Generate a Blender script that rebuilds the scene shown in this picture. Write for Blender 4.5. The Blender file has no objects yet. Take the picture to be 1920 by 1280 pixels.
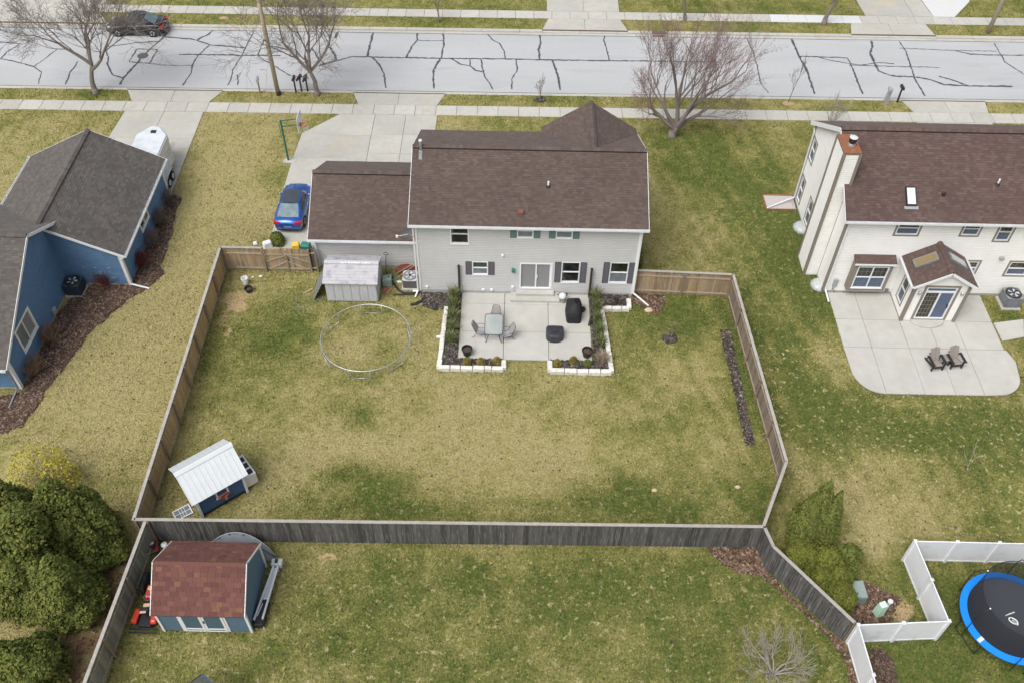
import bpy, math, random
import numpy as np
from mathutils import Vector, Matrix
random.seed(7)
rng = np.random.default_rng(7)
R = math.radians
S = bpy.context.scene
COL = S.collection

# ---------------- camera ----------------
F0, TH, RO, HC = 1750.0, R(48.1), R(1.15), 39.0
_f = Vector((0, math.cos(TH), -math.sin(TH)))
_r0 = Vector((1, 0, 0))
_u0 = _r0.cross(_f)
_r = _r0 * math.cos(RO) + _u0 * math.sin(RO)
_u = -_r0 * math.sin(RO) + _u0 * math.cos(RO)
cam_d = bpy.data.cameras.new('camera')
cam = bpy.data.objects.new('camera', cam_d)
COL.objects.link(cam)
m = Matrix((_r, _u, -_f)).transposed().to_4x4()
m.translation = (0, 0, HC)
cam.matrix_world = m
cam_d.sensor_width = 36.0
cam_d.lens = F0 / 1920 * 36.0
cam_d.clip_end = 600
S.camera = cam

# ---------------- world, sun, exposure (overcast day) ----------------
SUN_EL, SUN_AZ = R(58), R(222)
W = bpy.data.worlds.new('World')
S.world = W
W.use_nodes = True
nt = W.node_tree
bg = nt.nodes['Background']
sky = nt.nodes.new('ShaderNodeTexSky')
sky.sky_type = 'NISHITA'
sky.sun_disc = False
sky.sun_elevation = SUN_EL
sky.sun_rotation = SUN_AZ
sky.air_density = 1.0
sky.dust_density = 4.0
hs = nt.nodes.new('ShaderNodeHueSaturation')
hs.inputs['Saturation'].default_value = 0.40
nt.links.new(sky.outputs[0], hs.inputs['Color'])
nt.links.new(hs.outputs[0], bg.inputs[0])
bg.inputs[1].default_value = 0.13
sd = bpy.data.lights.new('sun', 'SUN')
sd.energy = 1.5
sd.angle = R(40)
sd.color = (1.0, 0.985, 0.96)
sun = bpy.data.objects.new('sun', sd)
COL.objects.link(sun)
sv = Vector((math.cos(SUN_EL) * math.sin(SUN_AZ), math.cos(SUN_EL) * math.cos(SUN_AZ), math.sin(SUN_EL)))
sun.rotation_euler = sv.to_track_quat('Z', 'Y').to_euler()
S.view_settings.view_transform = 'Standard'
S.view_settings.look = 'None'
S.view_settings.exposure = 0.42
S.view_settings.gamma = 1.0
S.view_settings.use_curve_mapping = False


# ---------------- helpers ----------------
def G(px, py, z=0.0):
    """photo pixel -> point on the horizontal plane at height z"""
    d = _f * F0 + _r * (px - 960) - _u * (py - 640)
    t = (z - HC) / d.z
    return (d.x * t, d.y * t)


def zoomer(x0, y0, s):
    return lambda p: (x0 + p[0] / s, y0 + p[1] / s)


ORG = {}


def _org(o):
    return ORG.get(o.name, (0, 0, 0)) if o is not None else (0, 0, 0)


def link(name, data, parent=None):
    o = bpy.data.objects.new(name, data)
    COL.objects.link(o)
    if parent is not None:
        o.parent = parent
        ORG[o.name] = _org(parent)
    return o


def tag(o, label=None, cat=None, group=None, kind=None):
    if label: o['label'] = label
    if cat: o['category'] = cat
    if group: o['group'] = group
    if kind: o['kind'] = kind
    return o


def thing(name, label, cat, loc=(0, 0, 0), group=None, rz=0.0):
    o = bpy.data.objects.new(name, None)
    COL.objects.link(o)
    o.empty_display_size = 0.2
    o.location = loc
    o.rotation_euler.z = rz
    ORG[o.name] = tuple(loc) if rz == 0 else (0, 0, 0)
    return tag(o, label, cat, group)


def copy_tree(o, parent=None):
    c = o.copy()
    COL.objects.link(c)
    if parent is not None: c.parent = parent
    for ch in list(o.children): copy_tree(ch, c)
    return c


class MB:
    def __init__(s):
        s.v = []; s.f = []; s.t = []

    def add(s, vs, fs, t=0.0):
        n = len(s.v)
        s.v += [tuple(p) for p in vs]
        for f in fs:
            s.f.append(tuple(i + n for i in f)); s.t.append(t)
        return s

    def quad(s, a, b, c, d, t=0.0):
        return s.add([a, b, c, d], [(0, 1, 2, 3)], t)

    HEX = [(0, 3, 2, 1), (4, 5, 6, 7), (0, 1, 5, 4), (1, 2, 6, 5), (2, 3, 7, 6), (3, 0, 4, 7)]

    def hexa(s, p, t=0.0):
        return s.add(p, MB.HEX, t)

    def box(s, x0, y0, z0, x1, y1, z1, t=0.0):
        return s.hexa([(x0, y0, z0), (x1, y0, z0), (x1, y1, z0), (x0, y1, z0), (x0, y0, z1), (x1, y0, z1), (x1, y1, z1), (x0, y1, z1)], t)

    def obox(s, cx, cy, z0, sx, sy, sz, a=0.0, t=0.0, taper=1.0):
        c, n = math.cos(a), math.sin(a)
        ps = []
        for z, k in ((z0, 1.0), (z0 + sz, taper)):
            for dx, dy in ((-1, -1), (1, -1), (1, 1), (-1, 1)):
                x, y = dx * sx / 2 * k, dy * sy / 2 * k
                ps.append((cx + x * c - y * n, cy + x * n + y * c, z))
        return s.hexa(ps, t)

    def beam(s, p, q, w, h, up=(0, 0, 1), t=0.0):
        p, q = Vector(p), Vector(q)
        d = (q - p).normalized()
        up = Vector(up)
        if abs(d.dot(up)) > 0.98: up = Vector((0, 1, 0))
        a = d.cross(up).normalized() * (w / 2)
        b = a.cross(d).normalized() * (h / 2)
        ps = [e + x * a + y * b for e in (p, q) for x, y in ((-1, -1), (1, -1), (1, 1), (-1, 1))]
        return s.hexa(ps, t)

    def tube(s, pts, r, n=6, closed=False, cap=True, t=0.0):
        P = [Vector(p) for p in pts]
        k = len(P)
        rs = list(r) if hasattr(r, '__len__') else [r] * k
        base = len(s.v)
        prev = None
        for i in range(k):
            if closed:
                d = P[(i + 1) % k] - P[i - 1]
            else:
                d = P[min(i + 1, k - 1)] - P[max(i - 1, 0)]
            if d.length < 1e-9: d = Vector((0, 0, 1))
            d.normalize()
            if prev is None:
                a = d.cross(Vector((0, 0, 1)) if abs(d.z) < .95 else Vector((1, 0, 0))).normalized()
            else:
                a = (prev - d * prev.dot(d))
                a = a.normalized() if a.length > 1e-6 else d.orthogonal().normalized()
            prev = a
            b = d.cross(a)
            for j in range(n):
                an = 2 * math.pi * j / n
                s.v.append(tuple(P[i] + (a * math.cos(an) + b * math.sin(an)) * rs[i]))
        for i in range(k if closed else k - 1):
            i2 = (i + 1) % k
            for j in range(n):
                j2 = (j + 1) % n
                s.f.append((base + i * n + j, base + i * n + j2, base + i2 * n + j2, base + i2 * n + j)); s.t.append(t)
        if cap and not closed:
            s.f.append(tuple(base + j for j in range(n))[::-1]); s.t.append(t)
            s.f.append(tuple(base + (k - 1) * n + j for j in range(n))); s.t.append(t)
        return s

    def lathe(s, prof, c=(0, 0, 0), n=18, t=0.0, sx=1.0, sy=1.0):
        base = len(s.v)
        for r_, z in prof:
            for j in range(n):
                a = 2 * math.pi * j / n
                s.v.append((c[0] + r_ * sx * math.cos(a), c[1] + r_ * sy * math.sin(a), c[2] + z))
        for i in range(len(prof) - 1):
            for j in range(n):
                j2 = (j + 1) % n
                s.f.append((base + i * n + j, base + i * n + j2, base + (i + 1) * n + j2, base + (i + 1) * n + j)); s.t.append(t)
        s.f.append(tuple(base + j for j in range(n))[::-1]); s.t.append(t)
        s.f.append(tuple(base + (len(prof) - 1) * n + j for j in range(n))); s.t.append(t)
        return s

    def prism(s, poly, z0, z1, t=0.0, inset=0.0):
        n = len(poly)
        cx = sum(p[0] for p in poly) / n; cy = sum(p[1] for p in poly) / n
        top = poly
        if inset:
            top = [(p[0] + (cx - p[0]) * inset, p[1] + (cy - p[1]) * inset) for p in poly]
        vs = [(p[0], p[1], z0) for p in poly] + [(p[0], p[1], z1) for p in top]
        fs = [tuple(range(n))[::-1], tuple(range(n, 2 * n))] + [(i, (i + 1) % n, n + (i + 1) % n, n + i) for i in range(n)]
        return s.add(vs, fs, t)

    def xf(s, fn, start=0):
        s.v[start:] = [tuple(fn(p)) for p in s.v[start:]]
        return s

    def mesh(s, name, mat, off=(0, 0, 0), smooth=False, tint=False):
        me = bpy.data.meshes.new(name)
        if off != (0, 0, 0):
            vs = [(a - off[0], b - off[1], c - off[2]) for a, b, c in s.v]
        else:
            vs = s.v
        me.from_pydata(vs, [], s.f)
        if tint:
            at = me.attributes.new('tint', 'FLOAT', 'FACE')
            at.data.foreach_set('value', s.t)
        if mat is not None: me.materials.append(mat)
        if smooth: me.polygons.foreach_set('use_smooth', [True] * len(me.polygons))
        me.update()
        return me

    def build(s, name, mat, parent=None, smooth=False, bevel=0.0, tint=False, seg=1, loc=None):
        off = _org(parent)
        if loc is not None: off = loc
        o = link(name, s.mesh(name, mat, off, smooth, tint), parent)
        if loc is not None: o.location = loc
        if bevel:
            b = o.modifiers.new('bevel', 'BEVEL'); b.width = bevel; b.segments = seg; b.limit_method = 'ANGLE'
        return o


def np_mesh(name, mat, V, n_per, tint=None, parent=None, kind='stuff', col=None):
    """V: (N*n_per,3) unshared polygons; tint: per-face values"""
    N = len(V) // n_per
    me = bpy.data.meshes.new(name)
    me.vertices.add(len(V))
    off = np.array(_org(parent))
    me.vertices.foreach_set('co', (V - off).astype(np.float32).ravel())
    me.loops.add(len(V))
    me.loops.foreach_set('vertex_index', np.arange(len(V), dtype=np.int32))
    me.polygons.add(N)
    me.polygons.foreach_set('loop_start', np.arange(0, len(V), n_per, dtype=np.int32))
    if tint is not None:
        at = me.attributes.new('tint', 'FLOAT', 'FACE')
        at.data.foreach_set('value', np.asarray(tint, dtype=np.float32))
    me.materials.append(mat)
    me.update(calc_edges=True)
    o = link(name, me, parent)
    if kind: o['kind'] = kind
    return o


# ---------------- materials ----------------
def M(name, col, rough=.7, var=.12, scale=6.0, bump=0.0, bscale=None, metal=0.0, orand=0.0, ramp=None, spec=.4, stretch=None, detail=4, coat=0.0, dirt=None, alpha=None, big=0.0):
    mt = bpy.data.materials.new(name)
    mt.use_nodes = True
    n = mt.node_tree.nodes; l = mt.node_tree.links
    b = n['Principled BSDF']
    b.inputs['Roughness'].default_value = rough
    b.inputs['Metallic'].default_value = metal
    b.inputs['Specular IOR Level'].default_value = spec
    if coat:
        b.inputs['Coat Weight'].default_value = coat; b.inputs['Coat Roughness'].default_value = .05
    tc = n.new('ShaderNodeTexCoord')
    src = tc.outputs['Object']
    if stretch:
        mp = n.new('ShaderNodeMapping'); mp.inputs['Scale'].default_value = stretch
        l.new(src, mp.inputs[0]); src = mp.outputs[0]
    if orand:
        oi = n.new('ShaderNodeObjectInfo')
        va = n.new('ShaderNodeVectorMath'); va.operation = 'ADD'
        cb = n.new('ShaderNodeCombineXYZ')
        ml = n.new('ShaderNodeMath'); ml.operation = 'MULTIPLY'; ml.inputs[1].default_value = 50
        l.new(oi.outputs['Random'], ml.inputs[0])
        for i in range(3): l.new(ml.outputs[0], cb.inputs[i])
        l.new(src, va.inputs[0]); l.new(cb.outputs[0], va.inputs[1]); src = va.outputs[0]
    no = n.new('ShaderNodeTexNoise'); no.inputs['Scale'].default_value = scale; no.inputs['Detail'].default_value = detail
    l.new(src, no.inputs['Vector'])
    if ramp:
        at = n.new('ShaderNodeAttribute'); at.attribute_name = 'tint'
        cr = n.new('ShaderNodeValToRGB')
        e = cr.color_ramp.elements
        while len(e) < len(ramp): e.new(.5)
        for i, (p, c) in enumerate(ramp):
            e[i].position = p; e[i].color = (*c, 1)
        l.new(at.outputs['Fac'], cr.inputs[0]); base = cr.outputs[0]
    else:
        rgb = n.new('ShaderNodeRGB'); rgb.outputs[0].default_value = (*col, 1); base = rgb.outputs[0]
    mr = n.new('ShaderNodeMapRange'); mr.inputs[1].default_value = .25; mr.inputs[2].default_value = .75
    mr.inputs[3].default_value = 1 - var; mr.inputs[4].default_value = 1 + var
    l.new(no.outputs[0], mr.inputs[0])
    fac = mr.outputs[0]
    if big:
        n3 = n.new('ShaderNodeTexNoise'); n3.inputs['Scale'].default_value = .45; n3.inputs['Detail'].default_value = 3
        l.new(src, n3.inputs['Vector'])
        m3 = n.new('ShaderNodeMapRange'); m3.inputs[1].default_value = .3; m3.inputs[2].default_value = .7
        m3.inputs[3].default_value = 1 - big; m3.inputs[4].default_value = 1 + big
        l.new(n3.outputs[0], m3.inputs[0])
        mm = n.new('ShaderNodeMath'); mm.operation = 'MULTIPLY'
        l.new(fac, mm.inputs[0]); l.new(m3.outputs[0], mm.inputs[1]); fac = mm.outputs[0]
    if orand:
        m2 = n.new('ShaderNodeMapRange'); m2.inputs[3].default_value = 1 - orand; m2.inputs[4].default_value = 1 + orand
        l.new(oi.outputs['Random'], m2.inputs[0])
        mm = n.new('ShaderNodeMath'); mm.operation = 'MULTIPLY'
        l.new(fac, mm.inputs[0]); l.new(m2.outputs[0], mm.inputs[1]); fac = mm.outputs[0]
    vs = n.new('ShaderNodeVectorMath'); vs.operation = 'SCALE'
    l.new(base, vs.inputs[0]); l.new(fac, vs.inputs['Scale'])
    outc = vs.outputs[0]
    if dirt:  # (colour, noise scale, low, high)
        n4 = n.new('ShaderNodeTexNoise'); n4.inputs['Scale'].default_value = dirt[1]; n4.inputs['Detail'].default_value = 6
        l.new(src, n4.inputs['Vector'])
        m4 = n.new('ShaderNodeMapRange'); m4.inputs[1].default_value = dirt[2]; m4.inputs[2].default_value = dirt[3]
        l.new(n4.outputs[0], m4.inputs[0])
        mx = n.new('ShaderNodeMix'); mx.data_type = 'RGBA'
        l.new(m4.outputs[0], mx.inputs[0]); l.new(outc, mx.inputs[6]); mx.inputs[7].default_value = (*dirt[0], 1)
        outc = mx.outputs[2]
    l.new(outc, b.inputs['Base Color'])
    if bump:
        nb = n.new('ShaderNodeTexNoise'); nb.inputs['Scale'].default_value = bscale or scale * 3; nb.inputs['Detail'].default_value = 3
        l.new(src, nb.inputs['Vector'])
        bp = n.new('ShaderNodeBump'); bp.inputs['Strength'].default_value = bump; bp.inputs['Distance'].default_value = .02
        l.new(nb.outputs[0], bp.inputs['Height']); l.new(bp.outputs[0], b.inputs['Normal'])
    if alpha is not None:
        b.inputs['Alpha'].default_value = alpha
    return mt


K = {}


def sheen(mt, w=.25):
    b = mt.node_tree.nodes['Principled BSDF']
    b.inputs['Sheen Weight'].default_value = w; b.inputs['Sheen Roughness'].default_value = .5
    return mt


K['concrete'] = M('concrete', (.45, .435, .39), .85, .07, 3.0, .15, 40, orand=.06, big=.05, dirt=((.38, .36, .31), 1.3, .6, .8))
K['new_concrete'] = M('new_concrete', (.58, .585, .575), .8, .04, 4, .1, 40)
K['drive'] = M('driveway_concrete', (.43, .42, .375), .85, .06, 2.5, .15, 40, orand=.05, big=.07, dirt=((.50, .43, .30), .5, .6, .78))
K['patio'] = M('patio_concrete', (.46, .45, .41), .85, .06, 2.0, .15, 40, orand=.02, big=.06, dirt=((.42, .40, .35), .8, .58, .78))
K['road'] = M('bleached_road', (.425, .43, .433), .9, .08, 24, .2, 60, big=.06, stretch=(.22, 1, 1), dirt=((.335, .34, .345), .9, .54, .85))
K['tar'] = M('tar_seal', (.075, .08, .09), .6, .2, 8)
K['iron'] = M('cast_iron', (.10, .10, .10), .6, .3, 20)
K['rust'] = M('rust', (.25, .10, .05), .8, .3, 9, dirt=((.45, .4, .35), 3, .62, .7))
K['soil'] = M('soil', (.075, .052, .036), .95, .3, 12, .6, 30)
K['mulch'] = M('dark_mulch', (.05, .042, .038), .95, .4, 20, .8, 40)
K['red_mulch'] = M('red_mulch', (.085, .056, .042), .95, .4, 16, .8, 40)
K['sand'] = M('bare_dirt', (.36, .27, .15), .95, .2, 5, .4, 30)
K['chips'] = M('mulch_chips', (1, 1, 1), .95, .2, 20, ramp=[(0, (.02, .017, .016)), (.5, (.06, .05, .045)), (.85, (.13, .11, .095)), (1, (.28, .25, .21))])
K['leaves'] = M('leaf_litter', (1, 1, 1), .9, .2, 20, ramp=[(0, (.045, .029, .02)), (.45, (.11, .062, .04)), (.8, (.19, .12, .08)), (1, (.33, .25, .18))])
K['twigs'] = M('twig_litter', (1, 1, 1), .9, .2, 20, ramp=[(0, (.045, .028, .024)), (.6, (.10, .06, .045)), (1, (.26, .19, .13))])
K['siding_grey'] = M('grey_vinyl_siding', (.53, .528, .515), .6, .03, 2, big=.04)
K['siding_cream'] = M('cream_vinyl_siding', (.82, .81, .775), .6, .03, 2, big=.03, dirt=((.72, .705, .66), .9, .6, .85))
K['siding_blue'] = M('blue_painted_siding', (.098, .192, .325), .6, .10, 4, big=.08, dirt=((.14, .24, .36), 2.2, .58, .8))
K['white'] = M('white_paint', (.76, .77, .77), .5, .03, 5)
K['white_trim_worn'] = M('worn_white_trim', (.70, .67, .63), .6, .1, 10, dirt=((.34, .25, .19), 5, .6, .75))
K['white_vinyl'] = M('white_vinyl', (.77, .78, .81), .35, .03, 3, dirt=((.60, .61, .60), 1.4, .56, .82))
K['taupe'] = M('taupe_trim', (.235, .205, .165), .6, .06, 5)
K['stain'] = M('stained_flashing', (.22, .22, .22), .6, .3, 8)
K['glass'] = M('dark_glass', (.020, .023, .022), .04, .95, 2.2, spec=.8)  # mottled base colour stands in for varied reflections in the opaque panes
K['screen'] = M('insect_screen_glass', (.17, .195, .205), .35, .3, 1.8, spec=.5)
K['screen_blue'] = M('blue_grey_screen', (.085, .12, .19), .3, .15, 2, spec=.5)
K['speckle_reflect_glass'] = M('speckled_reflection_glass', (.235, .24, .24), .2, .3, 22, spec=.5, detail=2)  # grey speckle puts the interior reflection of the sliding door into the colour
K['shutter_grey'] = M('plum_grey_shutter', (.105, .098, .115), .6, .06, 6)
K['shutter_green'] = M('sage_shutter', (.115, .19, .17), .6, .06, 6)
K['foundation'] = M('foundation', (.42, .41, .39), .9, .1, 4)
K['gutter'] = M('gutter_white', (.70, .71, .72), .4, .05, 3)
K['galv'] = M('galvanised', (.52, .54, .55), .35, .1, 8, metal=.7)
K['alu'] = M('aluminium', (.64, .67, .70), .35, .1, 12, metal=.15)
K['black_metal'] = M('black_metal', (.025, .025, .027), .45, .2, 10)
K['bronze'] = M('dark_bronze', (.045, .036, .03), .5, .2, 10)
K['black_plastic'] = M('black_plastic', (.022, .022, .024), .5, .2, 10)
K['rubber'] = M('rubber', (.02, .02, .02), .8, .2, 20)
K['grey_plastic'] = M('grey_plastic', (.33, .34, .35), .5, .1, 5)
K['slate'] = M('slate', (.19, .215, .235), .6, .15, 4)
K['red_paint'] = M('red_paint', (.52, .045, .025), .35, .15, 6, coat=.4)
K['orange'] = M('orange_plastic', (.68, .11, .035), .4, .1, 6)
K['yellow'] = M('yellow_plastic', (.75, .52, .06), .45, .05, 6)
K['teal'] = M('teal_plastic', (.03, .19, .17), .5, .1, 6)
K['muntin'] = M('brown_grille', (.22, .19, .14), .6)
K['beige'] = M('beige', (.55, .42, .27), .7, .1, 6)
K['brick'] = M('brick_red', (.33, .14, .09), .9, .2, 12, orand=.15)
def roofmat(name, cols): return sheen(M(name, (1, 1, 1), .85, .16, 60, .3, 120, ramp=cols, spec=.3, big=.09), .07)
K['roof_main'] = roofmat('brown_shingles', [(0, (.086, .060, .050)), (.35, (.097, .069, .058)), (.6, (.105, .076, .064)), (.85, (.113, .082, .069)), (1, (.121, .092, .078))])
K['roof_right'] = roofmat('redbrown_shingles', [(0, (.090, .056, .049)), (.35, (.099, .062, .054)), (.6, (.107, .070, .060)), (.85, (.116, .079, .067)), (1, (.125, .088, .075))])
K['roof_blue'] = roofmat('grey_shingles', [(0, (.084, .075, .067)), (.4, (.098, .088, .079)), (.7, (.110, .099, .089)), (1, (.128, .115, .103))])
K['wood'] = M('weathered_boards', (.345, .235, .13), .9, .22, 5, .3, 30, orand=.28, stretch=(6, 6, .7), dirt=((.33, .31, .27), 1.4, .5, .7))
K['wood_warm'] = M('tan_boards', (.45, .305, .145), .9, .18, 5, .3, 30, orand=.14, stretch=(6, 6, .7), dirt=((.36, .28, .17), 1.2, .6, .85))
K['wood_dark'] = M('dark_boards', (.115, .10, .092), .9, .28, 5, .3, 30, orand=.4, stretch=(6, 6, .6), dirt=((.27, .255, .235), 2.6, .55, .78))
K['wood_black'] = M('blackened_boards', (.088, .084, .080), .9, .35, 5, .3, 30, orand=.4, stretch=(9, 9, .5), dirt=((.24, .235, .22), 2.4, .52, .78))
K['wood_grey'] = M('grey_brown_boards', (.21, .16, .12), .9, .25, 5, .3, 30, orand=.3, stretch=(6, 6, .6), dirt=((.27, .25, .22), 2.0, .5, .75))
K['wood_green'] = M('greyed_boards', (.26, .25, .20), .9, .2, 5, .3, 30, orand=.25, stretch=(6, 6, .7), dirt=((.20, .20, .12), 1.2, .5, .75))
K['wood_rail'] = M('fence_rail', (.36, .30, .215), .9, .15, 5, .3, 30, orand=.12, dirt=((.30, .27, .2), 2, .5, .7))
K['wood_cap'] = M('grey_cap_board', (.37, .345, .31), .9, .15, 6, .3, 30, orand=.1, dirt=((.31, .29, .25), 2, .5, .7))
K['post'] = M('fence_post', (.27, .20, .135), .9, .2, 6, .3, 30, orand=.15, stretch=(4, 4, 1))
K['bark'] = M('bark', (.20, .17, .145), .95, .3, 14, .6, 30, stretch=(3, 3, 1))
K['bark_pale'] = M('pale_bark', (.34, .31, .27), .95, .2, 14)
K['bark_red'] = M('grey_red_bark', (.215, .175, .16), .95, .25, 12, .6, 30, stretch=(3, 3, 1))
K['buds'] = M('red_buds', (.24, .095, .08), .8, .3, 6)
K['pole'] = M('pole_wood', (.42, .345, .26), .9, .2, 5, .3, 20, stretch=(5, 5, .5), dirt=((.20, .10, .05), .5, .6, .75))
K['stone'] = M('cream_stone_blocks', (.68, .66, .60), .9, .1, 5, .5, 14, orand=.07, dirt=((.50, .47, .41), 3, .6, .75))
# ---------------- the setting ----------------
EXCL = []      # paved / built polygons: no lawn blades here


def excl_rect(x0, y0, x1, y1): EXCL.append([(x0, y0), (x1, y0), (x1, y1), (x0, y1)])


def pip(X, Y, poly):
    ins = np.zeros(X.shape, bool)
    n = len(poly)
    for i in range(n):
        x0, y0 = poly[i]; x1, y1 = poly[i - 1]
        if y0 == y1: continue
        c = ((y0 > Y) != (y1 > Y)) & (X < (x1 - x0) * (Y - y0) / (y1 - y0) + x0)
        ins ^= c
    return ins


ROAD0, ROAD1 = 59.75, 67.95
SW0, SW1 = 56.6, 57.8       # near sidewalk
FS0, FS1 = 70.3, 71.5       # far sidewalk


def SHR(p):
    # the street runs about half a degree off the houses' line
    w = min(1.0, max(0.0, (p[1] - 47.0) / 9.0)); w = w * w * (3 - 2 * w)
    return (p[0], p[1] + .010 * p[0] * w, *p[2:])



def structure(name, mb, mat, **k):
    o = mb.build(name, mat, **k); o['kind'] = 'structure'
    return o


road = structure('road', MB().quad(*[SHR(p) for p in ((-150, ROAD0 - .3, -.12), (150, ROAD0 - .3, -.12), (150, ROAD1 + .3, -.12), (-150, ROAD1 + .3, -.12))]), K['road'])
EXCL.append([SHR(p) for p in ((-150, ROAD0 - .46), (150, ROAD0 - .46), (150, ROAD1 + .68), (-150, ROAD1 + .68))])

# tar seams traced on the road surface
SE = []
z1 = zoomer(0, 0, 2.977); z7 = zoomer(600, 0, 3.0); z8 = zoomer(1120, 0, 2.4)
for zz, lst in ((z1, [[(0, 235), (60, 240), (120, 246)], [(5, 330), (40, 290), (110, 250)], [(0, 330), (60, 340), (190, 372), (230, 405), (215, 470)],
    [(195, 370), (250, 330), (320, 275)], [(365, 475), (390, 410), (435, 345)], [(585, 275), (605, 320), (600, 365), (630, 420), (685, 438)],
    [(668, 475), (690, 435), (760, 360), (800, 310), (885, 235), (915, 205), (955, 160)], [(890, 232), (760, 240), (600, 262)],
    [(915, 205), (1000, 215), (1060, 218), (1100, 228), (1170, 252), (1365, 268)], [(1100, 228), (1125, 210), (1165, 195), (1195, 163)],
    [(1170, 255), (1105, 310), (1075, 365), (1065, 410), (1020, 478)], [(1000, 305), (1565, 313)], [(830, 355), (900, 365), (1080, 367)],
    [(765, 275), (880, 278), (835, 355), (720, 347), (765, 275)], [(1425, 163), (1390, 230), (1350, 310), (1300, 390), (1290, 440), (1270, 478)],
    [(1325, 420), (1330, 450), (1325, 476)], [(1480, 215), (1440, 300), (1445, 320), (1540, 375), (1620, 425), (1690, 432), (1725, 405)],
    [(1740, 270), (1780, 330), (1815, 360)], [(1780, 370), (1905, 335)], [(1840, 265), (1865, 300), (1880, 340)], [(1890, 165), (1870, 215)]]),
  (z7, [[(0, 368), (80, 345), (185, 320), (270, 322), (480, 326), (690, 330), (1040, 333), (1240, 338), (1625, 343), (1920, 346), (2230, 350)],
    [(300, 178), (280, 260), (265, 322)], [(290, 322), (330, 360), (360, 420), (370, 495)], [(55, 265), (80, 310), (90, 345)],
    [(545, 180), (548, 225), (515, 265), (485, 325)], [(548, 228), (620, 232), (692, 230)], [(688, 180), (698, 235), (690, 290), (685, 330)],
    [(675, 335), (640, 395), (637, 450), (640, 500)], [(740, 332), (790, 362), (845, 372), (875, 398), (915, 405)], [(842, 335), (845, 372)],
    [(905, 335), (915, 390), (930, 440), (960, 475), (972, 505)], [(932, 183), (970, 225), (1010, 245), (1035, 290), (1042, 333)],
    [(1235, 188), (1242, 240), (1230, 280), (1235, 335)], [(1102, 335), (1110, 400), (1080, 440), (1078, 503)],
    [(1600, 200), (1597, 225), (1610, 270), (1627, 343)], [(1308, 340), (1330, 400), (1345, 460), (1350, 508)]]),
  (z8, [[(672, 175), (700, 230), (720, 300), (735, 375), (770, 420)], [(875, 178), (905, 250), (940, 310), (960, 370), (978, 424)],
    [(910, 255), (1000, 257), (1125, 262), (1150, 310), (1170, 365), (1195, 425)], [(990, 258), (1060, 275), (1190, 295), (1260, 283), (1335, 288)],
    [(1130, 295), (1540, 305)], [(1232, 185), (1240, 210), (1228, 238), (1245, 280), (1265, 320), (1320, 342), (1430, 348), (1500, 360), (1560, 382), (1670, 388), (1868, 390)],
    [(1538, 345), (1600, 362), (1670, 388)], [(1358, 187), (1390, 235), (1410, 300), (1430, 360), (1475, 434)], [(1358, 218), (1600, 228), (1795, 232)],
    [(1610, 230), (1680, 245), (1810, 250), (1920, 250)], [(1785, 195), (1815, 245), (1835, 280), (1880, 310), (1960, 360)]])):
    for pl in lst: SE.append([G(*zz(p), -.12) for p in pl])


def wob(pl, step=.22, amp=.035):
    out = []
    for (x0, y0), (x1, y1) in zip(pl[:-1], pl[1:]):
        L = math.hypot(x1 - x0, y1 - y0); n = max(1, int(L / step))
        for i in range(n):
            t = i / n
            out.append((x0 + (x1 - x0) * t + random.uniform(-amp, amp), y0 + (y1 - y0) * t + random.uniform(-amp, amp)))
    out.append(pl[-1])
    return out


def strip(mb, pl, w, z, jit=.4):
    n = len(pl); L = []
    for i in range(n):
        a = pl[max(i - 1, 0)]; b = pl[min(i + 1, n - 1)]
        dx, dy = b[0] - a[0], b[1] - a[1]; d = math.hypot(dx, dy) or 1
        k = w / 2 * random.uniform(1 - jit, 1 + jit)
        L.append(((pl[i][0] - dy / d * k, pl[i][1] + dx / d * k, z), (pl[i][0] + dy / d * k, pl[i][1] - dx / d * k, z)))
    for (a, b), (c, d) in zip(L[:-1], L[1:]): mb.quad(b, d, c, a)


for i, pl in enumerate(SE):
    mb = MB(); strip(mb, wob(pl), random.uniform(.08, .18), -.116 + (i % 4) * .0012)
    mb.build('tar_seam', K['tar'], road)

# manhole and storm inlet
hx, hy = G(*z1((797, 313)), -.12)
mh = thing('manhole_cover', 'round iron manhole cover set in the street', 'manhole', (hx, hy, -.12))
MB().lathe([(.42, .006), (.42, .016), (.34, .016)], (hx, hy, -.12), 24).build('frame', K['iron'], mh)
MB().lathe([(.33, .010), (.33, .020), (.1, .022)], (hx, hy, -.12), 24).build('lid', K['iron'], mh)

# kerbs with gutter pans, lowered at the driveway aprons
NEAR_AP = [(G(238.5, 170)[0], G(418, 171)[0], G(247, 190)[0], G(393, 190)[0]), (G(663, 173)[0], G(835, 176)[0], G(672.5, 193)[0], G(820, 196)[0]),
           (G(1691, 190)[0], G(1847, 192)[0], G(1712, 210)[0], G(1853, 212.5)[0])]
FAR_AP = [(-44.0, -32.9, -43.4, -34.0), (G(1017, 55)[0], G(1177, 57)[0], G(1028, 35)[0], G(1163, 37)[0]), (G(1597, 67)[0], G(1755, 69)[0], G(1597, 48)[0], G(1737, 50)[0])]


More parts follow.
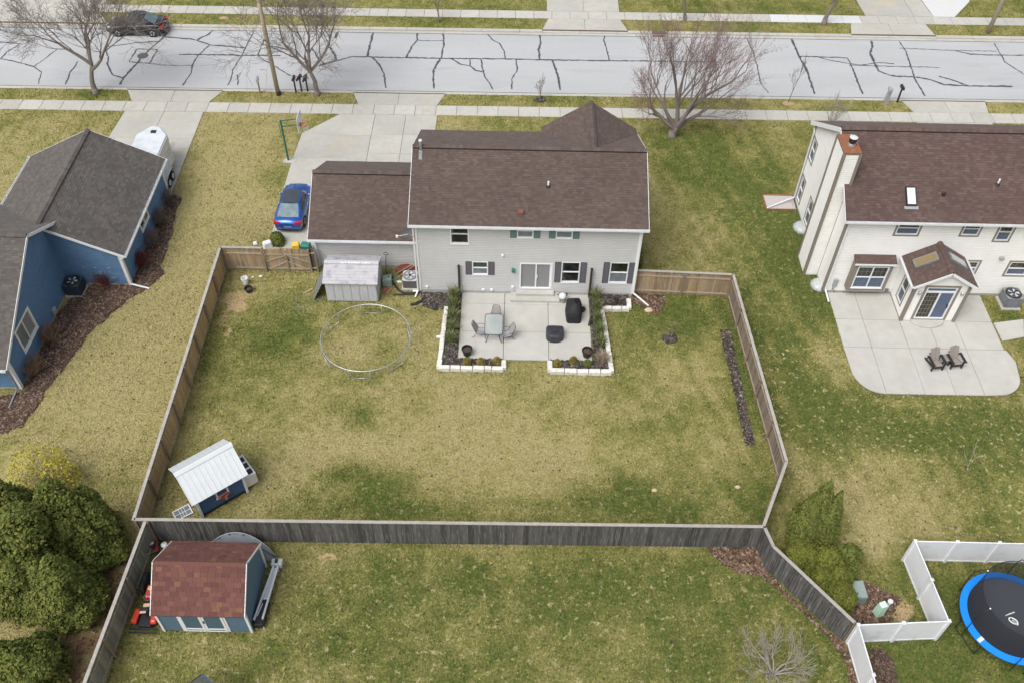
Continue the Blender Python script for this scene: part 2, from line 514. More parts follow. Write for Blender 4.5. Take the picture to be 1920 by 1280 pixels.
def kerb_line(name, ykerb, ygut, sgn, aps, kw_):
    base = structure(name, MB().box(-150, min(ygut, ykerb + sgn * kw_), -.3, 150, max(ygut, ykerb + sgn * kw_), -.14).xf(SHR), K['soil'])
    x = -66.0
    cuts = sorted([(a[0], a[1]) for a in aps])
    while x < 66:
        x1 = x + 3.0
        low = None
        for c0, c1 in cuts:
            if x < c0 < x1: x1 = c0
            if x < c1 < x1: x1 = c1
        mid = (x + x1) / 2
        low = any(c0 <= mid <= c1 for c0, c1 in cuts)
        if x1 - x > .05:
            a, b = sorted((ygut, ykerb))
            MB().box(x + .008, a, -.2, x1 - .008, b, -.108).xf(SHR).build('gutter_pan', K['concrete'], base)
            c, d = sorted((ykerb, ykerb + sgn * kw_))
            MB().box(x + .008, c, -.2, x1 - .008, d, -.02 if low else .03).xf(SHR).build('kerb_stone', K['concrete'], base, bevel=.02)
        x = x1
    return base


kerb_line('kerb_near', 59.46, 59.74, -1, NEAR_AP, .19)
kerb_line('kerb_far', 68.26, 67.96, 1, FAR_AP, .34)
for yy in (59.77, 67.93):
    mb = MB(); strip(mb, [SHR((-66 + 1.5 * i, yy + random.uniform(-.01, .01))) for i in range(89)], .06, -.1105)
    mb.build('tar_seam', K['tar'], road)
ix, iy = G(1235, 62)
inl = thing('storm_inlet', 'rusty storm drain inlet in the far kerb', 'drain', (ix, iy, -.1))
MB().box(ix - .5, 68.02, -.105, ix + .5, 68.33, -.09).build('grate', K['rust'], inl)
for k in range(8): MB().box(ix - .46 + k * .12, 68.05, -.09, ix - .42 + k * .12, 68.31, -.08).build('bar', K['iron'], inl)
MB().box(ix - .55, 68.36, -.06, ix + .55, 68.74, .05).build('hood', K['iron'], inl, bevel=.02)


# slabs: each panel its own piece
def slab_poly(poly, parent, mat, z=.03, gap=.012, z0=-.1):
    poly = [SHR(p) for p in poly]
    n = len(poly); cx = sum(p[0] for p in poly) / n; cy = sum(p[1] for p in poly) / n
    q = []
    for x, y in poly:
        d = math.hypot(x - cx, y - cy)
        q.append((x + (cx - x) * gap * 1.3 / d, y + (cy - y) * gap * 1.3 / d))
    mb = MB().prism(q, z0, z)
    return mb.build('slab', mat, parent, bevel=.008)


def paved(name, polys, mat, z=.03, soil=True):
    base = bpy.data.objects.new(name, None); COL.objects.link(base); base['kind'] = 'structure'
    ORG[base.name] = (0, 0, 0)
    for p in polys:
        slab_poly(p, base, mat, z)
        EXCL.append([SHR(q) for q in p])
    return base


def grid_polys(xs, ys):
    return [[(a, c), (b, c), (b, d), (a, d)] for a, b in zip(xs[:-1], xs[1:]) for c, d in zip(ys[:-1], ys[1:])]


def quad_grid(A, B, C, D, us, vs):
    """A,B bottom corners, C,D top corners (C above B)"""
    def P(u, v):
        x0 = A[0] + (B[0] - A[0]) * u; y0 = A[1] + (B[1] - A[1]) * u
        x1 = D[0] + (C[0] - D[0]) * u; y1 = D[1] + (C[1] - D[1]) * u
        return (x0 + (x1 - x0) * v, y0 + (y1 - y0) * v)
    return [[P(u0, v0), P(u1, v0), P(u1, v1), P(u0, v1)] for u0, u1 in zip(us[:-1], us[1:]) for v0, v1 in zip(vs[:-1], vs[1:])]


xs = [-52 + 1.49 * i for i in range(71)]
paved('sidewalk_near', grid_polys(xs, [SW0, SW1]), K['concrete'])
sw = paved('sidewalk_far', grid_polys([-52.4 + 1.49 * i for i in range(71)], [FS0, FS1]), K['concrete'])
nx0, nx1 = G(1453, 30)[0], G(1607, 40)[0]
for o in list(sw.children):
    c = sum((v.co.x for v in o.data.vertices)) / len(o.data.vertices)
    if nx0 < c < nx1 + .5: o.data.materials[0] = K['new_concrete']


def apron(name, a, y_s, y_k):
    """a=(x0 kerb,x1 kerb,x0 walk,x1 walk)"""
    base = bpy.data.objects.new(name, None); COL.objects.link(base); base['kind'] = 'structure'; ORG[base.name] = (0, 0, 0)
    for t0, t1 in ((0, .5), (.5, 1)):
        s0 = a[2] + (a[3] - a[2]) * t0 + .01; s1 = a[2] + (a[3] - a[2]) * t1 - .01
        k0 = a[0] + (a[1] - a[0]) * t0 + .01; k1 = a[0] + (a[1] - a[0]) * t1 - .01
        zs, zk = .03, .018
        p = [(s0, y_s), (s1, y_s), (k1, y_k), (k0, y_k)]
        if y_k < y_s: p = p[::-1]; zz = [zk, zk, zs, zs]
        else: zz = [zs, zs, zk, zk]
        mb = MB().hexa([SHR((x, y, -.15)) for x, y in p] + [SHR((x, y, z)) for (x, y), z in zip(p, zz)])
        mb.build('slab', K['drive'], base, bevel=.008)
        EXCL.append([SHR(q) for q in p])


for a in NEAR_AP: apron('driveway_apron', a, SW1 + .015, 59.25)
for a in FAR_AP: apron('driveway_apron', a, FS0 - .015, 68.62)

# driveways
dl = [G(235, 208), G(380, 210)]
paved('driveway_left', quad_grid((-28.6, 47.0), (-22.3, 47.0), (-22.35, SW0 - .015), (-27.95, SW0 - .015), [0, .5, 1], [0, .33, .66, 1]), K['drive'])
P = [(-12.62, SW0 - .015), (-14.95, 54.2), (-15.15, 50.0), (-15.15, 46.2), (-15.1, 42.1)]
mid = -10.1
dm = [[(mid, 54.0), (mid, SW0 - .015), P[0], P[1]], [(mid, 51.4), (mid, 54.0), P[1], (-15.1, 51.4)],
      [(mid, 48.1), (mid, 51.4), (-15.1, 51.4), (-15.15, 48.1)],
      [(-11.98, 45.0), (-11.98, 48.1), (-15.15, 48.1), (-15.12, 45.0)], [(-11.98, 42.0), (-11.98, 45.0), (-15.12, 45.0), (-15.1, 42.0)]]
for a, b in ((-10.1, -7.9), (-7.9, -5.67)):
    for c, d in ((47.2, 49.8), (49.8, 52.0), (52.0, 54.2), (54.2, SW0 - .015)): dm.append([(a, c), (b, c), (b, d), (a, d)])
dm = [p if sum((p[i][0] * p[(i + 1) % len(p)][1] - p[(i + 1) % len(p)][0] * p[i][1]) for i in range(len(p))) > 0 else p[::-1] for p in dm]
paved('driveway_main', dm, K['drive'])
paved('driveway_right', grid_polys([28.75, 31.5, 34.2], [49.5, 53, SW0 - .015]), K['drive'])
paved('driveway_far_left', grid_polys([-43.4, -38.6, -34.0], [FS1 + .015, 75, 79]), K['drive'])
paved('driveway_far_middle', grid_polys([FAR_AP[1][2] - .1, (FAR_AP[1][2] + FAR_AP[1][3]) / 2, FAR_AP[1][3]], [FS1 + .015, 75, 79]), K['drive'])
paved('driveway_far_right', [[(28.6, FS1 + .015), (32.6, FS1 + .015), (32.4, 78), (28.2, 78)], [(32.62, FS1 + .015), (34.2, FS1 + .015), (33.6, 78), (32.42, 78)]], K['drive'])
paved('driveway_far_white_pad', [[(34.24, FS1 + .015), (36.0, FS1 + .015), (38.1, 74.2), (38.3, 78), (33.7, 78)]], K['new_concrete'])

# patio of the grey house: 3 x 3 joints
px = [-2.98, -.47, 2.05, 4.45]; py = [33.6, 35.7, 37.85, 38.72]
pt = paved('patio_main', [[(a, c), (b, c), (b, d), (a, d)] for i, (a, b) in enumerate(zip(px[:-1], px[1:])) for j, (c, d) in enumerate(zip(py[:-1], py[1:]))], K['patio'], z=.06)
# rounded patio of the cream house
zz = zoomer(1480, 420, 3.764)
L0, Rr = 18.6, 27.62
ys = [39.36, 37.2, 35.05, 31.75]
xs = [18.62, 20.2, 22.3, 23.95, 25.5, 27.65]
polys = []
for i in range(5):
    for j in range(3):
        a, b, c, d = xs[i], xs[i + 1], ys[j + 1], ys[j]
        if j == 0 and i in (2, 3):
            continue
        if j == 0 and i == 1: b = 22.33
        if j == 0 and i == 4: a = 25.42
        if j == 2 and i == 0:
            poly = [(b, c), (b, d), (a, d), (a + .05, 33.2)] + [(20.2 - 1.53 * math.cos(t), 33.3 - 1.55 * math.sin(t)) for t in np.linspace(.15, 1.55, 9)]
            polys.append(poly[::-1] if False else [(x, y) for x, y in poly][::-1][::-1]); continue
        if j == 2 and i == 4:
            poly = [(a, d), (a, c)] + [(26.3 + 1.55 * math.sin(t), 33.3 - 1.5 * math.cos(t)) for t in np.linspace(.02, 1.45, 9)] + [(28.0, 34.2), (b + .1, d)]
            polys.append(poly); continue
        polys.append([(a, c), (b, c), (b, d), (a, d)])
for i, p in enumerate(polys):
    ar = sum(p[k][0] * p[(k + 1) % len(p)][1] - p[(k + 1) % len(p)][0] * p[k][1] for k in range(len(p)))
    if ar < 0: polys[i] = p[::-1]
paved('patio_right', polys, K['patio'], z=.05)
pstep = MB().prism([(23.85 + .95 * math.cos(t) * (1.0), 37.18 - .6 * math.sin(t)) for t in np.linspace(math.pi, 0, 14)], .05, .17)
structure('door_landing', pstep, K['patio'], bevel=.02)
paved('garden_walk', [[(27.78, 35.75), (29.15, 36.1), (29.6, 37.5), (27.72, 37.15)], [(29.17, 36.11), (31.4, 37.1), (31.0, 38.5), (29.62, 37.51)]], K['patio'], z=.04)


# ---------------- lawn: one sheet out to the horizon, greenness stored per vertex ----------------
def lattice(seed, cell):
    r = np.random.default_rng(seed); T = r.random((512, 512))

    def f(x, y):
        u = x / cell + 200; v = y / cell + 200
        i = np.floor(u).astype(int); j = np.floor(v).astype(int); a = u - i; b = v - j
        a = a * a * (3 - 2 * a); b = b * b * (3 - 2 * b)
        i %= 511; j %= 511
        return (T[i, j] * (1 - a) + T[i + 1, j] * a) * (1 - b) + (T[i, j + 1] * (1 - a) + T[i + 1, j + 1] * a) * b
    return f


n_big, n_mid, n_sm, n_xs = lattice(1, 5.0), lattice(2, 1.7), lattice(3, .6), lattice(4, .28)
GREEN = [(650, 765, 40, 25, .5), (680, 790, 25, 20, .45), (635, 885, 40, 20, .6), (700, 930, 75, 45, .7), (560, 950, 70, 35, .5), (800, 960, 120, 25, .5), (1060, 955, 120, 30, .4),
         (1180, 925, 75, 42, .75), (1250, 960, 100, 30, .5), (1410, 920, 40, 70, .65), (1390, 700, 22, 150, .35), (1300, 590, 80, 55, .5), (1200, 600, 60, 50, .35), (1180, 700, 45, 60, .35),
         (1280, 790, 80, 50, .25), (560, 620, 60, 40, .55), (540, 660, 60, 30, .45), (470, 640, 60, 50, .3), (660, 700, 50, 20, .3), (400, 690, 40, 80, .25), (450, 750, 60, 50, .2), (350, 900, 20, 40, .3),
         (1445, 400, 70, 110, .5), (1520, 520, 50, 60, .75), (1490, 440, 40, 80, .6), (1330, 300, 60, 60, .45), (1250, 280, 40, 40, .4), (1420, 640, 60, 120, .4), (1500, 720, 70, 120, .35), (1700, 790, 250, 60, .45),
         (1850, 850, 120, 90, .35), (1560, 820, 60, 60, .3), (680, 1110, 120, 60, .3), (900, 1090, 120, 40, .3), (620, 1200, 80, 50, .3), (1200, 1110, 200, 60, .35), (1300, 1240, 120, 50, .35), (1450, 1080, 70, 60, .3), (850, 1230, 150, 50, .25),
         (1740, 1230, 80, 50, .25), (1900, 600, 40, 40, .5), (180, 178, 40, 8, .5), (1100, 188, 300, 6, .25), (600, 30, 300, 20, .15), (1400, 20, 200, 30, .25), (700, 590, 50, 20, .3)]
STRAW = [(880, 740, 90, 40, .35), (950, 850, 200, 60, .3), (700, 830, 120, 40, .25), (300, 560, 60, 160, .3), (200, 700, 80, 120, .25), (440, 350, 60, 120, .2), (1210, 350, 25, 120, .25), (1570, 900, 40, 60, .35),
         (1700, 960, 80, 40, .3), (1560, 700, 30, 60, .3), (1470, 760, 20, 120, .3), (640, 640, 40, 40, .2), (1640, 990, 30, 50, .6), (980, 1080, 60, 40, .25), (1640, 870, 60, 30, .25)]
DIRT = [(445, 575, 22, 16, 1.0), (432, 560, 25, 10, .8), (428, 625, 8, 20, .9), (418, 600, 10, 14, .7), (1690, 1145, 36, 22, 1.0), (470, 548, 25, 8, .6), (330, 850, 8, 60, .35), (610, 1045, 40, 14, .7), (1640, 985, 25, 25, .4),
        (520, 1085, 14, 40, .5), (460, 985, 20, 6, .4), (905, 748, 18, 8, .6), (375, 690, 6, 60, .4), (1160, 740, 10, 8, .3)]


def gauss_field(lst, X, Y):
    o = np.zeros_like(X)
    for px_, py_, rx, ry, a in lst:
        c = G(px_, py_); e = G(px_ + rx, py_); n_ = G(px_, py_ - ry)
        sx = math.hypot(e[0] - c[0], e[1] - c[1]); sy = math.hypot(n_[0] - c[0], n_[1] - c[1])
        o += a * np.exp(-(((X - c[0]) / sx) ** 2 + ((Y - c[1]) / sy) ** 2) * .9)
    return o


def green_field(X, Y):
    b = np.full_like(X, .22)
    sm = lambda v, a, w: 1 / (1 + np.exp(-(v - a) / w))
    b += .31 * sm(22.0 - Y, 0, .2) * sm(X, -16.7, .2)                      # lower yard
    b += .23 * sm(X, 13.2, .3) * sm(34 - Y, 0, 2.0)                         # right back yard
    b += .17 * sm(X, 8.5, 1.0) * sm(Y, 36, 2.0) * sm(57 - Y, 0, .5)
    b -= .10 * sm(-17.3 - X, 0, .2) * sm(56 - Y, 0, .5)
    b += .06 * sm(Y, 47, .5) * sm(56.5 - Y, 0, .3)
    b += .12 * sm(Y, 57, .2) + .10 * sm(Y, 68, .3)
    nb = n_big(X, Y) - .5; nm = n_mid(X, Y) - .5; ns = n_sm(X, Y) - .5
    b += 1.0 * gauss_field(GREEN, X, Y) * (.45 + .9 * (n_mid(X + 7, Y) * .6 + n_sm(X + 3, Y) * .4)) - gauss_field(STRAW, X, Y)
    sr = sm(X, 7.8, .3) * sm(18.2 - X, 0, .3) * sm(Y, 24, 1.0) + sm(X, 13.5, .3) * sm(32 - Y, 0, 1.0)
    b += .09 * np.clip(sr, 0, 1) * np.sin((X * .96 + Y * .28) * 2 * np.pi / 1.15) * (.4 + n_mid(X, Y + 5))
    sl_2 = sm(-17.3 - X, 0, .2) + sm(Y, 48, .3) * sm(8 - X, 0, .4)
    b += .05 * np.clip(sl_2, 0, 1) * np.sin((X * .98 - Y * .2) * 2 * np.pi / 1.05)
    b += .22 * nb + .36 * nm + .38 * ns
    return np.clip(b, 0, .9)


def dirt_field(X, Y):
    d = gauss_field(DIRT, X, Y)
    d = d * (.55 + .9 * n_sm(X, Y))
    # straw clumps in the lower and right yards
    return np.clip(d, 0, 1)


fx = np.arange(-62, 62.01, .26); fy = np.concatenate([np.arange(9, 59.2, .26), [59.38], [68.45], np.arange(68.7, 90, .3)])
gx = np.concatenate([[-400, -250, -150, -90], fx, [90, 150, 250, 400]]); gy = np.concatenate([[-300, -150, -60, -10], fy, [110, 150, 250, 400]])
XX, YY = np.meshgrid(gx, gy)
nxg, nyg = len(gx), len(gy)
V = np.stack([XX.ravel(), YY.ravel(), np.zeros(nxg * nyg)], 1)
V[:, 2] = np.where((V[:, 1] < 59.2) | (V[:, 1] > 68.6), (n_mid(V[:, 0], V[:, 1]) - .5) * .02 - .012, 0)
_w = np.clip((V[:, 1] - 47) / 9, 0, 1); V[:, 1] += .010 * V[:, 0] * _w * _w * (3 - 2 * _w)
idx = np.arange(nxg * nyg).reshape(nyg, nxg)
j_road = int(np.where(np.isclose(gy, 59.38))[0][0])
rows = [j for j in range(nyg - 1) if j != j_road]
Q = np.concatenate([np.stack([idx[j, :-1], idx[j, 1:], idx[j + 1, 1:], idx[j + 1, :-1]], 1) for j in rows])
me = bpy.data.meshes.new('lawn')
me.vertices.add(len(V)); me.vertices.foreach_set('co', V.astype(np.float32).ravel())
me.loops.add(Q.size); me.loops.foreach_set('vertex_index', Q.astype(np.int32).ravel())
me.polygons.add(len(Q)); me.polygons.foreach_set('loop_start', np.arange(0, Q.size, 4, dtype=np.int32))
me.update(calc_edges=True)
g = green_field(V[:, 0], V[:, 1]); d = dirt_field(V[:, 0], V[:, 1])
soil = np.zeros(len(V))
for p in EXCL:
    xs_ = [q[0] for q in p]; ys_ = [q[1] for q in p]
    w = np.where((V[:, 0] > min(xs_) - .1) & (V[:, 0] < max(xs_) + .1) & (V[:, 1] > min(ys_) - .1) & (V[:, 1] < max(ys_) + .1))[0]
    soil[w] = np.maximum(soil[w], pip(V[w, 0], V[w, 1], p))
cl = np.where((V[:, 1] < 21.7) & (V[:, 0] > -16.3) & (V[:, 0] < 14.5), .8, 0) + np.where((V[:, 0] > 13.4) & (V[:, 1] < 35) & (V[:, 1] > 22), 1.0, 0) + np.where((V[:, 0] > -17) & (V[:, 0] < 12) & (V[:, 1] > 22.3) & (V[:, 1] < 25.5), .6, 0) + np.where((V[:, 0] > 12) & (V[:, 0] < 18) & (V[:, 1] > 34) & (V[:, 1] < 48), .55, 0)
for nm, arr in (('green', g), ('dirt', d), ('soil', soil), ('clump', cl)):
    at = me.attributes.new(nm, 'FLOAT', 'POINT'); at.data.foreach_set('value', arr.astype(np.float32))


def lawn_mat():
    mt = bpy.data.materials.new('lawn'); mt.use_nodes = True
    n = mt.node_tree.nodes; l = mt.node_tree.links; b = n['Principled BSDF']
    b.inputs['Roughness'].default_value = .95; b.inputs['Specular IOR Level'].default_value = .1
    tc = n.new('ShaderNodeTexCoord')

    def noise(s, det=3):
        t = n.new('ShaderNodeTexNoise'); t.inputs['Scale'].default_value = s; t.inputs['Detail'].default_value = det
        l.new(tc.outputs['Object'], t.inputs['Vector']); return t.outputs[0]

    def att(nm):
        a = n.new('ShaderNodeAttribute'); a.attribute_name = nm; return a.outputs['Fac']

    def mth(op, a, c):
        k = n.new('ShaderNodeMath'); k.operation = op
        for i, v in enumerate((a, c)):
            if isinstance(v, (int, float)): k.inputs[i].default_value = v
            else: l.new(v, k.inputs[i])
        return k.outputs[0]
    a = mth('ADD', att('green'), mth('ADD', mth('MULTIPLY', mth('SUBTRACT', noise(8, 5), .5), 1.5), mth('MULTIPLY', mth('SUBTRACT', noise(2.6, 4), .5), 1.0)))
    cr = n.new('ShaderNodeValToRGB'); e = cr.color_ramp.elements
    st = [(0, (.345, .298, .138)), (.3, (.262, .236, .086)), (.6, (.172, .174, .050)), (1, (.082, .112, .026))]
    while len(e) < 4: e.new(.5)
    for i, (p, c) in enumerate(st): e[i].position = p; e[i].color = (*c, 1)
    l.new(a, cr.inputs[0])

    def mix(f, c1, c2):
        x = n.new('ShaderNodeMix'); x.data_type = 'RGBA'; l.new(f, x.inputs[0]); l.new(c1, x.inputs[6])
        if isinstance(c2, tuple): x.inputs[7].default_value = (*c2, 1)
        else: l.new(c2, x.inputs[7])
        return x.outputs[2]
    def sstep(v, lo, hi):
        k = n.new('ShaderNodeMapRange'); k.interpolation_type = 'SMOOTHSTEP'; k.inputs[1].default_value = lo; k.inputs[2].default_value = hi; l.new(v, k.inputs[0]); return k.outputs[0]
    dn = sstep(mth('ADD', att('dirt'), mth('MULTIPLY', mth('SUBTRACT', noise(3.2, 5), .5), 1.6)), .35, .75)
    dn = mth('MULTIPLY', dn, sstep(att('dirt'), .03, .25))
    ck = mth('MULTIPLY', sstep(noise(3.4, 3), .58, .67), att('clump'))
    c = mix(mth('MULTIPLY', ck, .8), cr.outputs[0], (.45, .385, .215))
    c = mix(dn, c, (.42, .31, .17))
    c = mix(att('soil'), c, (.12, .09, .06))
    br = n.new('ShaderNodeMapRange'); br.inputs[1].default_value = .3; br.inputs[2].default_value = .7; br.inputs[3].default_value = .60; br.inputs[4].default_value = 1.34
    l.new(noise(16, 5), br.inputs[0])
    v = n.new('ShaderNodeVectorMath'); v.operation = 'SCALE'; l.new(c, v.inputs[0]); l.new(br.outputs[0], v.inputs['Scale'])
    sp = mth('SUBTRACT', 1.0, mth('MULTIPLY', sstep(noise(11, 2), .62, .70), .45))
    v2 = n.new('ShaderNodeVectorMath'); v2.operation = 'SCALE'; l.new(v.outputs[0], v2.inputs[0]); l.new(sp, v2.inputs['Scale'])
    l.new(v2.outputs[0], b.inputs['Base Color'])
    bp = n.new('ShaderNodeBump'); bp.inputs['Strength'].default_value = .5; bp.inputs['Distance'].default_value = .04
    l.new(noise(22, 3), bp.inputs['Height']); l.new(bp.outputs[0], b.inputs['Normal'])
    return mt


me.materials.append(lawn_mat())
lawn = link('lawn', me); lawn['kind'] = 'structure'
# ---------------- building kit ----------------
class Wall:
    """u runs along the wall (seen from outside, left to right), d is outward"""
    def __init__(s, p0, p1):
        s.o = Vector((p0[0], p0[1], 0)); e = Vector((p1[0], p1[1], 0)) - s.o
        s.L = e.length; s.u = e.normalized(); s.n = Vector((s.u.y, -s.u.x, 0))

    def __call__(s, u, z, d=0.0):
        p = s.o + s.u * u + s.n * d
        return (p.x, p.y, z)


def wbox(mb, w, u0, u1, z0, z1, d0, d1, t=0.0):
    return mb.hexa([w(u0, z0, d1), w(u1, z0, d1), w(u1, z0, d0), w(u0, z0, d0), w(u0, z1, d1), w(u1, z1, d1), w(u1, z1, d0), w(u0, z1, d0)], t)


def siding(mb, w, z0, z1, holes=(), step=.125, lap=.022, lim=None):
    """lapped courses with openings left free; lim(z)->(u0,u1) for gables"""
    zc = z0
    while zc < z1 - .01:
        zt = min(zc + step, z1)
        cuts = sorted({zc, zt} | {h for q in holes for h in q[2:4] if zc < h < zt})
        for a, b in zip(cuts[:-1], cuts[1:]):
            m_ = (a + b) / 2
            lo, hi = lim(m_) if lim else (0, w.L)
            if hi - lo < .02: continue
            seg = [(lo, hi)]
            for q in holes:
                if q[2] < m_ < q[3]:
                    ns = []
                    for s0, s1 in seg:
                        if q[1] <= s0 or q[0] >= s1: ns.append((s0, s1)); continue
                        if q[0] > s0: ns.append((s0, q[0]))
                        if q[1] < s1: ns.append((q[1], s1))
                    seg = ns
            pf = lambda z: lap if z < .7 * step else max(0.0, lap * (1 - (z - .7 * step) / (.16 * step)))
            brk = [a] + [q_ for q_ in (zc + .7 * step, zc + .86 * step) if a < q_ < b] + [b]
            for s0, s1 in seg:
                if lim:
                    l0, h0 = lim(a); l1, h1 = lim(b)
                    A0 = l0 if s0 == lo else s0; A1 = h0 if s1 == hi else s1; B0 = l1 if s0 == lo else s0; B1 = h1 if s1 == hi else s1
                else: A0 = B0 = s0; A1 = B1 = s1
                if lim:
                    for e0, e1 in zip(brk[:-1], brk[1:]):
                        f0, f1 = (e0 - a) / (b - a), (e1 - a) / (b - a)
                        mb.quad(w(A0 + (B0 - A0) * f0, e0, pf(e0 - zc)), w(A1 + (B1 - A1) * f0, e0, pf(e0 - zc)), w(A1 + (B1 - A1) * f1, e1, pf(e1 - zc)), w(A0 + (B0 - A0) * f1, e1, pf(e1 - zc)))
                else:
                    for e0, e1 in zip(brk[:-1], brk[1:]): mb.quad(w(A0, e0, pf(e0 - zc)), w(A1, e0, pf(e0 - zc)), w(A1, e1, pf(e1 - zc)), w(A0, e1, pf(e1 - zc)))
                if a == zc: mb.quad(w(A0, a, 0), w(A1, a, 0), w(A1, a, lap), w(A0, a, lap))
        zc = zt


def window(root, w, u0, u1, z0, z1, fm, panes, casing=None, cw=.09, split='h', shutter=None, muntin=0, fw=.06, name='window', sw_=.36, label=None):
    mb = MB()
    ci = 0
    a0, a1, b0, b1 = u0, u1, z0, z1
    if casing:
        a0 += cw; a1 -= cw; b0 += cw; b1 -= cw
    d0, d1 = -.07, .035
    wbox(mb, w, a0, a0 + fw, b0, b1, d0, d1); wbox(mb, w, a1 - fw, a1, b0, b1, d0, d1)
    wbox(mb, w, a0 + fw, a1 - fw, b0, b0 + fw, d0, d1); wbox(mb, w, a0 + fw, a1 - fw, b1 - fw, b1, d0, d1)
    i0, i1, k0, k1 = a0 + fw, a1 - fw, b0 + fw, b1 - fw
    rects = []
    if split == 'h':
        zm = (k0 + k1) / 2
        wbox(mb, w, i0, i1, zm - .025, zm + .025, d0 + .01, d1 - .02)
        rects = [(i0, i1, k0, zm - .025), (i0, i1, zm + .025, k1)]
    elif split == 'v':
        um = (i0 + i1) / 2
        wbox(mb, w, um - .03, um + .03, k0, k1, d0 + .01, d1 - .01)
        rects = [(i0, um - .03, k0, k1), (um + .03, i1, k0, k1)]
    elif split == 'hv':
        um = (i0 + i1) / 2; zm = (k0 + k1) / 2
        wbox(mb, w, um - .03, um + .03, k0, k1, d0 + .01, d1 - .01)
        for x0, x1 in ((i0, um - .03), (um + .03, i1)):
            wbox(mb, w, x0, x1, zm - .025, zm + .025, d0 + .01, d1 - .02)
            rects += [(x0, x1, k0, zm - .025), (x0, x1, zm + .025, k1)]
    else:
        rects = [(i0, i1, k0, k1)]
    o = mb.build(name, fm, root)
    if label: o['label'] = label
    for i, (x0, x1, y0, y1) in enumerate(rects):
        pm = panes[i % len(panes)]
        dd = -.03 if pm is K['screen'] or pm is K['screen_blue'] else -.045
        wbox(MB(), w, x0 + .002, x1 - .002, y0 + .002, y1 - .002, dd - .012, dd).build('pane', pm, o)
        if muntin and pm is not K['screen']:
            mm = MB()
            nv = muntin
            for q in range(1, nv):
                xx = x0 + (x1 - x0) * q / nv
                wbox(mm, w, xx - .008, xx + .008, y0, y1, dd + .001, dd + .012)
            nh = max(2, int((y1 - y0) / .28))
            for q in range(1, nh):
                yy = y0 + (y1 - y0) * q / nh
                wbox(mm, w, x0, x1, yy - .008, yy + .008, dd + .002, dd + .011)
            mm.build('muntins', K['muntin'], o)
    if casing:
        cm = MB()
        wbox(cm, w, u0, u0 + cw, z0, z1, -.02, .03); wbox(cm, w, u1 - cw, u1, z0, z1, -.02, .03)
        wbox(cm, w, u0 + cw, u1 - cw, z0, z0 + cw, -.02, .034); wbox(cm, w, u0 + cw, u1 - cw, z1 - cw, z1, -.02, .034)
        cm.build('casing', casing, o)
    else:
        wbox(MB(), w, u0 - .03, u1 + .03, z0 - .035, z0 - .002, 0, .055).build('sill', fm, o)
    if shutter:
        for s0, s1 in ((u0 - sw_ - .02, u0 - .02), (u1 + .02, u1 + .02 + sw_)):
            sm = MB()
            wbox(sm, w, s0, s0 + .05, z0, z1, .017, .05); wbox(sm, w, s1 - .05, s1, z0, z1, .017, .05)
            for q in (z0, (z0 + z1) / 2 - .03, z1 - .06): wbox(sm, w, s0 + .05, s1 - .05, q, q + .06, .017, .048)
            zz_ = z0 + .07
            while zz_ < z1 - .08:
                sm.hexa([w(s0 + .05, zz_, .045), w(s1 - .05, zz_, .045), w(s1 - .05, zz_, .02), w(s0 + .05, zz_, .02),
                         w(s0 + .05, zz_ + .045, .028), w(s1 - .05, zz_ + .045, .028), w(s1 - .05, zz_ + .045, .02), w(s0 + .05, zz_ + .045, .02)])
                zz_ += .05
            sm.build('shutter', shutter, root)
    return (u0 + .015, u1 - .015, z0 + .015, z1 - .015)


def lerp(a, b, t): return tuple(a[i] + (b[i] - a[i]) * t for i in range(3))


def slope(sh, A, B, C, D, expo=.143, tab=.24, seed=0, vmax=1.0, deck=None, th=.14):
    """shingle courses on a sloping quad: A,B eave (left,right seen from outside), C,D ridge right,left"""
    rd = random.Random(seed)
    nrm = (Vector(B) - Vector(A)).cross(Vector(D) - Vector(A))
    if nrm.length < 1e-6: nrm = (Vector(B) - Vector(A)).cross(Vector(C) - Vector(A))
    nrm.normalize()
    Ls = max((Vector(D) - Vector(A)).dot(((Vector(D) - Vector(A)) - (Vector(B) - Vector(A)).normalized() * (Vector(D) - Vector(A)).dot((Vector(B) - Vector(A)).normalized())).normalized()), .1)
    n = max(1, round(Ls / expo))
    eu = (Vector(B) - Vector(A)).normalized(); Lb = (Vector(B) - Vector(A)).length
    for i in range(n):
        v0, v1 = i / n, (i + 1) / n
        a, b, c, d_ = [Vector(q) for q in (lerp(A, D, v0), lerp(B, C, v0), lerp(B, C, v1), lerp(A, D, v1))]
        x0 = (a - Vector(A)).dot(eu); x1 = (b - Vector(A)).dot(eu)
        y0 = (d_ - Vector(A)).dot(eu); y1 = (c - Vector(A)).dot(eu)
        x = min(x0, y0) - rd.random() * tab
        rowt = rd.uniform(-.06, .06)
        while x < max(x1, y1):
            w_ = tab * rd.uniform(.55, 1.3); e = x + w_
            p0, p1 = max(x, x0), min(e, x1); q0, q1 = max(x, y0), min(e, y1)
            if p1 > p0 + .005 or q1 > q0 + .005:
                p0, p1 = min(p0, x1), max(p1, min(p0, x1)); q0, q1 = min(q0, y1), max(q1, min(q0, y1))
                h = .016 * rd.uniform(.7, 1.3)
                A_ = a + eu * (p0 - x0) + nrm * h; B_ = a + eu * (p1 - x0) + nrm * h
                C_ = d_ + eu * (q1 - y0) + nrm * .003; D_ = d_ + eu * (q0 - y0) + nrm * .003
                t = min(1, max(0, rd.random() ** 1.1 + rowt))
                sh.quad(A_, B_, C_, D_, t)
                sh.quad(A_ - nrm * h, B_ - nrm * h, B_, A_, t * .5)
            x = e
    if deck is not None:
        lo = [Vector(q) - Vector((0, 0, th)) for q in (A, B, C, D)]
        hi = [Vector(q) - nrm * .001 for q in (A, B, C, D)]
        deck.hexa(lo + hi)


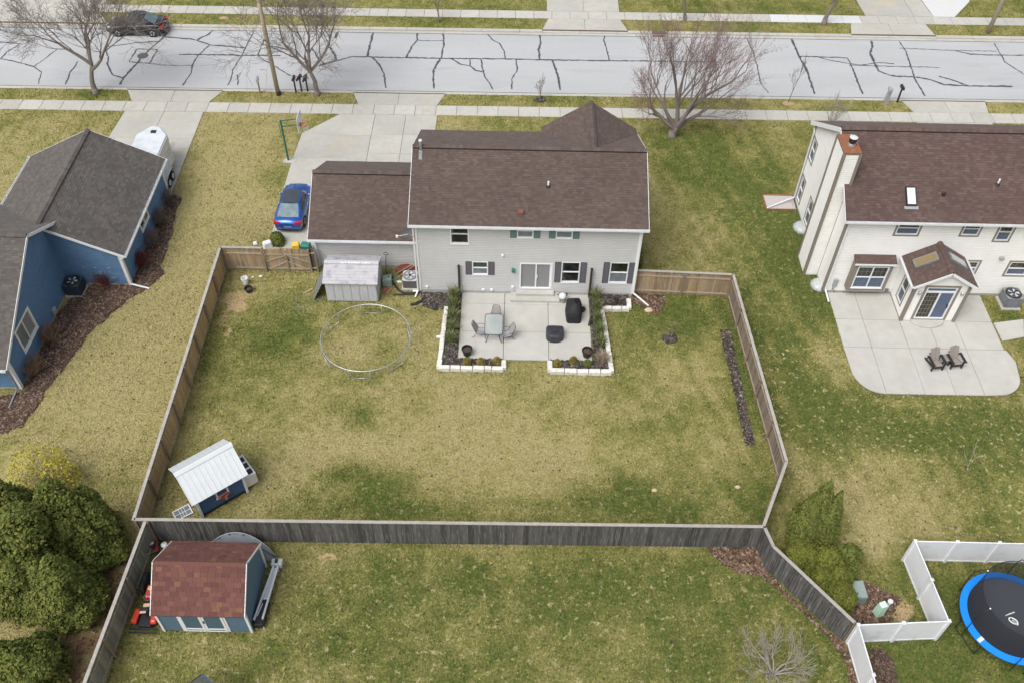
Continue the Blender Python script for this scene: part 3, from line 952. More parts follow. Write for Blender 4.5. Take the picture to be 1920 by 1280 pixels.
def gable_roof(root, mat, x0, x1, ye0, ye1, ze, yr, zr, axis='x', trim=K['white'], vent=True, seed=1, backing=None, caps=True, sides=(1, 1), rake=True):
    """ridge along x (or y when axis='y': swap). ye0/ye1 eaves"""
    sw_ = (lambda p: p) if axis == 'x' else (lambda p: (p[1], p[0], p[2]))
    deck = MB(); sh = MB()
    A, B, C, D = (x0, ye0, ze), (x1, ye0, ze), (x1, yr, zr), (x0, yr, zr)
    E_, F_ = (x1, ye1, ze), (x0, ye1, ze)
    if axis == 'x':
        slope(sh, A, B, C, D, seed=seed, deck=deck); slope(sh, E_, F_, D, C, seed=seed + 1, deck=deck)
    else:
        slope(sh, sw_(B), sw_(A), sw_(D), sw_(C), seed=seed, deck=deck); slope(sh, sw_(F_), sw_(E_), sw_(C), sw_(D), seed=seed + 1, deck=deck)
    dk = deck.build('roof', mat, root)
    s = sh.build('shingles', mat, dk, tint=True); s['kind'] = 'stuff'
    # fascia / rake boards
    if rake:
        for x in (x0, x1):
            sg = -1 if x == x0 else 1
            if not sides[0 if x == x0 else 1]: continue
            for ye in (ye0, ye1):
                p = Vector(sw_((x + sg * .012, ye, ze - .075))); q = Vector(sw_((x + sg * .012, yr, zr - .075)))
                MB().beam(p, q, .024, .17).build('rake_board', trim, root)
    # ridge caps
    if caps:
        rc = MB()
        sl = (zr - ze) / abs(yr - ye0); L = x1 - x0
        n = int(L / .2)
        for i in range(n):
            a, b = x0 + L * i / n, x0 + L * (i + 1) / n
            t = random.random()
            for sg in (-1, 1):
                yb = yr + sg * .17; zb = zr - .17 * sl
                pts = [(a, yr, zr + .105), (b, yr, zr + .115), (b, yb, zb + .105), (a, yb, zb + .095)]
                if sg == 1: pts = pts[::-1]
                rc.quad(*[sw_(p) for p in pts], t)
        k = rc.build('ridge_caps', mat, dk, tint=True); k['kind'] = 'stuff'
        if vent:
            vb = MB()
            for sg in (-1, 1):
                y_ = yr + sg * .14
                vb.beam(sw_((x0 + .02, y_, zr - .14 * sl + .045)), sw_((x1 - .02, y_, zr - .14 * sl + .045)), .05, .085)
            vb.build('ridge_vent_shadow', K['black_plastic'], dk)  # black vent edge whose colour stands in for the shadow under the caps
    return dk


def gutter(root, p, q, mat=K['gutter'], out=(0, -1)):
    p, q = Vector(p), Vector(q); o = Vector((out[0], out[1], 0))
    mb = MB()
    mb.beam(p + o * .015, q + o * .015, .012, .11); mb.beam(p + o * .125, q + o * .125, .016, .115)
    mb.beam(p + o * .07 + Vector((0, 0, -.05)), q + o * .07 + Vector((0, 0, -.05)), .10, .014)
    for e in (p, q): mb.beam(e + o * .015, e + o * .125, .014, .11)
    g_ = mb.build('gutter', mat, root)
    n = int((q - p).length / 1.2)
    for i in range(1, n):
        e = p + (q - p) * i / n
        MB().beam(e + o * .0 + Vector((0, 0, .05)), e + o * .13 + Vector((0, 0, .05)), .03, .008).build('gutter_strap', mat, g_)
    return g_


def downspout(root, pts, mat=K['gutter'], r=.042):
    mb = MB()
    for a, b in zip(pts[:-1], pts[1:]): mb.beam(a, b, r * 2.1, r * 1.6)
    return mb.build('downspout', mat, root, bevel=.008)


def corner(mb, x, y, z0, z1, s=.09, dx=1, dy=1):
    mb.box(x - s / 2, y - s / 2, z0, x + s / 2, y + s / 2, z1)


def vent_cap(root, name, x, y, z, r, h, mat, topmat=None):
    o = MB().lathe([(r, -.3), (r, h), (r * .6, h + .02)], (x, y, z), 12).build(name, mat, root, smooth=False)
    if topmat: MB().lathe([(r * 1.35, h + .02), (r * 1.4, h + .10), (r * 1.0, h + .13)], (x, y, z), 14).build('cap', topmat, o)
    return o


# ---------------- grey house ----------------
H = thing('house', 'two storey light grey house with brown shingle roof and fenced back yard', 'house', (0.8, 42.7, 0))
HX0, HX1, HY0, HY1, HZ = -5.42, 6.95, 38.74, 46.7, 5.48
MB().box(HX0, HY0, -.2, HX1, HY1, .22).build('foundation', K['foundation'], H)
ws = Wall((HX0, HY0), (HX1, HY0))
U = lambda x: x - HX0
G_, S_ = K['glass'], K['screen']
holes = [window(H, ws, U(-3.53), U(-2.5), 3.87, 5.30, K['white'], [G_, G_], shutter=None),
         window(H, ws, U(.16), U(1.06), 4.42, 5.40, K['white'], [S_, K['speckle_reflect_glass']], shutter=K['shutter_green']),
         window(H, ws, U(2.3), U(3.22), 4.43, 5.40, K['white'], [S_, K['speckle_reflect_glass']], shutter=K['shutter_green']),
         window(H, ws, U(-2.36), U(-1.46), 1.53, 2.56, K['white'], [S_, G_], shutter=K['shutter_grey']),
         window(H, ws, U(2.74), U(3.8), 1.05, 2.66, K['white'], [G_, G_], shutter=K['shutter_grey']),
         window(H, ws, U(5.5), U(6.56), 1.08, 2.70, K['white'], [S_, G_], shutter=K['shutter_grey'])]
# sliding door
DU0, DU1, DZ0, DZ1 = U(.36), U(2.24), .46, 2.52
d = MB()
wbox(d, ws, DU0, DU0 + .08, DZ0, DZ1, -.08, .04); wbox(d, ws, DU1 - .08, DU1, DZ0, DZ1, -.08, .04)
wbox(d, ws, DU0 + .08, DU1 - .08, DZ0, DZ0 + .1, -.08, .045); wbox(d, ws, DU0 + .08, DU1 - .08, DZ1 - .08, DZ1, -.08, .045)
um = (DU0 + DU1) / 2
wbox(d, ws, um - .04, um + .04, DZ0 + .1, DZ1 - .08, -.07, .02)
sd_ = d.build('sliding_door', K['white'], H)
for a, b in ((DU0 + .08, um - .04), (um + .04, DU1 - .08)):
    wbox(MB(), ws, a + .002, b - .002, DZ0 + .102, DZ1 - .082, -.06, -.045).build('pane', K['speckle_reflect_glass'], sd_)
wbox(MB(), ws, DU1 - .16, DU1 - .08, DZ0 + .11, DZ1 - .09, -.044, -.02).build('curtain', K['white'], sd_)
wbox(MB(), ws, um + .05, um + .09, 1.35, 1.6, .0, .04).build('handle', K['white'], sd_)
holes.append((DU0 + .02, DU1 - .02, DZ0 + .02, DZ1 - .02))
sm = MB(); siding(sm, ws, .22, HZ, holes)
o = sm.build('siding', K['siding_grey'], H); o['kind'] = 'stuff'
zr_ = 7.4; sl_ = (7.4 - 5.4) / 4.34
for a, b in (((HX1, HY0), (HX1, HY1)), ((HX1, HY1), (HX0, HY1)), ((HX0, HY1), (HX0, HY0))):
    w = Wall(a, b); sm = MB()
    siding(sm, w, .22, HZ)
    if abs(w.u.x) < .5: siding(sm, w, HZ, 7.37, lim=lambda z, w=w: (max(0, (z - HZ) / sl_), min(w.L, w.L - (z - HZ) / sl_)))
    o = sm.build('siding', K['siding_grey'], H); o['kind'] = 'stuff'
for x, y in ((HX0, HY0), (HX1, HY0), (HX0, HY1), (HX1, HY1)):
    m_ = MB(); corner(m_, x, y, .2, HZ, .11); m_.build('corner_board', K['white'], H)
MB().box(-5.7, 38.36, 5.40, 7.3, 38.8, 5.42).build('soffit', K['white'], H)
rf = gable_roof(H, K['roof_main'], -5.75, 7.3, 38.36, 47.02, 5.52, 42.69, 7.52, seed=11)
gutter(H, (-5.78, 38.355, 5.46), (7.34, 38.355, 5.46))
# front cross gable
dk = MB(); sh = MB()
cx, ce0, ce1, cz, cr_ = 4.4, 1.52, 7.28, 5.54, 7.42
slope(sh, (ce0, 47.5, cz), (ce0, 46.0, cz), (cx, 42.75, cr_), (cx, 47.5, cr_), seed=31, deck=dk)
sh2 = MB(); 
# right face
slope(sh, (ce1, 46.0, cz), (ce1, 47.5, cz), (cx, 47.5, cr_), (cx, 42.75, cr_), seed=32, deck=dk)
cg = dk.build('front_gable_roof', K['roof_main'], H)
o = sh.build('shingles', K['roof_main'], cg, tint=True); o['kind'] = 'stuff'
rc = MB()
for i in range(24):
    a, b = 42.8 + i * .196, 42.8 + (i + 1) * .196
    for sg in (-1, 1):
        pts = [(cx, a, cr_ + .105), (cx, b, cr_ + .115), (cx + sg * .17, b, cr_ - .11 + .105), (cx + sg * .17, a, cr_ - .11 + .095)]
        rc.quad(*(pts if sg == -1 else pts[::-1]), random.random())
o = rc.build('ridge_caps', K['roof_main'], cg, tint=True); o['kind'] = 'stuff'
for sg in (-1, 1): MB().beam((cx + sg * .14, 43.0, cr_ - .045), (cx + sg * .14, 47.45, cr_ - .045), .05, .085).build('ridge_vent_shadow', K['black_plastic'], cg)  # cross gable's black vent edges, also painting the shadow line below the caps
w = Wall((6.95, 47.15), (1.85, 47.15)); sm = MB()
siding(sm, w, .0, 5.3); siding(sm, w, 5.3, 7.0, lim=lambda z: ((z - 5.3) * 1.5, 5.1 - (z - 5.3) * 1.5))
MB().box(1.85, 46.6, -.1, 6.94, 47.13, 5.3).build('front_wall_core', K['foundation'], H)
o = sm.build('siding', K['siding_grey'], H); o['kind'] = 'stuff'
# garage wing
GX0, GX1, GY0, GY1 = -11.62, -5.44, 40.72, 47.3
MB().box(GX0, GY0, -.2, GX1, GY1, .2).build('foundation', K['foundation'], H)
for a, b in (((GX0, GY0), (GX1, GY0)), ((GX1, GY1), (GX0, GY1)), ((GX0, GY1), (GX0, GY0))):
    w = Wall(a, b); sm = MB(); siding(sm, w, .2, 2.52)
    if abs(w.u.x) < .5: siding(sm, w, 2.52, 4.5, lim=lambda z, w=w: ((z - 2.52) / .555, w.L - (z - 2.52) / .555))
    o = sm.build('siding', K['siding_grey'], H); o['kind'] = 'stuff'
for x, y in ((GX0, GY0), (GX0, GY1)):
    m_ = MB(); corner(m_, x, y, .15, 2.5, .11); m_.build('corner_board', K['white'], H)
gable_roof(H, K['roof_main'], -11.95, -5.44, 40.3, 47.66, 2.56, 43.98, 4.6, seed=21, sides=(1, 0))
gutter(H, (-11.98, 40.295, 2.5), (-5.48, 40.295, 2.5))
w = Wall((GX1, GY1), (GX0, GY1))
gd = wbox(MB(), w, .6, 5.5, .05, 2.2, .0, .04).build('garage_door', K['white'], H)
for k in range(1, 4): wbox(MB(), w, .62, 5.48, .05 + k * .54, .07 + k * .54, .041, .05).build('panel_joint', K['grey_plastic'], gd)
# downspouts
downspout(H, [(-5.62, 38.28, 5.40), (-5.56, 38.64, 5.05), (-5.56, 38.64, .25), (-5.7, 38.2, .1)])
downspout(H, [(7.2, 38.28, 5.40), (7.03, 38.66, 5.05), (7.03, 38.66, .35), (7.9, 37.9, .08)], K['white'])
downspout(H, [(-11.75, 40.22, 2.46), (-11.66, 40.62, 2.3), (-11.66, 40.62, .1)])
# roof fittings
p = G(788, 277, 7.7)
vp = vent_cap(H, 'flue_pipe', -5.28, 42.55, 7.57, .075, .35, K['galv'], K['alu'])
MB().hexa([(-5.38, 41.9, 7.18), (-5.18, 41.9, 7.18), (-5.18, 42.4, 7.41), (-5.38, 42.4, 7.41), (-5.36, 41.9, 7.195), (-5.2, 41.9, 7.195), (-5.2, 42.4, 7.43), (-5.36, 42.4, 7.43)]).build('flashing', K['stain'], H)
def on_roof(px_, py_):
    for _ in range(1):
        pass
    lo = 5.4
    for z in np.linspace(5.52, 7.52, 400):
        x, y = G(px_, py_, z)
        if abs(5.52 + (y - 38.36) * (2.0 / 4.33) - z) < .006: return x, y, z
    return x, y, z
x, y, z = on_roof(1028, 350)
MB().lathe([(.055, -.1), (.055, .33)], (x, y, z), 10).build('plumbing_vent', K['white'], H)
MB().lathe([(.15, -.03), (.07, .09)], (x, y, z), 10).build('vent_boot', K['black_plastic'], H)
x, y, z = on_roof(977, 399)
MB().obox(x, y, z - .1, .30, .32, .24).build('roof_vent', M('vent_red', (.20, .08, .065), .7), H, bevel=.03)
# wall fittings
wbox(MB(), ws, U(-.1), U(.08), 1.83, 2.1, .016, .16).build('wall_lamp', K['teal'], H, bevel=.02)
for x, z in ((-.62, 3.1), (-5.02, .5), (-1.75, .35), (-1.25, .35), (-.03, .62)):
    ws_p = ws(U(x), z, .05)
    MB().lathe([(.085, -.04), (.085, .04), (.04, .06)], (0, 0, 0), 10).xf(lambda q, c=ws_p: (c[0] + q[0], c[1] - q[2], c[2] + q[1])).build('wall_vent', K['white'], H)
# steps at the sliding door
ST = thing('door_steps', 'two wide concrete steps below the glass sliding door', 'steps', (1.28, 38.3, .06))
MB().box(-.15, 37.98, .0, 2.72, 38.70, .235).build('lower_step', K['patio'], ST, bevel=.015)
MB().box(.17, 38.34, .237, 2.38, 38.70, .425).build('upper_step', K['patio'], ST, bevel=.015)
excl_rect(-11.62, 40.7, -5.4, 47.3); excl_rect(-5.42, 38.7, 6.95, 47.2)
# satellite dish at the eave corner
SDI = thing('satellite_dish', 'small grey satellite dish at the left eave of the grey house', 'satellite dish', (-5.95, 38.75, 4.55))
MB().lathe([(.03, 0), (.2, .03), (.3, .09), (.31, .1), (.2, .045), (.03, .015)], (0, 0, 0), 16).xf(lambda q: (-5.85 + q[2] * -.5 + q[0] * .8, 38.55 - q[2] * .8 + q[0] * .4, 4.85 + q[1])).build('reflector', K['slate'], SDI)
MB().tube([(-5.5, 38.6, 4.45), (-5.75, 38.6, 4.6), (-5.85, 38.58, 4.85)], .03).build('mast', K['grey_plastic'], SDI)
MB().tube([(-5.85, 38.5, 4.7), (-6.35, 38.25, 4.78)], .018).build('feed_arm', K['white'], SDI)
MB().obox(-6.4, 38.22, 4.7, .12, .12, .16).build('receiver', K['white'], SDI, bevel=.02)

# ---------------- cream house (right) ----------------
C = thing('house', 'two storey cream house with red brown roof and tall boxed chimney', 'house', (25, 43.6, 0))
CX0, CX1, CY0, CY1, CZ = 18.3, 34.0, 39.42, 47.95, 5.75
MB().box(CX0, CY0, -.2, CX1, CY1, .15).build('foundation', K['foundation'], C)
wS = Wall((CX0, CY0), (CX1, CY0)); U2 = lambda x: x - CX0
B_ = K['screen_blue']; T_ = K['taupe']
kw = dict(fm=K['white'], panes=[B_, G_], casing=T_, cw=.11, fw=.055, muntin=3)
holes = [window(C, wS, U2(21.05), U2(22.5), 4.5, 5.68, **kw), window(C, wS, U2(24.7), U2(25.83), 4.55, 5.68, **kw), window(C, wS, U2(26.68), U2(27.66), 4.2, 5.68, **kw),
         window(C, wS, U2(25.95), U2(26.75), 1.55, 2.8, **kw), window(C, wS, U2(28.32), U2(29.7), 1.58, 2.82, **kw)]
sm = MB(); siding(sm, wS, .15, CZ, holes, step=.125, lap=.015); o = sm.build('siding', K['siding_cream'], C); o['kind'] = 'stuff'
wW = Wall((CX0, CY1), (CX0, CY0)); UW = lambda y: CY1 - y
holes = [window(C, wW, UW(47.85), UW(46.85), 3.5, 5.15, **kw), window(C, wW, UW(47.8), UW(46.85), .35, 2.25, **kw), window(C, wW, UW(45.5), UW(44.5), .45, 2.35, **kw)]
csl = (8.6 - 5.85) / (43.65 - 39.05)
sm = MB(); siding(sm, wW, .15, CZ, holes, step=.125, lap=.012); siding(sm, wW, CZ, 8.35, step=.125, lim=lambda z: ((z - CZ) / csl, wW.L - (z - CZ) / csl))
o = sm.build('siding', K['siding_cream'], C); o['kind'] = 'stuff'
for a, b in (((CX1, CY0), (CX1, CY1)), ((CX1, CY1), (CX0, CY1))):
    sm = MB(); siding(sm, Wall(a, b), .15, CZ, step=.125); o = sm.build('siding', K['siding_cream'], C); o['kind'] = 'stuff'
for x, y in ((CX0, CY0), (CX0, CY1)):
    m_ = MB(); corner(m_, x, y, .1, CZ, .13); m_.build('corner_board', T_, C)
crf = gable_roof(C, K['roof_right'], 18.02, 34.3, 39.05, 48.25, 5.85, 43.65, 8.6, seed=41, sides=(1, 0))
MB().box(18.1, 39.07, 5.7, 34.2, 39.5, 5.72).build('soffit', K['white'], C)
gutter(C, (18.0, 39.045, 5.77), (34.3, 39.045, 5.77))
# return of the front rake
MB().beam((18.0, 48.3, 5.72), (18.0, 43.7, 8.45), .03, .26).build('rake_board', K['white'], C)
downspout(C, [(18.3, 38.97, 5.7), (18.42, 39.33, 5.5), (18.42, 39.33, .3), (18.5, 38.5, .1)], K['white'])
downspout(C, [(18.2, 48.1, 5.6), (18.18, 47.8, 5.4), (18.18, 47.8, .3), (16.3, 46.9, .1)], K['gutter'])
# boxed chimney
CH0, CH1, CK0, CK1, CT = 17.5, 18.36, 40.85, 42.45, 9.0
ch = MB().box(CH0 + .02, CK0 + .02, -.1, CH1 - .02, CK1 - .02, CT - .02).build('chimney', K['siding_cream'], C)
for a, b in (((CH0, CK0), (CH1, CK0)), ((CH0, CK1), (CH0, CK0)), ((CH1, CK0), (CH1, CK1)), ((CH1, CK1), (CH0, CK1))):
    sm = MB(); siding(sm, Wall(a, b), .05, CT - .1, step=.125); o = sm.build('siding', K['siding_cream'], ch); o['kind'] = 'stuff'
for x, y in ((CH0, CK0), (CH1, CK0), (CH0, CK1), (CH1, CK1)):
    m_ = MB(); corner(m_, x, y, .05, CT - .1, .15); m_.build('corner_board', T_, ch)
MB().box(CH0 - .04, CK0 - .04, CT - .13, CH1 + .04, CK1 + .04, CT - .06).build('cap_trim', T_, ch)
MB().box(CH0 - .05, CK0 - .05, CT - .058, CH1 + .05, CK1 + .05, CT).build('chimney_cap', K['rust'], ch)
MB().lathe([(.2, 0), (.18, .1), (.12, .14)], (18.0, 41.55, CT), 16).build('flue_collar', K['galv'], ch)
MB().lathe([(.13, .1), (.13, .2)], (18.0, 41.55, CT), 16).build('flue', K['black_metal'], ch)
MB().lathe([(.2, .2), (.2, .46)], (18.0, 41.55, CT), 16).build('flue_screen', K['black_metal'], ch)
MB().lathe([(.21, .462), (.22, .49), (.1, .52)], (18.0, 41.55, CT), 16).build('flue_cap', K['alu'], ch)


def on_croof(px_, py_):
    for z in np.linspace(5.85, 8.6, 500):
        x, y = G(px_, py_, z)
        if abs(5.85 + (y - 39.05) * csl - z) < .007: return x, y, z
    return x, y, z


cz_ = zoomer(1400, 200, 3.5558)
# skylight
x0, y0, zz0 = on_croof(*cz_((1062, 665))); x1, y1, zz1 = on_croof(*cz_((1128, 540)))
x1 = x0 + .56
fr = MB(); nrm = Vector((0, -csl, 1)).normalized()
def roofbox(mb, xa, xb, ya, yb, h0, h1, base=(39.05, 5.85), s=csl):
    P = []
    for h in (h0, h1):
        for x_, y_ in ((xa, ya), (xb, ya), (xb, yb), (xa, yb)):
            P.append((x_ + nrm.x * h, y_ + nrm.y * h, base[1] + (y_ - base[0]) * s + nrm.z * h))
    return mb.hexa(P)
sk = roofbox(MB(), x0, x1, y0, y1, -.05, .12).build('skylight', K['black_metal'], C)
roofbox(MB(), x0 + .06, x1 - .06, y0 + .07, y1 - .07, .121, .14).build('pane', M('skylight_glass', (.62, .68, .74), .15, .05, 3), sk)
roofbox(MB(), x0 - .1, x1 + .1, y0 - .15, y0 - .01, .02, .03).build('flashing', K['galv'], sk)
x, y, z = on_croof(*cz_((1672, 520)))
MB().lathe([(.05, -.1), (.05, .36)], (x, y, z), 10).build('plumbing_vent', K['white'], C); MB().lathe([(.15, -.03), (.065, .1)], (x, y, z), 10).build('vent_boot', K['black_plastic'], C)
x, y, z = on_croof(*cz_((1310, 590)))
MB().lathe([(.1, -.1), (.1, .16), (.05, .2)], (x, y, z), 10).build('roof_vent', K['black_plastic'], C)
# box bay
BX0, BX1, BY = 19.45, 21.65, 38.97
bay = MB().box(BX0, BY + .10, .62, BX1, 39.43, 2.75).build('box_bay', T_, C)
wB = Wall((BX0, BY), (BX1, BY))
window(bay, wB, .22, 2.0, .85, 2.55, K['white'], [B_, G_, B_, G_], split='hv', muntin=3, fw=.06)
for z_, h_ in ((.62, .22), (2.56, .19)): wbox(MB(), wB, 0, 2.2, z_, z_ + h_, -.11, .012).build('bay_panel', T_, bay)
for a in ((0, .2), (2.02, 2.2)): wbox(MB(), wB, a[0], a[1], .842, 2.558, -.11, .011).build('bay_panel', T_, bay)
dk, sh = MB(), MB()
slope(sh, (BX0 - .08, BY - .14, 2.86), (BX1 + .08, BY - .14, 2.86), (BX1 + .08, 39.42, 3.08), (BX0 - .08, 39.42, 3.08), seed=55, deck=dk, th=.1)
br_ = dk.build('bay_roof', K['roof_right'], bay); 
MB().box(BX0 - .1, BY - .17, 2.74, BX1 + .1, BY - .145, 2.86).build('fascia', K['white'], bay)
o = sh.build('bay_shingles', K['roof_right'], bay, tint=True); o['kind'] = 'stuff'
# entry room with gable roof
EX0, EX1, EY, EZ = 22.37, 25.37, 37.2, 2.95
MB().box(EX0, EY, -.1, EX1, 39.4, .1).build('foundation', K['foundation'], C)
wE = Wall((EX0, EY), (EX1, EY))
hol = [(.55, 2.5, .16, 2.82)]
sm = MB(); siding(sm, wE, .08, EZ, hol, step=.1); siding(sm, wE, EZ, 4.0, step=.1, lim=lambda z: ((z - EZ) * 1.45, 3.0 - (z - EZ) * 1.45))
o = sm.build('siding', K['siding_cream'], C); o['kind'] = 'stuff'
# casing, transom, slider
cm = MB(); wbox(cm, wE, .52, .66, .14, 2.86, -.02, .035); wbox(cm, wE, 2.38, 2.52, .14, 2.86, -.02, .035); wbox(cm, wE, .66, 2.38, 2.74, 2.86, -.02, .038); wbox(cm, wE, .66, 2.38, .1, .22, -.02, .045)
pd = cm.build('patio_door', T_, C)
fm_ = MB(); wbox(fm_, wE, .66, .74, .22, 2.74, -.06, .02); wbox(fm_, wE, 2.3, 2.38, .22, 2.74, -.06, .02); wbox(fm_, wE, .74, 2.3, 2.30, 2.42, -.06, .022); wbox(fm_, wE, 1.48, 1.57, .3, 2.3, -.06, .018); wbox(fm_, wE, .74, 2.3, .22, .3, -.06, .022); wbox(fm_, wE, .74, 2.3, 2.66, 2.74, -.06, .022)
fm_.build('door_frame', K['white'], pd)
for (a, b, c_, d_, mt) in ((.74, 1.48, .3, 2.3, G_), (1.57, 2.3, .3, 2.3, B_), (.74, 2.3, 2.42, 2.66, B_)):
    wbox(MB(), wE, a + .002, b - .002, c_ + .002, d_ - .002, -.05, -.035).build('pane', mt, pd)
mm = MB()
for q in range(1, 4): wbox(mm, wE, .74 + q * .185 - .01, .74 + q * .185 + .01, .3, 2.3, -.034, -.022)
for q in range(1, 6): wbox(mm, wE, .74, 1.48, .3 + q * .333 - .01, .3 + q * .333 + .01, -.033, -.021)
mm.build('muntins', K['muntin'], pd)
wbox(MB(), wE, 2.24, 2.29, 1.1, 1.35, -.03, .03).build('handle', K['black_metal'], pd)
for u_ in (.33, 2.7):
    c_ = wE(u_, 2.35, .09)
    MB().lathe([(.05, .0), (.09, .05), (.09, .22), (.04, .28)], (c_[0], c_[1], c_[2] - .15), 10).build('wall_lamp', K['galv'], C)
wEl = Wall((EX0, 39.4), (EX0, EY))
h2 = [window(C, wEl, .65, 1.62, .5, 2.45, **kw)]
sm = MB(); siding(sm, wEl, .08, EZ, h2, step=.1); siding(sm, Wall((EX1, EY), (EX1, 39.4)), .08, EZ, step=.1); o = sm.build('siding', K['siding_cream'], C); o['kind'] = 'stuff'
for x in (EX0, EX1):
    m_ = MB(); corner(m_, x, EY, .05, EZ, .17); m_.build('corner_board', T_, C)
gable_roof(C, K['roof_right'], 36.88, 39.41, 22.08, 25.66, 3.0, 23.87, 4.1, axis='y', vent=False, seed=61, sides=(1, 0))
for x, ox in ((22.08, -1), (25.66, 1)):
    gutter(C, (x, 36.88, 2.94), (x, 39.38, 2.94), out=(ox, 0))
es = 1.1 / 1.79
for side, mt in ((-1, M('skylight_amber', (.24, .18, .085), .25, .35, 8, stretch=(1, 10, 1))), (1, M('skylight_grey', (.45, .47, .45), .2, .1, 5))):
    n2 = Vector((side * es, 0, 1)).normalized()
    def sbox(u0, u1, y0, y1, h0, h1):
        P = []
        for h in (h0, h1):
            for u_, y_ in ((u0, y0), (u1, y0), (u1, y1), (u0, y1)):
                x_ = 23.87 + side * u_
                P.append((x_ + n2.x * h, y_, 4.1 - u_ * es + n2.z * h))
        mb = MB().hexa(P)
        return mb
    so = sbox(.32, 1.42, 38.15, 38.78, -.02, .09).build('skylight', K['slate'], C)
    sbox(.38, 1.36, 38.22, 38.71, .091, .105).build('pane', mt, so)
# meter box, vents
wbox(MB(), wS, U2(18.75), U2(19.0), .55, 1.15, .012, .16).build('meter_box', K['grey_plastic'], C, bevel=.02)
wbox(MB(), wS, U2(18.82), U2(18.92), .05, .55, .012, .09).build('conduit', K['grey_plastic'], C)
wbox(MB(), wS, U2(21.95), U2(22.15), .2, .4, .012, .12).build('outlet_box', K['slate'], C)
wbox(MB(), wS, U2(27.6), U2(27.85), 2.95, 3.15, .012, .2).build('dryer_hood', K['grey_plastic'], C, bevel=.03)
excl_rect(18.3, 39.4, 34, 48); excl_rect(17.5, 40.8, 18.4, 42.5)
K['dome'] = M('clear_dome', (.46, .48, .48), .3, .15, 5)
# window wells
for (x, y, r_, lb) in ((18.25, 39.95, .55, 'white domed window well cover at the rear corner of the cream house'), (18.22, 45.1, .6, 'white domed window well cover below the side windows of the cream house')):
    tw = thing('window_well_cover', lb, 'window well', (x, y, 0), group='window well covers')
    m_ = MB().lathe([(r_, .0), (r_ * .97, .12), (r_ * .7, .26), (r_ * .3, .32), (.02, .33)], (x, y, 0), 24, sx=.9)
    m_.build('dome', K['dome'], tw, smooth=True)
    MB().lathe([(r_ * 1.06, -.02), (r_ * 1.06, .05), (r_ * .98, .06)], (x, y, 0), 24, sx=.9).build('rim', K['galv'], tw)

# ---------------- blue house (left) ----------------
Bh = thing('house', 'blue sided house with grey shingle roofs and white trim', 'house', (-26, 39, 0))
SB = K['siding_blue']; WT = K['white_trim_worn']
gx0, gx1, gy0, gy1 = -30.2, -22.48, 38.85, 47.2
for (x0_, y0_, x1_, y1_) in ((gx0, gy0, gx1, gy1), (-40, 30.95, -26.05, 42.5)): MB().box(x0_, y0_, -.2, x1_, y1_, .15).build('foundation', K['foundation'], Bh)
gsl = (4.62 - 2.48) / 4.3
wg = Wall((-26.05, gy0), (gx1, gy0)); sm = MB()
siding(sm, wg, .12, 2.42, step=.115); siding(sm, wg, 2.42, 4.5, step=.115, lim=lambda z: (0, min(3.57, 3.57 - (z - 2.5) / gsl)))
o = sm.build('siding', SB, Bh); o['kind'] = 'stuff'
# chipped paint flakes on the south garage wall
fl = MB()
for _ in range(26):
    u_ = random.choice((random.gauss(1.9, .4), random.gauss(2.6, .35))); z_ = random.choice((.55, .9, 1.0, 1.35, 1.5, 1.75)) ; L_ = random.uniform(.04, .22)
    wbox(fl, wg, u_, u_ + L_, z_, z_ + random.uniform(.015, .035), .005, .02)
fl.build('bare_paint_flakes', WT, Bh)
wge = Wall((gx1, gy0), (gx1, gy1)); sm = MB()
hl = [window(Bh, wge, 42.2 - gy0, 43.75 - gy0, 1.1, 1.95, K['white'], [K['glass'], K['screen']], split='v', fw=.11)]
siding(sm, wge, .12, 2.45, hl, step=.115); o = sm.build('siding', SB, Bh); o['kind'] = 'stuff'
for a, b in (((gx1, gy1), (gx0, gy1)), ((gx0, gy1), (gx0, gy0))):
    sm = MB(); siding(sm, Wall(a, b), .12, 2.45, step=.115); o = sm.build('siding', SB, Bh); o['kind'] = 'stuff'
wgn = Wall((gx1, gy1), (gx0, gy1)); sm = MB(); siding(sm, wgn, 2.45, 4.5, step=.115, lim=lambda z: ((z - 2.45) / gsl, wgn.L - (z - 2.45) / gsl)); o = sm.build('siding', SB, Bh); o['kind'] = 'stuff'
MB().box(-29.4, gy1 + .005, .02, -24.2, gy1 + .05, 2.2).build('garage_door', K['white'], Bh)
for x, y, m2 in ((gx1, gy0, WT), (gx1, gy1, K['white'])):
    m_ = MB(); corner(m_, x, y, .05, 2.5, .19); m_.build('corner_board', m2, Bh)
gable_roof(Bh, K['roof_blue'], 38.62, 47.6, -30.6, -22.12, 2.52, -26.36, 4.62, axis='y', vent=False, seed=71)
gutter(Bh, (-22.12, 38.6, 2.46), (-22.12, 47.6, 2.46), out=(1, 0)); gutter(Bh, (-30.65, 38.6, 2.42), (-30.65, 47.6, 2.42), out=(-1, 0))
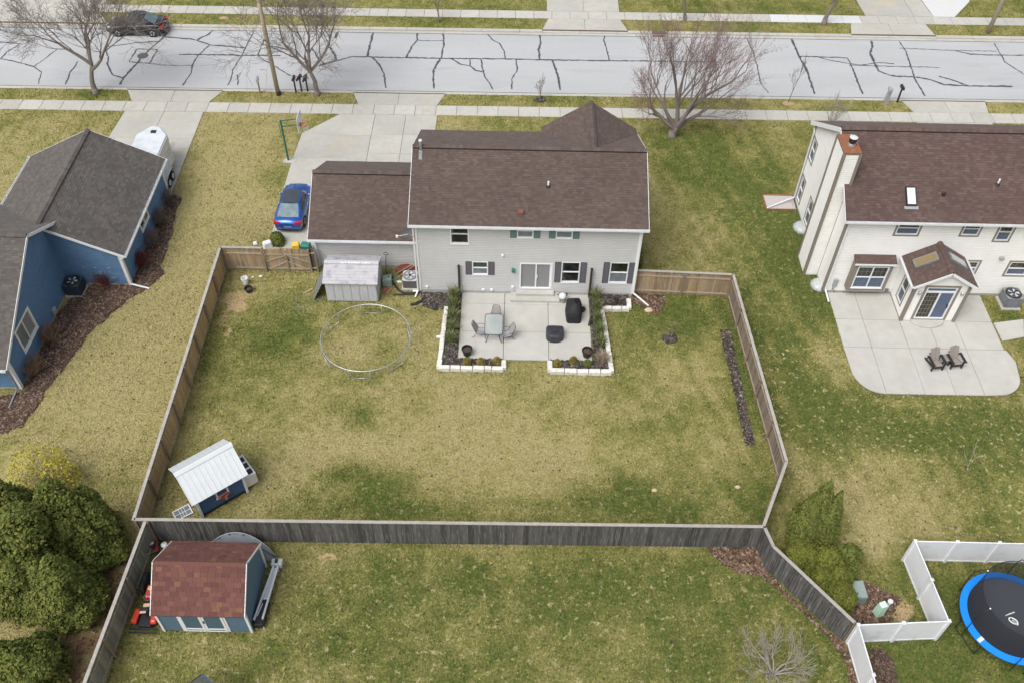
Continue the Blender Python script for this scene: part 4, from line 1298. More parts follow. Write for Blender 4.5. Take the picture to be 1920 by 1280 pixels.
# long wing with its gable to the yard
wy0, wy1, wr, wz = 30.95, 42.5, 36.62, 5.78
ww = Wall((-26.05, wy0), (-26.05, wy1))
hl = [window(Bh, ww, 32.5 - wy0, 34.45 - wy0, 1.05, 2.65, K['white'], [K['screen'], K['speckle_reflect_glass']], split='v', fw=.13)]
sm = MB(); siding(sm, ww, .12, 2.45, hl, step=.115, lim=lambda z: (0, 7.92))
siding(sm, ww, 2.45, 5.65, hl, step=.115, lim=lambda z: (max(0, (z - 2.62) / .533), min(ww.L, ww.L - (z - 2.62) / .533)))
o = sm.build('siding', SB, Bh); o['kind'] = 'stuff'
sm = MB(); siding(sm, Wall((-40, wy0), (-26.05, wy0)), .12, 2.45, step=.115); o = sm.build('siding', SB, Bh); o['kind'] = 'stuff'
m_ = MB(); corner(m_, -26.05, wy0, .05, 2.5, .2); m_.build('corner_board', K['white'], Bh)
gable_roof(Bh, K['roof_blue'], -40, -25.68, 30.25, 42.99, 2.40, 36.62, 5.78, vent=False, seed=81, trim=K['white'], sides=(0, 1))
gutter(Bh, (-40, 30.24, 2.34), (-25.7, 30.24, 2.34))
downspout(Bh, [(-25.85, 30.15, 2.3), (-26.15, 30.8, 2.1), (-26.15, 30.8, .2), (-26.2, 29.6, .06)], K['slate'])
downspout(Bh, [(-22.05, 38.72, 2.4), (-22.4, 38.72, 2.2), (-22.4, 38.72, .2), (-21.3, 38.5, .08)], K['white'])
wbox(MB(), ww, 36.0 - wy0, 36.35 - wy0, .3, .7, .012, .2).build('gas_meter', K['grey_plastic'], Bh, bevel=.04)
MB().lathe([(.1, 0), (.1, .1)], (-28.1, 30.9, 1.2), 10).build('wall_lamp', K['white'], Bh)
excl_rect(gx0, gy0, gx1, gy1); excl_rect(-40, wy0, -26.05, 42.5)
# ---------------- fences ----------------
BOARDS = {}


def board_mesh(mat, h, w=.132, key=None):
    k = (mat.name, round(h, 2), w)
    if k not in BOARDS:
        mb = MB()
        n = .03
        pts = [(-w / 2, 0), (w / 2, 0), (w / 2, h - n), (w / 2 - n, h), (-w / 2 + n, h), (-w / 2, h - n)]
        for y in (-.009, .009): pass
        vs = [(x, -.009, z) for x, z in pts] + [(x, .009, z) for x, z in pts]
        mb.add(vs, [(0, 1, 2, 3, 4, 5), (11, 10, 9, 8, 7, 6)] + [(i, i + 6, (i + 1) % 6 + 6, (i + 1) % 6) for i in range(6)])
        BOARDS[k] = mb.mesh('board', mat)
    return BOARDS[k]


def fence(label, pts, mat, side=1, h=1.8, post=K['post'], cap=K['wood_cap'], rail=K['wood_rail'], bay=2.44, gates=(), rails=(.25, 1.45), capped=True, face_boards=None, postside=1):
    """boards along pts; side=+1 puts rails and posts to the left of the direction of travel"""
    root = thing('wooden_fence', label, 'fence', (pts[0][0], pts[0][1], 0))
    ox, oy, _ = ORG[root.name]
    for (x0, y0), (x1, y1) in zip(pts[:-1], pts[1:]):
        L = math.hypot(x1 - x0, y1 - y0); a = math.atan2(y1 - y0, x1 - x0)
        ux, uy = math.cos(a), math.sin(a); nx, ny = -uy * side, ux * side
        n = max(1, round(L / .14))
        for i in range(n):
            t = (i + .5) / n * L
            o = link('board', board_mesh(mat, h + random.choice((0, 0, .01, -.01))), root)
            o.location = (x0 + ux * t - ox, y0 + uy * t - oy, .02)
            o.rotation_euler = (random.uniform(-.008, .008), random.uniform(-.006, .006), a + random.uniform(-.02, .02))
        for z in rails:
            m_ = MB(); m_.beam((x0 + nx * .035, y0 + ny * .035, z), (x1 + nx * .035, y1 + ny * .035, z), .045, .09); m_.build('rail', rail, root)
        nb = max(1, round(L / bay))
        for i in range(nb + 1):
            if i == 0 and (x0, y0) != pts[0]: continue
            t = i / nb * L
            MB().obox(x0 + ux * t + nx * .105, y0 + uy * t + ny * .105, -.1, .095, .095, h + .08, a).build('post', post, root)
        if capped:
            MB().beam((x0 + nx * .03, y0 + ny * .03, h + .045), (x1 + nx * .03, y1 + ny * .03, h + .045), .15, .035).build('cap_board', cap, root)
    return root


def gate(label, x0, x1, y, mat):
    root = thing('fence_gate', label, 'gate', ((x0 + x1) / 2, y, 0))
    ox = (x0 + x1) / 2
    for s0, s1, sg in ((x0, (x0 + x1) / 2 - .02, 1), ((x0 + x1) / 2 + .02, x1, -1)):
        n = round((s1 - s0) / .14)
        for i in range(n):
            t = (i + .5) / n
            # arched top
            u = (s0 + (s1 - s0) * t - ox) / (x1 - x0) * 2
            o = link('board', board_mesh(mat, round(1.68 + .12 * (1 - abs(u)), 2)), root); o.location = (s0 + (s1 - s0) * t - ox, 0, .03)
            o.rotation_euler.z = random.uniform(-.015, .015)
        for z in (.22, 1.32): MB().beam((s0, y - .035, z), (s1, y - .035, z), .04, .085).build('rail', K['wood_rail'], root)
        a, b = (s0, s1) if sg == 1 else (s1, s0)
        MB().beam((a, y - .04, .75), (b, y - .04, 1.28), .035, .07).build('brace', K['wood_rail'], root)
        MB().beam((a + sg * .3, y - .042, .26), (b, y - .042, .8), .035, .07).build('brace', K['wood_rail'], root)
    MB().box(ox - .1, y - .075, .95, ox + .12, y - .05, 1.02).build('latch', K['black_metal'], root)
    MB().obox(ox, y - .06, .05, .08, .04, 1.3).build('meeting_stile', K['post'], root)
    return root


YG = 40.3
fence('tan board fence panel left of the gate by the driveway', [(-17.15, YG), (-14.75, YG)], K['wood'], side=-1, rails=(.22, 1.38))
gate('double wooden gate with diagonal braces beside the garage', -14.68, -12.1, YG, K['wood'])
fence('short dark board filler between the gate and the garage wall', [(-12.06, YG + .06), (-11.66, YG + .06)], K['wood_dark'], side=-1, capped=False)
fence('tan board fence along the left side of the back yard', [(-17.05, 22.0), (-17.2, 40.3)], K['wood_warm'], side=-1)
fence('dark weathered board fence between the back yard and the near yard', [(11.62, 22.3), (-17.0, 22.02)], K['wood_black'], side=-1)
fence('grey brown board fence from the house to the right yard corner', [(7.1, 39.05), (12.62, 38.85)], K['wood'], side=-1)
fence('weathered board fence along the right side of the back yard', [(12.65, 38.85), (13.38, 25.95)], K['wood_grey'], side=-1, cap=K['wood_cap'])
fence('short angled board fence closing the right rear corner', [(13.38, 25.95), (11.68, 22.36)], K['wood_grey'], side=-1)
fence('dark board fence slanting down beside the evergreen shrubs', [(11.66, 22.25), (11.9, 21.3), (14.72, 17.75)], K['wood_black'], side=1)
fence('greyed board fence beside the tall evergreens at lower left', [(-16.5, 21.95), (-16.92, 13.6)], K['wood_green'], side=1)


def vinyl(label, pts, h=1.72, bay=1.95):
    root = thing('vinyl_fence', label, 'fence', (pts[0][0], pts[0][1], 0))
    for (x0, y0), (x1, y1) in zip(pts[:-1], pts[1:]):
        L = math.hypot(x1 - x0, y1 - y0); a = math.atan2(y1 - y0, x1 - x0); n = max(1, round(L / bay))
        for i in range(n):
            t0, t1 = i / n, (i + 1) / n
            A = (x0 + (x1 - x0) * t0, y0 + (y1 - y0) * t0); B = (x0 + (x1 - x0) * t1, y0 + (y1 - y0) * t1)
            m_ = MB()
            m_.beam((A[0], A[1], h / 2 + .05), (B[0], B[1], h / 2 + .05), .022, h - .1)
            m_.build('panel', K['white_vinyl'], root)
            for z in (.09, h + .0): MB().beam((A[0], A[1], z), (B[0], B[1], z), .05, .1).build('rail', K['white_vinyl'], root)
            if i < n or True:
                MB().obox(A[0], A[1], -.1, .13, .13, h + .2, a).build('post', K['white_vinyl'], root)
                MB().obox(A[0], A[1], h + .1, .16, .16, .07, a, taper=.35).build('post_cap', K['white_vinyl'], root)
    x1, y1 = pts[-1]
    MB().obox(x1, y1, -.1, .13, .13, h + .2).build('post', K['white_vinyl'], root)
    return root


vinyl('white vinyl privacy fence stepping around the blue trampoline', [(28.0, 21.75), (18.45, 21.78), (18.83, 17.95), (14.92, 17.7), (15.12, 13.4)])


# ---------------- backyard shed (lower left) ----------------
SHX0, SHX1, SHY0, SHY1 = -14.9, -11.08, 17.62, 20.78
SH = thing('garden_shed', 'slate blue shed with red brown shingle roof and white double doors', 'shed', (-13, 19.2, 0))
slate = M('slate_blue_panel', (.10, .168, .235), .6, .08, 4, stretch=(4, 4, 1)); door_green = M('slate_door', (.075, .13, .165), .6, .06, 4)
pk = 3.26; ez = 1.93; my = (SHY0 + SHY1) / 2
MB().box(SHX0, SHY0, .08, SHX1, SHY1, 1.86).build('wall', slate, SH)
for x, s in ((SHX0, -1), (SHX1, 1)):
    m_ = MB(); xs_ = (x - s * .05, x)
    m_.add([(xs_[0], SHY0, 1.862), (xs_[0], SHY1, 1.862), (xs_[0], my, pk - .1), (xs_[1], SHY0, 1.862), (xs_[1], SHY1, 1.862), (xs_[1], my, pk - .1)], [(0, 2, 1), (3, 4, 5), (0, 1, 4, 3), (1, 2, 5, 4), (2, 0, 3, 5)])
    m_.build('gable_wall', slate, SH)
MB().box(SHX0 + .1, SHY0 + .1, -.02, SHX1 - .1, SHY1 - .1, .08).build('floor_frame', K['post'], SH)
for x, y in ((SHX0, SHY0), (SHX1, SHY0), (SHX1, SHY1)):
    m_ = MB(); corner(m_, x, y, .05, 1.9, .1); m_.build('corner_board', K['white'], SH)
wsh = Wall((SHX0, SHY0), (SHX1, SHY0))
for u0, u1 in ((.95, 1.87), (1.89, 2.81)):
    dm_ = wbox(MB(), wsh, u0, u1, .12, 1.82, .002, .03).build('door', door_green, SH)
    fr = MB()
    wbox(fr, wsh, u0, u0 + .1, .12, 1.82, .03, .05); wbox(fr, wsh, u1 - .1, u1, .12, 1.82, .03, .05); wbox(fr, wsh, u0 + .1, u1 - .1, 1.72, 1.82, .03, .048); wbox(fr, wsh, u0 + .1, u1 - .1, .3, .4, .03, .048); wbox(fr, wsh, u0 + .1, u1 - .1, .12, .17, .03, .048)
    fr.build('door_trim', K['white'], dm_)
    if u0 > 1: wbox(MB(), wsh, u0 + .02, u0 + .07, .95, 1.15, .05, .08).build('handle', K['black_metal'], dm_)
m_ = MB(); wbox(m_, wsh, .85, .945, .1, 1.86, .002, .03); wbox(m_, wsh, 2.815, 2.91, .1, 1.86, .002, .03); m_.build('door_frame', K['white'], SH)
dk = MB()
rx0, rx1, ry0, ry1 = SHX0 - .1, SHX1 + .06, SHY0 - .17, SHY1 + .17
rz0 = 1.86
for A, B, C_, D_ in (((rx0, ry0, rz0), (rx1, ry0, rz0), (rx1, my, pk), (rx0, my, pk)), ((rx1, ry1, rz0), (rx0, ry1, rz0), (rx0, my, pk), (rx1, my, pk))):
    dk.hexa([(p[0], p[1], p[2] - .08) for p in (A, B, C_, D_)] + [A, B, C_, D_])
srf = dk.build('roof', K['roof_right'], SH)
shed_sh = [M('shed_shingle_%d' % i, c, .92, .2, 40, .3, 90, orand=.09, spec=.3) for i, c in enumerate(((.135, .058, .047), (.148, .066, .053), (.118, .051, .044), (.172, .082, .052)))]
nr = Vector((0, -(pk - rz0), my - ry0)).normalized()
Ls = math.hypot(my - ry0, pk - rz0); nrow = 11; ex = Ls / nrow
rd = random.Random(5)
for side in (1, -1):
    for r_ in range(nrow):
        v0 = r_ / nrow; v1 = (r_ + 1) / nrow
        x = rx0; first = True
        while x < rx1 - .01:
            w_ = (.33 * rd.uniform(.75, 1.1)) if not first else rd.uniform(.1, .33); first = False
            e = min(x + w_, rx1)
            if rx1 - e < .06: e = rx1
            P = []
            for v, hh in ((v0, .030), (v1, .004)):
                yy = ry0 + (my - ry0) * v; zz_ = rz0 + (pk - rz0) * v
                if side == -1: yy = 2 * my - yy
                for xx in ((x + .004, e - .004)):
                    P.append((xx, yy + nr.y * hh * side, zz_ + nr.z * hh))
            a, b, c, d_ = P[0], P[1], P[3], P[2]
            low = lambda q, s=side: (q[0], q[1] - nr.y * .025 * s, q[2] - nr.z * .025)
            pts_ = [a, b, c, d_]
            if side == -1: pts_ = [b, a, d_, c]
            mb = MB().hexa([low(q) for q in pts_] + pts_)
            mt = shed_sh[3] if rd.random() < .07 else rd.choice(shed_sh[:3])
            if side == 1 or r_ >= 0:
                mb.build('shingle', mt, srf)
            x = e
rc = MB()
for i in range(16):
    a, b = rx0 + (rx1 - rx0) * i / 16, rx0 + (rx1 - rx0) * (i + 1) / 16
    for sg in (-1, 1):
        q = [(a, my, pk + .025), (b, my, pk + .032), (b, my + sg * .13, pk - .1 + .027), (a, my + sg * .13, pk - .1 + .02)]
        rc.quad(*(q if sg == 1 else q[::-1])[::-1])
rc.build('ridge_caps', shed_sh[1], srf)
for x in (rx0, rx1):
    for ye in (ry0, ry1):
        MB().beam((x, ye, rz0 - .03), (x, my, pk - .03), .03, .1).build('rake_trim', K['white'], SH)
excl_rect(SHX0, SHY0, SHX1, SHY1)

# ---------------- blue coop with white metal roof ----------------
ang = math.atan2(1.54, 1.9); c0 = (-14.6, 23.24)
CO = thing('chicken_coop', 'blue playhouse style coop with white metal roof in the yard corner', 'coop', (c0[0], c0[1], 0), rz=ang)
navy = M('navy_panel', (.052, .115, .235), .6, .1, 5)
Lc, Dc = 2.45, 2.1; rid = 1.05; pz = 2.78; ezc = 1.62
MB().box(.02, .02, .3, Lc - .02, Dc - .02, 1.75).build('wall', navy, CO)
for x in (.02, Lc - .06):
    m_ = MB(); m_.add([(x, .02, 1.752), (x, Dc - .02, 1.752), (x, rid, pz - .12), (x + .04, .02, 1.752), (x + .04, Dc - .02, 1.752), (x + .04, rid, pz - .12)], [(0, 2, 1), (3, 4, 5), (0, 1, 4, 3), (1, 2, 5, 4), (2, 0, 3, 5)]); m_.build('gable_wall', navy, CO)
for x, y in ((.05, .0), (Lc - .05, .0), (.05, Dc)):
    MB().box(x - .06, y - .03, .05, x + .06, y + .05, 1.7).build('corner_board', K['white'], CO)
for x, y in ((.1, .1), (Lc - .1, .1), (.1, Dc - .1), (Lc - .1, Dc - .1)): MB().box(x - .06, y - .06, -.05, x + .06, y + .06, .3).build('leg', K['black_plastic'], CO)
MB().box(.08, .05, .1, Lc - .08, .09, .3).build('skirt', K['black_plastic'], CO)
metal_white = M('white_metal_roof', (.66, .69, .69), .35, .03, 3)
for (ya, za, yb) in ((-.22, ezc, 1), (Dc + .2, ezc + .1, -1)):
    m_ = MB(); m_.hexa([(-.22, ya, za - .03), (Lc + .2, ya, za - .03), (Lc + .2, rid, pz - .03), (-.22, rid, pz - .03), (-.22, ya, za), (Lc + .2, ya, za), (Lc + .2, rid, pz), (-.22, rid, pz)])
    rp = m_.build('roof_sheet', metal_white, CO)
    for i in range(12):
        x = -.2 + (Lc + .38) * i / 11
        MB().beam((x, ya, za + .008), (x, rid, pz + .008), .03, .018).build('rib', metal_white, rp)
m_ = MB(); m_.hexa([(-.24, rid - .16, pz - .09), (Lc + .22, rid - .16, pz - .09), (Lc + .22, rid + .16, pz - .1), (-.24, rid + .16, pz - .1), (-.24, rid - .02, pz + .035), (Lc + .22, rid - .02, pz + .035), (Lc + .22, rid + .02, pz + .035), (-.24, rid + .02, pz + .035)]); m_.build('ridge_cap', metal_white, CO)
wc = Wall((0, 0), (Lc, 0))
window(CO, wc, .95, 1.6, .85, 1.5, K['white'], [K['glass']], split='', fw=.09)
for i, (x, z, a) in enumerate(((1.12, .95, .3), (1.3, .85, -.2), (1.45, .9, .5), (1.25, 1.05, .1), (1.4, .75, .9))):
    MB().obox(x, -.12, z, .3, .12, .045, a).build('red_box_flap', M('faded_red_%d' % i, (.36 - .03 * i, .09, .06), .7), CO)
# nest box annex at the right end
MB().box(Lc + .0, .1, .25, Lc + .62, 1.5, .95).build('nest_box', K['white_trim_worn'], CO)
for i in range(3):
    MB().box(Lc + .06, .2 + i * .42, .951, Lc + .56, .52 + i * .42, .965).build('mesh_opening', K['black_plastic'], CO)
    MB().box(Lc + .02, .12 + i * .42, .955, Lc + .6, .2 + i * .42, 1.0).build('frame_bar', K['white'], CO)
for x in (Lc + .02, Lc + .58): MB().box(x, .1, .955, x + .05, 1.5, .99).build('frame_bar', K['white'], CO)

# window sash leaning on the ground
wsx = G(343, 961)
WS = thing('old_window', 'loose white six pane window sash lying by the coop', 'window', (wsx[0], wsx[1], 0), rz=.62)
fr = MB(); fr.box(-.42, -.3, .03, .42, -.25, .07); fr.box(-.42, .25, .03, .42, .3, .07); fr.box(-.42, -.25, .03, -.37, .25, .07); fr.box(.37, -.25, .03, .42, .25, .07)
fr.box(-.01, -.25, .035, .01, .25, .065); fr.box(-.13 - .01, -.25, .036, -.13 + .01, .25, .066)
fr.box(.13 - .01, -.25, .036, .13 + .01, .25, .066)
fr.build('frame', K['white'], WS)
for i in range(4):
    for j in range(2): pass
for i in range(3):
    for j in range(2):
        x0 = -.37 + i * .247; y0 = -.25 + j * .25
        MB().box(x0 + .004, y0 + .004, .045, x0 + .24, y0 + .242, .052).build('pane', K['screen'], WS)
MB().box(-.37, -.012, .036, .37, .012, .067).build('muntin', K['white'], WS)

# ---------------- grey resin shed ----------------
RS = thing('resin_shed', 'pale grey resin storage shed standing against the garage wall', 'shed', (-9.3, 38.8, 0))
resin = M('grey_resin', (.50, .505, .52), .6, .09, 4, stretch=(5, 5, .6), dirt=((.38, .385, .41), 2.2, .52, .72))
resin_roof = M('resin_roof', (.44, .43, .445), .7, .10, 5, dirt=((.31, .295, .32), 2.4, .5, .68))
a0, a1, b0, b1 = -10.75, -7.82, 37.82, 40.0
MB().box(a0, b0, .06, a1, b1, 1.5).build('body', resin, RS)
for i in range(6):
    x = a0 + (a1 - a0) * (i + .5) / 6
    MB().box(x - .22, b0 - .025, .1, x + .22, b0 - .002, 1.46).build('wall_panel', resin, RS, bevel=.02)
for i in range(4):
    y = b0 + (b1 - b0) * (i + .5) / 4
    MB().box(a1 + .002, y - .22, .1, a1 + .025, y + .22, 1.46).build('wall_panel', resin, RS, bevel=.02)
mr_, zt, zb = 38.9, 2.12, 1.55
for x0_, x1_ in ((a0, a0 + .04), (a1 - .04, a1)):
    m_ = MB(); m_.add([(x0_, b0, 1.502), (x0_, b1, 1.502), (x0_, mr_, zt - .05), (x1_, b0, 1.502), (x1_, b1, 1.502), (x1_, mr_, zt - .05)], [(0, 2, 1), (3, 4, 5), (0, 1, 4, 3), (1, 2, 5, 4), (2, 0, 3, 5)]); m_.build('gable', resin, RS)
for ya in (b0 - .12, b1 + .1):
    m_ = MB(); s_ = 1 if ya < mr_ else -1
    for r_ in range(7):
        v0, v1 = r_ / 7, (r_ + 1) / 7
        y0, y1 = ya + (mr_ - ya) * v0, ya + (mr_ - ya) * v1; z0_, z1_ = zb + (zt - zb) * v0, zb + (zt - zb) * v1
        m_.hexa([(a0 - .1, y0, z0_ - .04), (a1 + .1, y0, z0_ - .04), (a1 + .1, y1, z1_ - .04), (a0 - .1, y1, z1_ - .04), (a0 - .1, y0, z0_ + .018), (a1 + .1, y0, z0_ + .018), (a1 + .1, y1, z1_ + .004), (a0 - .1, y1, z1_ + .004)])
    m_.build('roof_panel', resin_roof, RS)
MB().box(a0 - .1, mr_ - .13, zt - .03, a1 + .1, mr_ + .13, zt + .03).build('ridge_strip', resin, RS)
rr = MB()
for k in range(9):
    rr.obox(-9.8 + k * .19, mr_ - .06 + random.uniform(-.02, .02), zt + .03, random.uniform(.1, .2), random.uniform(.05, .1), .012, random.uniform(-.4, .4))
rr.build('peeling_tape', K['white'], RS)['kind'] = 'stuff'
excl_rect(a0, b0, a1, b1)
DP = thing('shed_door_panel', 'dark grey shed door panel leaning at the left of the resin shed', 'panel', (-11.05, 38.6, 0))
gp = M('dark_resin', (.22, .23, .25), .6, .12, 5)
dpp = MB().hexa([(-11.15, 37.75, .02), (-10.85, 38.0, .02), (-10.9, 39.4, .02), (-11.3, 39.3, .02), (-11.25, 37.9, .95), (-11.2, 37.9, 1.0), (-11.1, 39.35, 1.05), (-11.15, 39.35, 1.0)])
MB().hexa([(-11.62, 37.9, .05), (-11.57, 37.88, .04), (-11.57, 39.35, .04), (-11.62, 39.35, .05), (-10.98, 37.9, 1.35), (-10.93, 37.9, 1.33), (-10.93, 39.35, 1.33), (-10.98, 39.35, 1.35)]).build('panel', gp, DP)
for i in range(4):
    y = 38.0 + i * .38
    MB().beam((-11.58, y, .12), (-11.0, y, 1.30), .04, .03, up=(0, 1, 0)).build('rib', gp, DP)

# ---------------- raised bed borders (cream stone) ----------------
def stones(label, pts, h=.26, w=.27, L=.62):
    root = thing('stone_border', label, 'border', (pts[0][0], pts[0][1], 0))
    for (x0, y0), (x1, y1) in zip(pts[:-1], pts[1:]):
        D_ = math.hypot(x1 - x0, y1 - y0); n = max(1, round(D_ / L)); a = math.atan2(y1 - y0, x1 - x0)
        cuts = [0] + [(i + random.uniform(-.2, .2)) / n for i in range(1, n)] + [1]
        for t0, t1 in zip(cuts[:-1], cuts[1:]):
            t = (t0 + t1) / 2
            mb = MB(); l_ = (t1 - t0) * D_ - .012
            mb.obox(x0 + (x1 - x0) * t, y0 + (y1 - y0) * t, -.03, l_, w * random.uniform(.92, 1.05), h + .03 + random.uniform(-.02, .02), a + random.uniform(-.035, .035), taper=random.uniform(.93, .99))
            mb.v = [(x + random.uniform(-.012, .012), y + random.uniform(-.012, .012), z + random.uniform(-.008, .008)) for x, y, z in mb.v]
            mb.build('stone_block', K['stone'], root, bevel=.02)
    return root


stones('cream stone block border on the left side of the patio', [(-3.82, 37.4), (-3.95, 32.85), (-.42, 32.85), (-.42, 33.45)])
stones('cream stone block border on the right side of the patio', [(2.1, 33.45), (2.1, 32.78), (5.46, 32.78), (5.3, 35.3), (5.15, 37.55), (6.75, 37.6), (6.75, 38.35)])


def bed(name, poly, mat, z=.03):
    o = structure(name, MB().prism(poly, -.05, z), mat)
    EXCL.append(poly)
    return o


CHIPS = []   # (poly, count, material key, z, size)
bL = [(-3.85, 38.7), (-3.95, 33.0), (-.5, 33.0), (-.5, 33.58), (-3.0, 33.58), (-3.05, 38.7)]
bR = [(4.5, 38.7), (4.55, 33.6), (2.15, 33.58), (2.15, 32.9), (5.36, 32.9), (5.05, 37.55), (6.7, 37.7), (6.72, 38.7)]
bed('mulch_bed_left', bL, K['mulch'], .1); bed('mulch_bed_right', bR[::-1], K['mulch'], .1)
CHIPS += [(bL, 2600, 'chips', .1, .055), (bR, 3400, 'chips', .1, .055)]
b3 = [(-5.4, 38.65), (-5.2, 37.55), (-4.4, 37.25), (-3.9, 37.5), (-3.86, 38.65)]
bed('mulch_bed_house_corner', b3, K['mulch'], .03); CHIPS.append((b3, 900, 'chips', .03, .06))
zq = zoomer(1140, 480, 2.371)
b4 = [G(*zq(q)) for q in [(500, 332), (540, 330), (560, 430), (585, 540), (610, 660), (635, 770), (652, 835), (612, 842), (590, 740), (565, 620), (540, 510), (515, 410)]][::-1]
bed('mulch_strip', b4, K['mulch'], .03); CHIPS += [(b4, 1500, 'chips', .03, .06), (b4, 260, 'leaves', .035, .06)]
mc = G(1255, 635); b5 = [(mc[0] + .42 * math.cos(t), mc[1] + .36 * math.sin(t)) for t in np.linspace(0, 2 * math.pi, 15)[:-1]]
bed('mulch_ring', b5, K['mulch'], .04); CHIPS.append((b5, 260, 'chips', .04, .06))
zq = zoomer(0, 500, 4.0)
b6 = [G(*zq(q)) for q in [(180, 925), (240, 800), (330, 600), (420, 420), (500, 270), (620, 230), (650, 150), (950, 150)]] + [(-22.5, 38.8), (-22.5, 46.9)] + [G(*zoomer(0, 220, 3.764)(q)) for q in [(1275, 560), (1240, 700), (1190, 880), (1140, 1060)]] + [G(*zq(q)) for q in [(1220, 60), (1130, 150), (950, 260), (800, 380), (690, 480), (590, 610), (520, 720), (430, 830), (330, 950), (250, 1070), (170, 1190), (60, 1230), (-60, 1250), (-60, 1010)]]
def ragged(poly, amp=.12, step=.35):
    out = []
    for p, q in zip(poly, poly[1:] + poly[:1]):
        n_ = max(1, int(math.hypot(q[0] - p[0], q[1] - p[1]) / step))
        out += [(p[0] + (q[0] - p[0]) * i / n_ + random.uniform(-amp, amp), p[1] + (q[1] - p[1]) * i / n_ + random.uniform(-amp, amp)) for i in range(n_)]
    return out


b6 = ragged(b6)
bed('mulch_bed_blue_house', b6[::-1], K['red_mulch'], .03); CHIPS += [(b6, 9000, 'twigs', .03, .09), (b6, 2500, 'leaves', .035, .07)]
# bed under evergreens lower left
b7 = [(-17.0, 20.9), (-17.1, 13.5), (-19.2, 13.5), (-20.3, 15.2), (-20.6, 17.0), (-20.2, 18.6), (-19.0, 20.4), (-17.6, 21.2)]
bed('needle_bed', b7, M('needle_litter', (.145, .09, .045), .95, .3, 8, .5, 30, dirt=((.19, .16, .07), 1.5, .45, .65)), .02); CHIPS.append((b7, 900, 'leaves', .02, .05))
# leaf bed right and along the slanting fence
zq = zoomer(1380, 860, 3.048)
b8 = [G(*zq(q)) for q in [(570, 860), (660, 700), (745, 710), (850, 760), (940, 800), (900, 850), (870, 930), (690, 935), (640, 925)]]
bed('leaf_bed', b8[::-1], K['red_mulch'], .02); CHIPS.append((b8, 3000, 'leaves', .02, .08))
b9 = [G(*zq(q)) for q in [(-170, 510), (110, 505), (150, 610), (260, 740), (400, 870), (530, 1000), (610, 1040), (660, 1180), (690, 1290), (650, 1290), (630, 1160), (560, 1050), (420, 905), (275, 775), (150, 670), (0, 640), (-100, 580)]]
bed('leaf_strip', b9[::-1], K['red_mulch'], .02); CHIPS.append((b9, 3600, 'leaves', .02, .08))
b10 = [G(*zq(q)) for q in [(760, 1090), (830, 1080), (900, 1160), (920, 1290), (800, 1290)]]
bed('bare_soil_strip', b10[::-1], K['soil'], .015); CHIPS.append((b10, 500, 'twigs', .015, .07))
# gravel pad by the cream house
gp_ = [(16.35, 46.9), (18.2, 46.9), (18.2, 48.25), (16.3, 48.25)]
bed('gravel_pad', gp_, M('gravel', (.48, .44, .43), .9, .4, 40, .6, 40), .03)
for a, b in (((16.3, 46.88), (18.2, 46.88)), ((16.28, 46.88), (16.28, 48.27)), ((16.3, 48.27), (18.2, 48.27))):
    pass
ge = MB()
for a, b in (((16.3, 46.86), (18.2, 46.86)), ((16.26, 46.84), (16.26, 48.3)), ((16.3, 48.29), (18.2, 48.29))): ge.beam((a[0], a[1], .03), (b[0], b[1], .03), .06, .1)
structure('gravel_edging', ge, K['brick'])
mq = G(1012, 188); b11 = [(mq[0] + .42 * math.cos(t), mq[1] + .34 * math.sin(t)) for t in np.linspace(0, 2 * math.pi, 15)[:-1]]
bed('mulch_ring', b11, K['mulch'], .05); CHIPS.append((b11, 200, 'chips', .05, .07))
mq = G(1478, 195); b12 = [(mq[0] + .45 * math.cos(t), mq[1] + .3 * math.sin(t)) for t in np.linspace(0, 2 * math.pi, 15)[:-1]]
bed('mulch_ring', b12, K['sand'], .03)
# dark wet strip behind the rear fence corner and bed on the house's right side
b13 = [(7.2, 39.3), (7.5, 39.2), (7.5, 46.5), (7.0, 46.5), (7.0, 39.3)]
bed('side_bed', b13[::-1][::-1], K['mulch'], .02)
b14 = [(7.1, 38.95), (8.9, 38.9), (8.85, 38.1), (8.3, 37.2), (7.9, 37.5), (7.0, 38.3)]
bed('mulch_patch', b14[::-1], K['red_mulch'], .02); CHIPS.append((b14, 700, 'leaves', .02, .07))
# ---------------- patio furniture ----------------
PZ = .06


def arc_pts(c, r, a0, a1, n, z=0.0):
    return [(c[0] + r * math.cos(a0 + (a1 - a0) * i / (n - 1)), c[1] + r * math.sin(a0 + (a1 - a0) * i / (n - 1)), z) for i in range(n)]


fr_m = M('charcoal_tube', (.06, .06, .065), .45, .15, 10); sling = M('taupe_sling', (.30, .27, .25), .8, .08, 30)
glass_top = M('frosted_table_glass', (.50, .55, .53), .12, .12, 2.5, spec=.7, alpha=.45)
tx, ty = G(926, 609, .72)
TB = thing('patio_table', 'rectangular glass patio table with dark frame on the left of the patio', 'table', (tx, ty, PZ))
tw, tl = .50, .78
rim = []
for sx, sy, a in ((1, 1, 0), (-1, 1, math.pi / 2), (-1, -1, math.pi), (1, -1, 1.5 * math.pi)):
    for i in range(5):
        t = a + math.pi / 2 * i / 4
        rim.append((tx + sx * (tw - .14) + .14 * math.cos(t), ty + sy * (tl - .14) + .14 * math.sin(t), PZ + .70))
MB().tube(rim, .02, 6, closed=True).build('rim', fr_m, TB, smooth=True)
MB().prism([(p[0] + (tx - p[0]) * .03, p[1] + (ty - p[1]) * .03) for p in rim], PZ + .695, PZ + .707).build('glass_top', glass_top, TB)
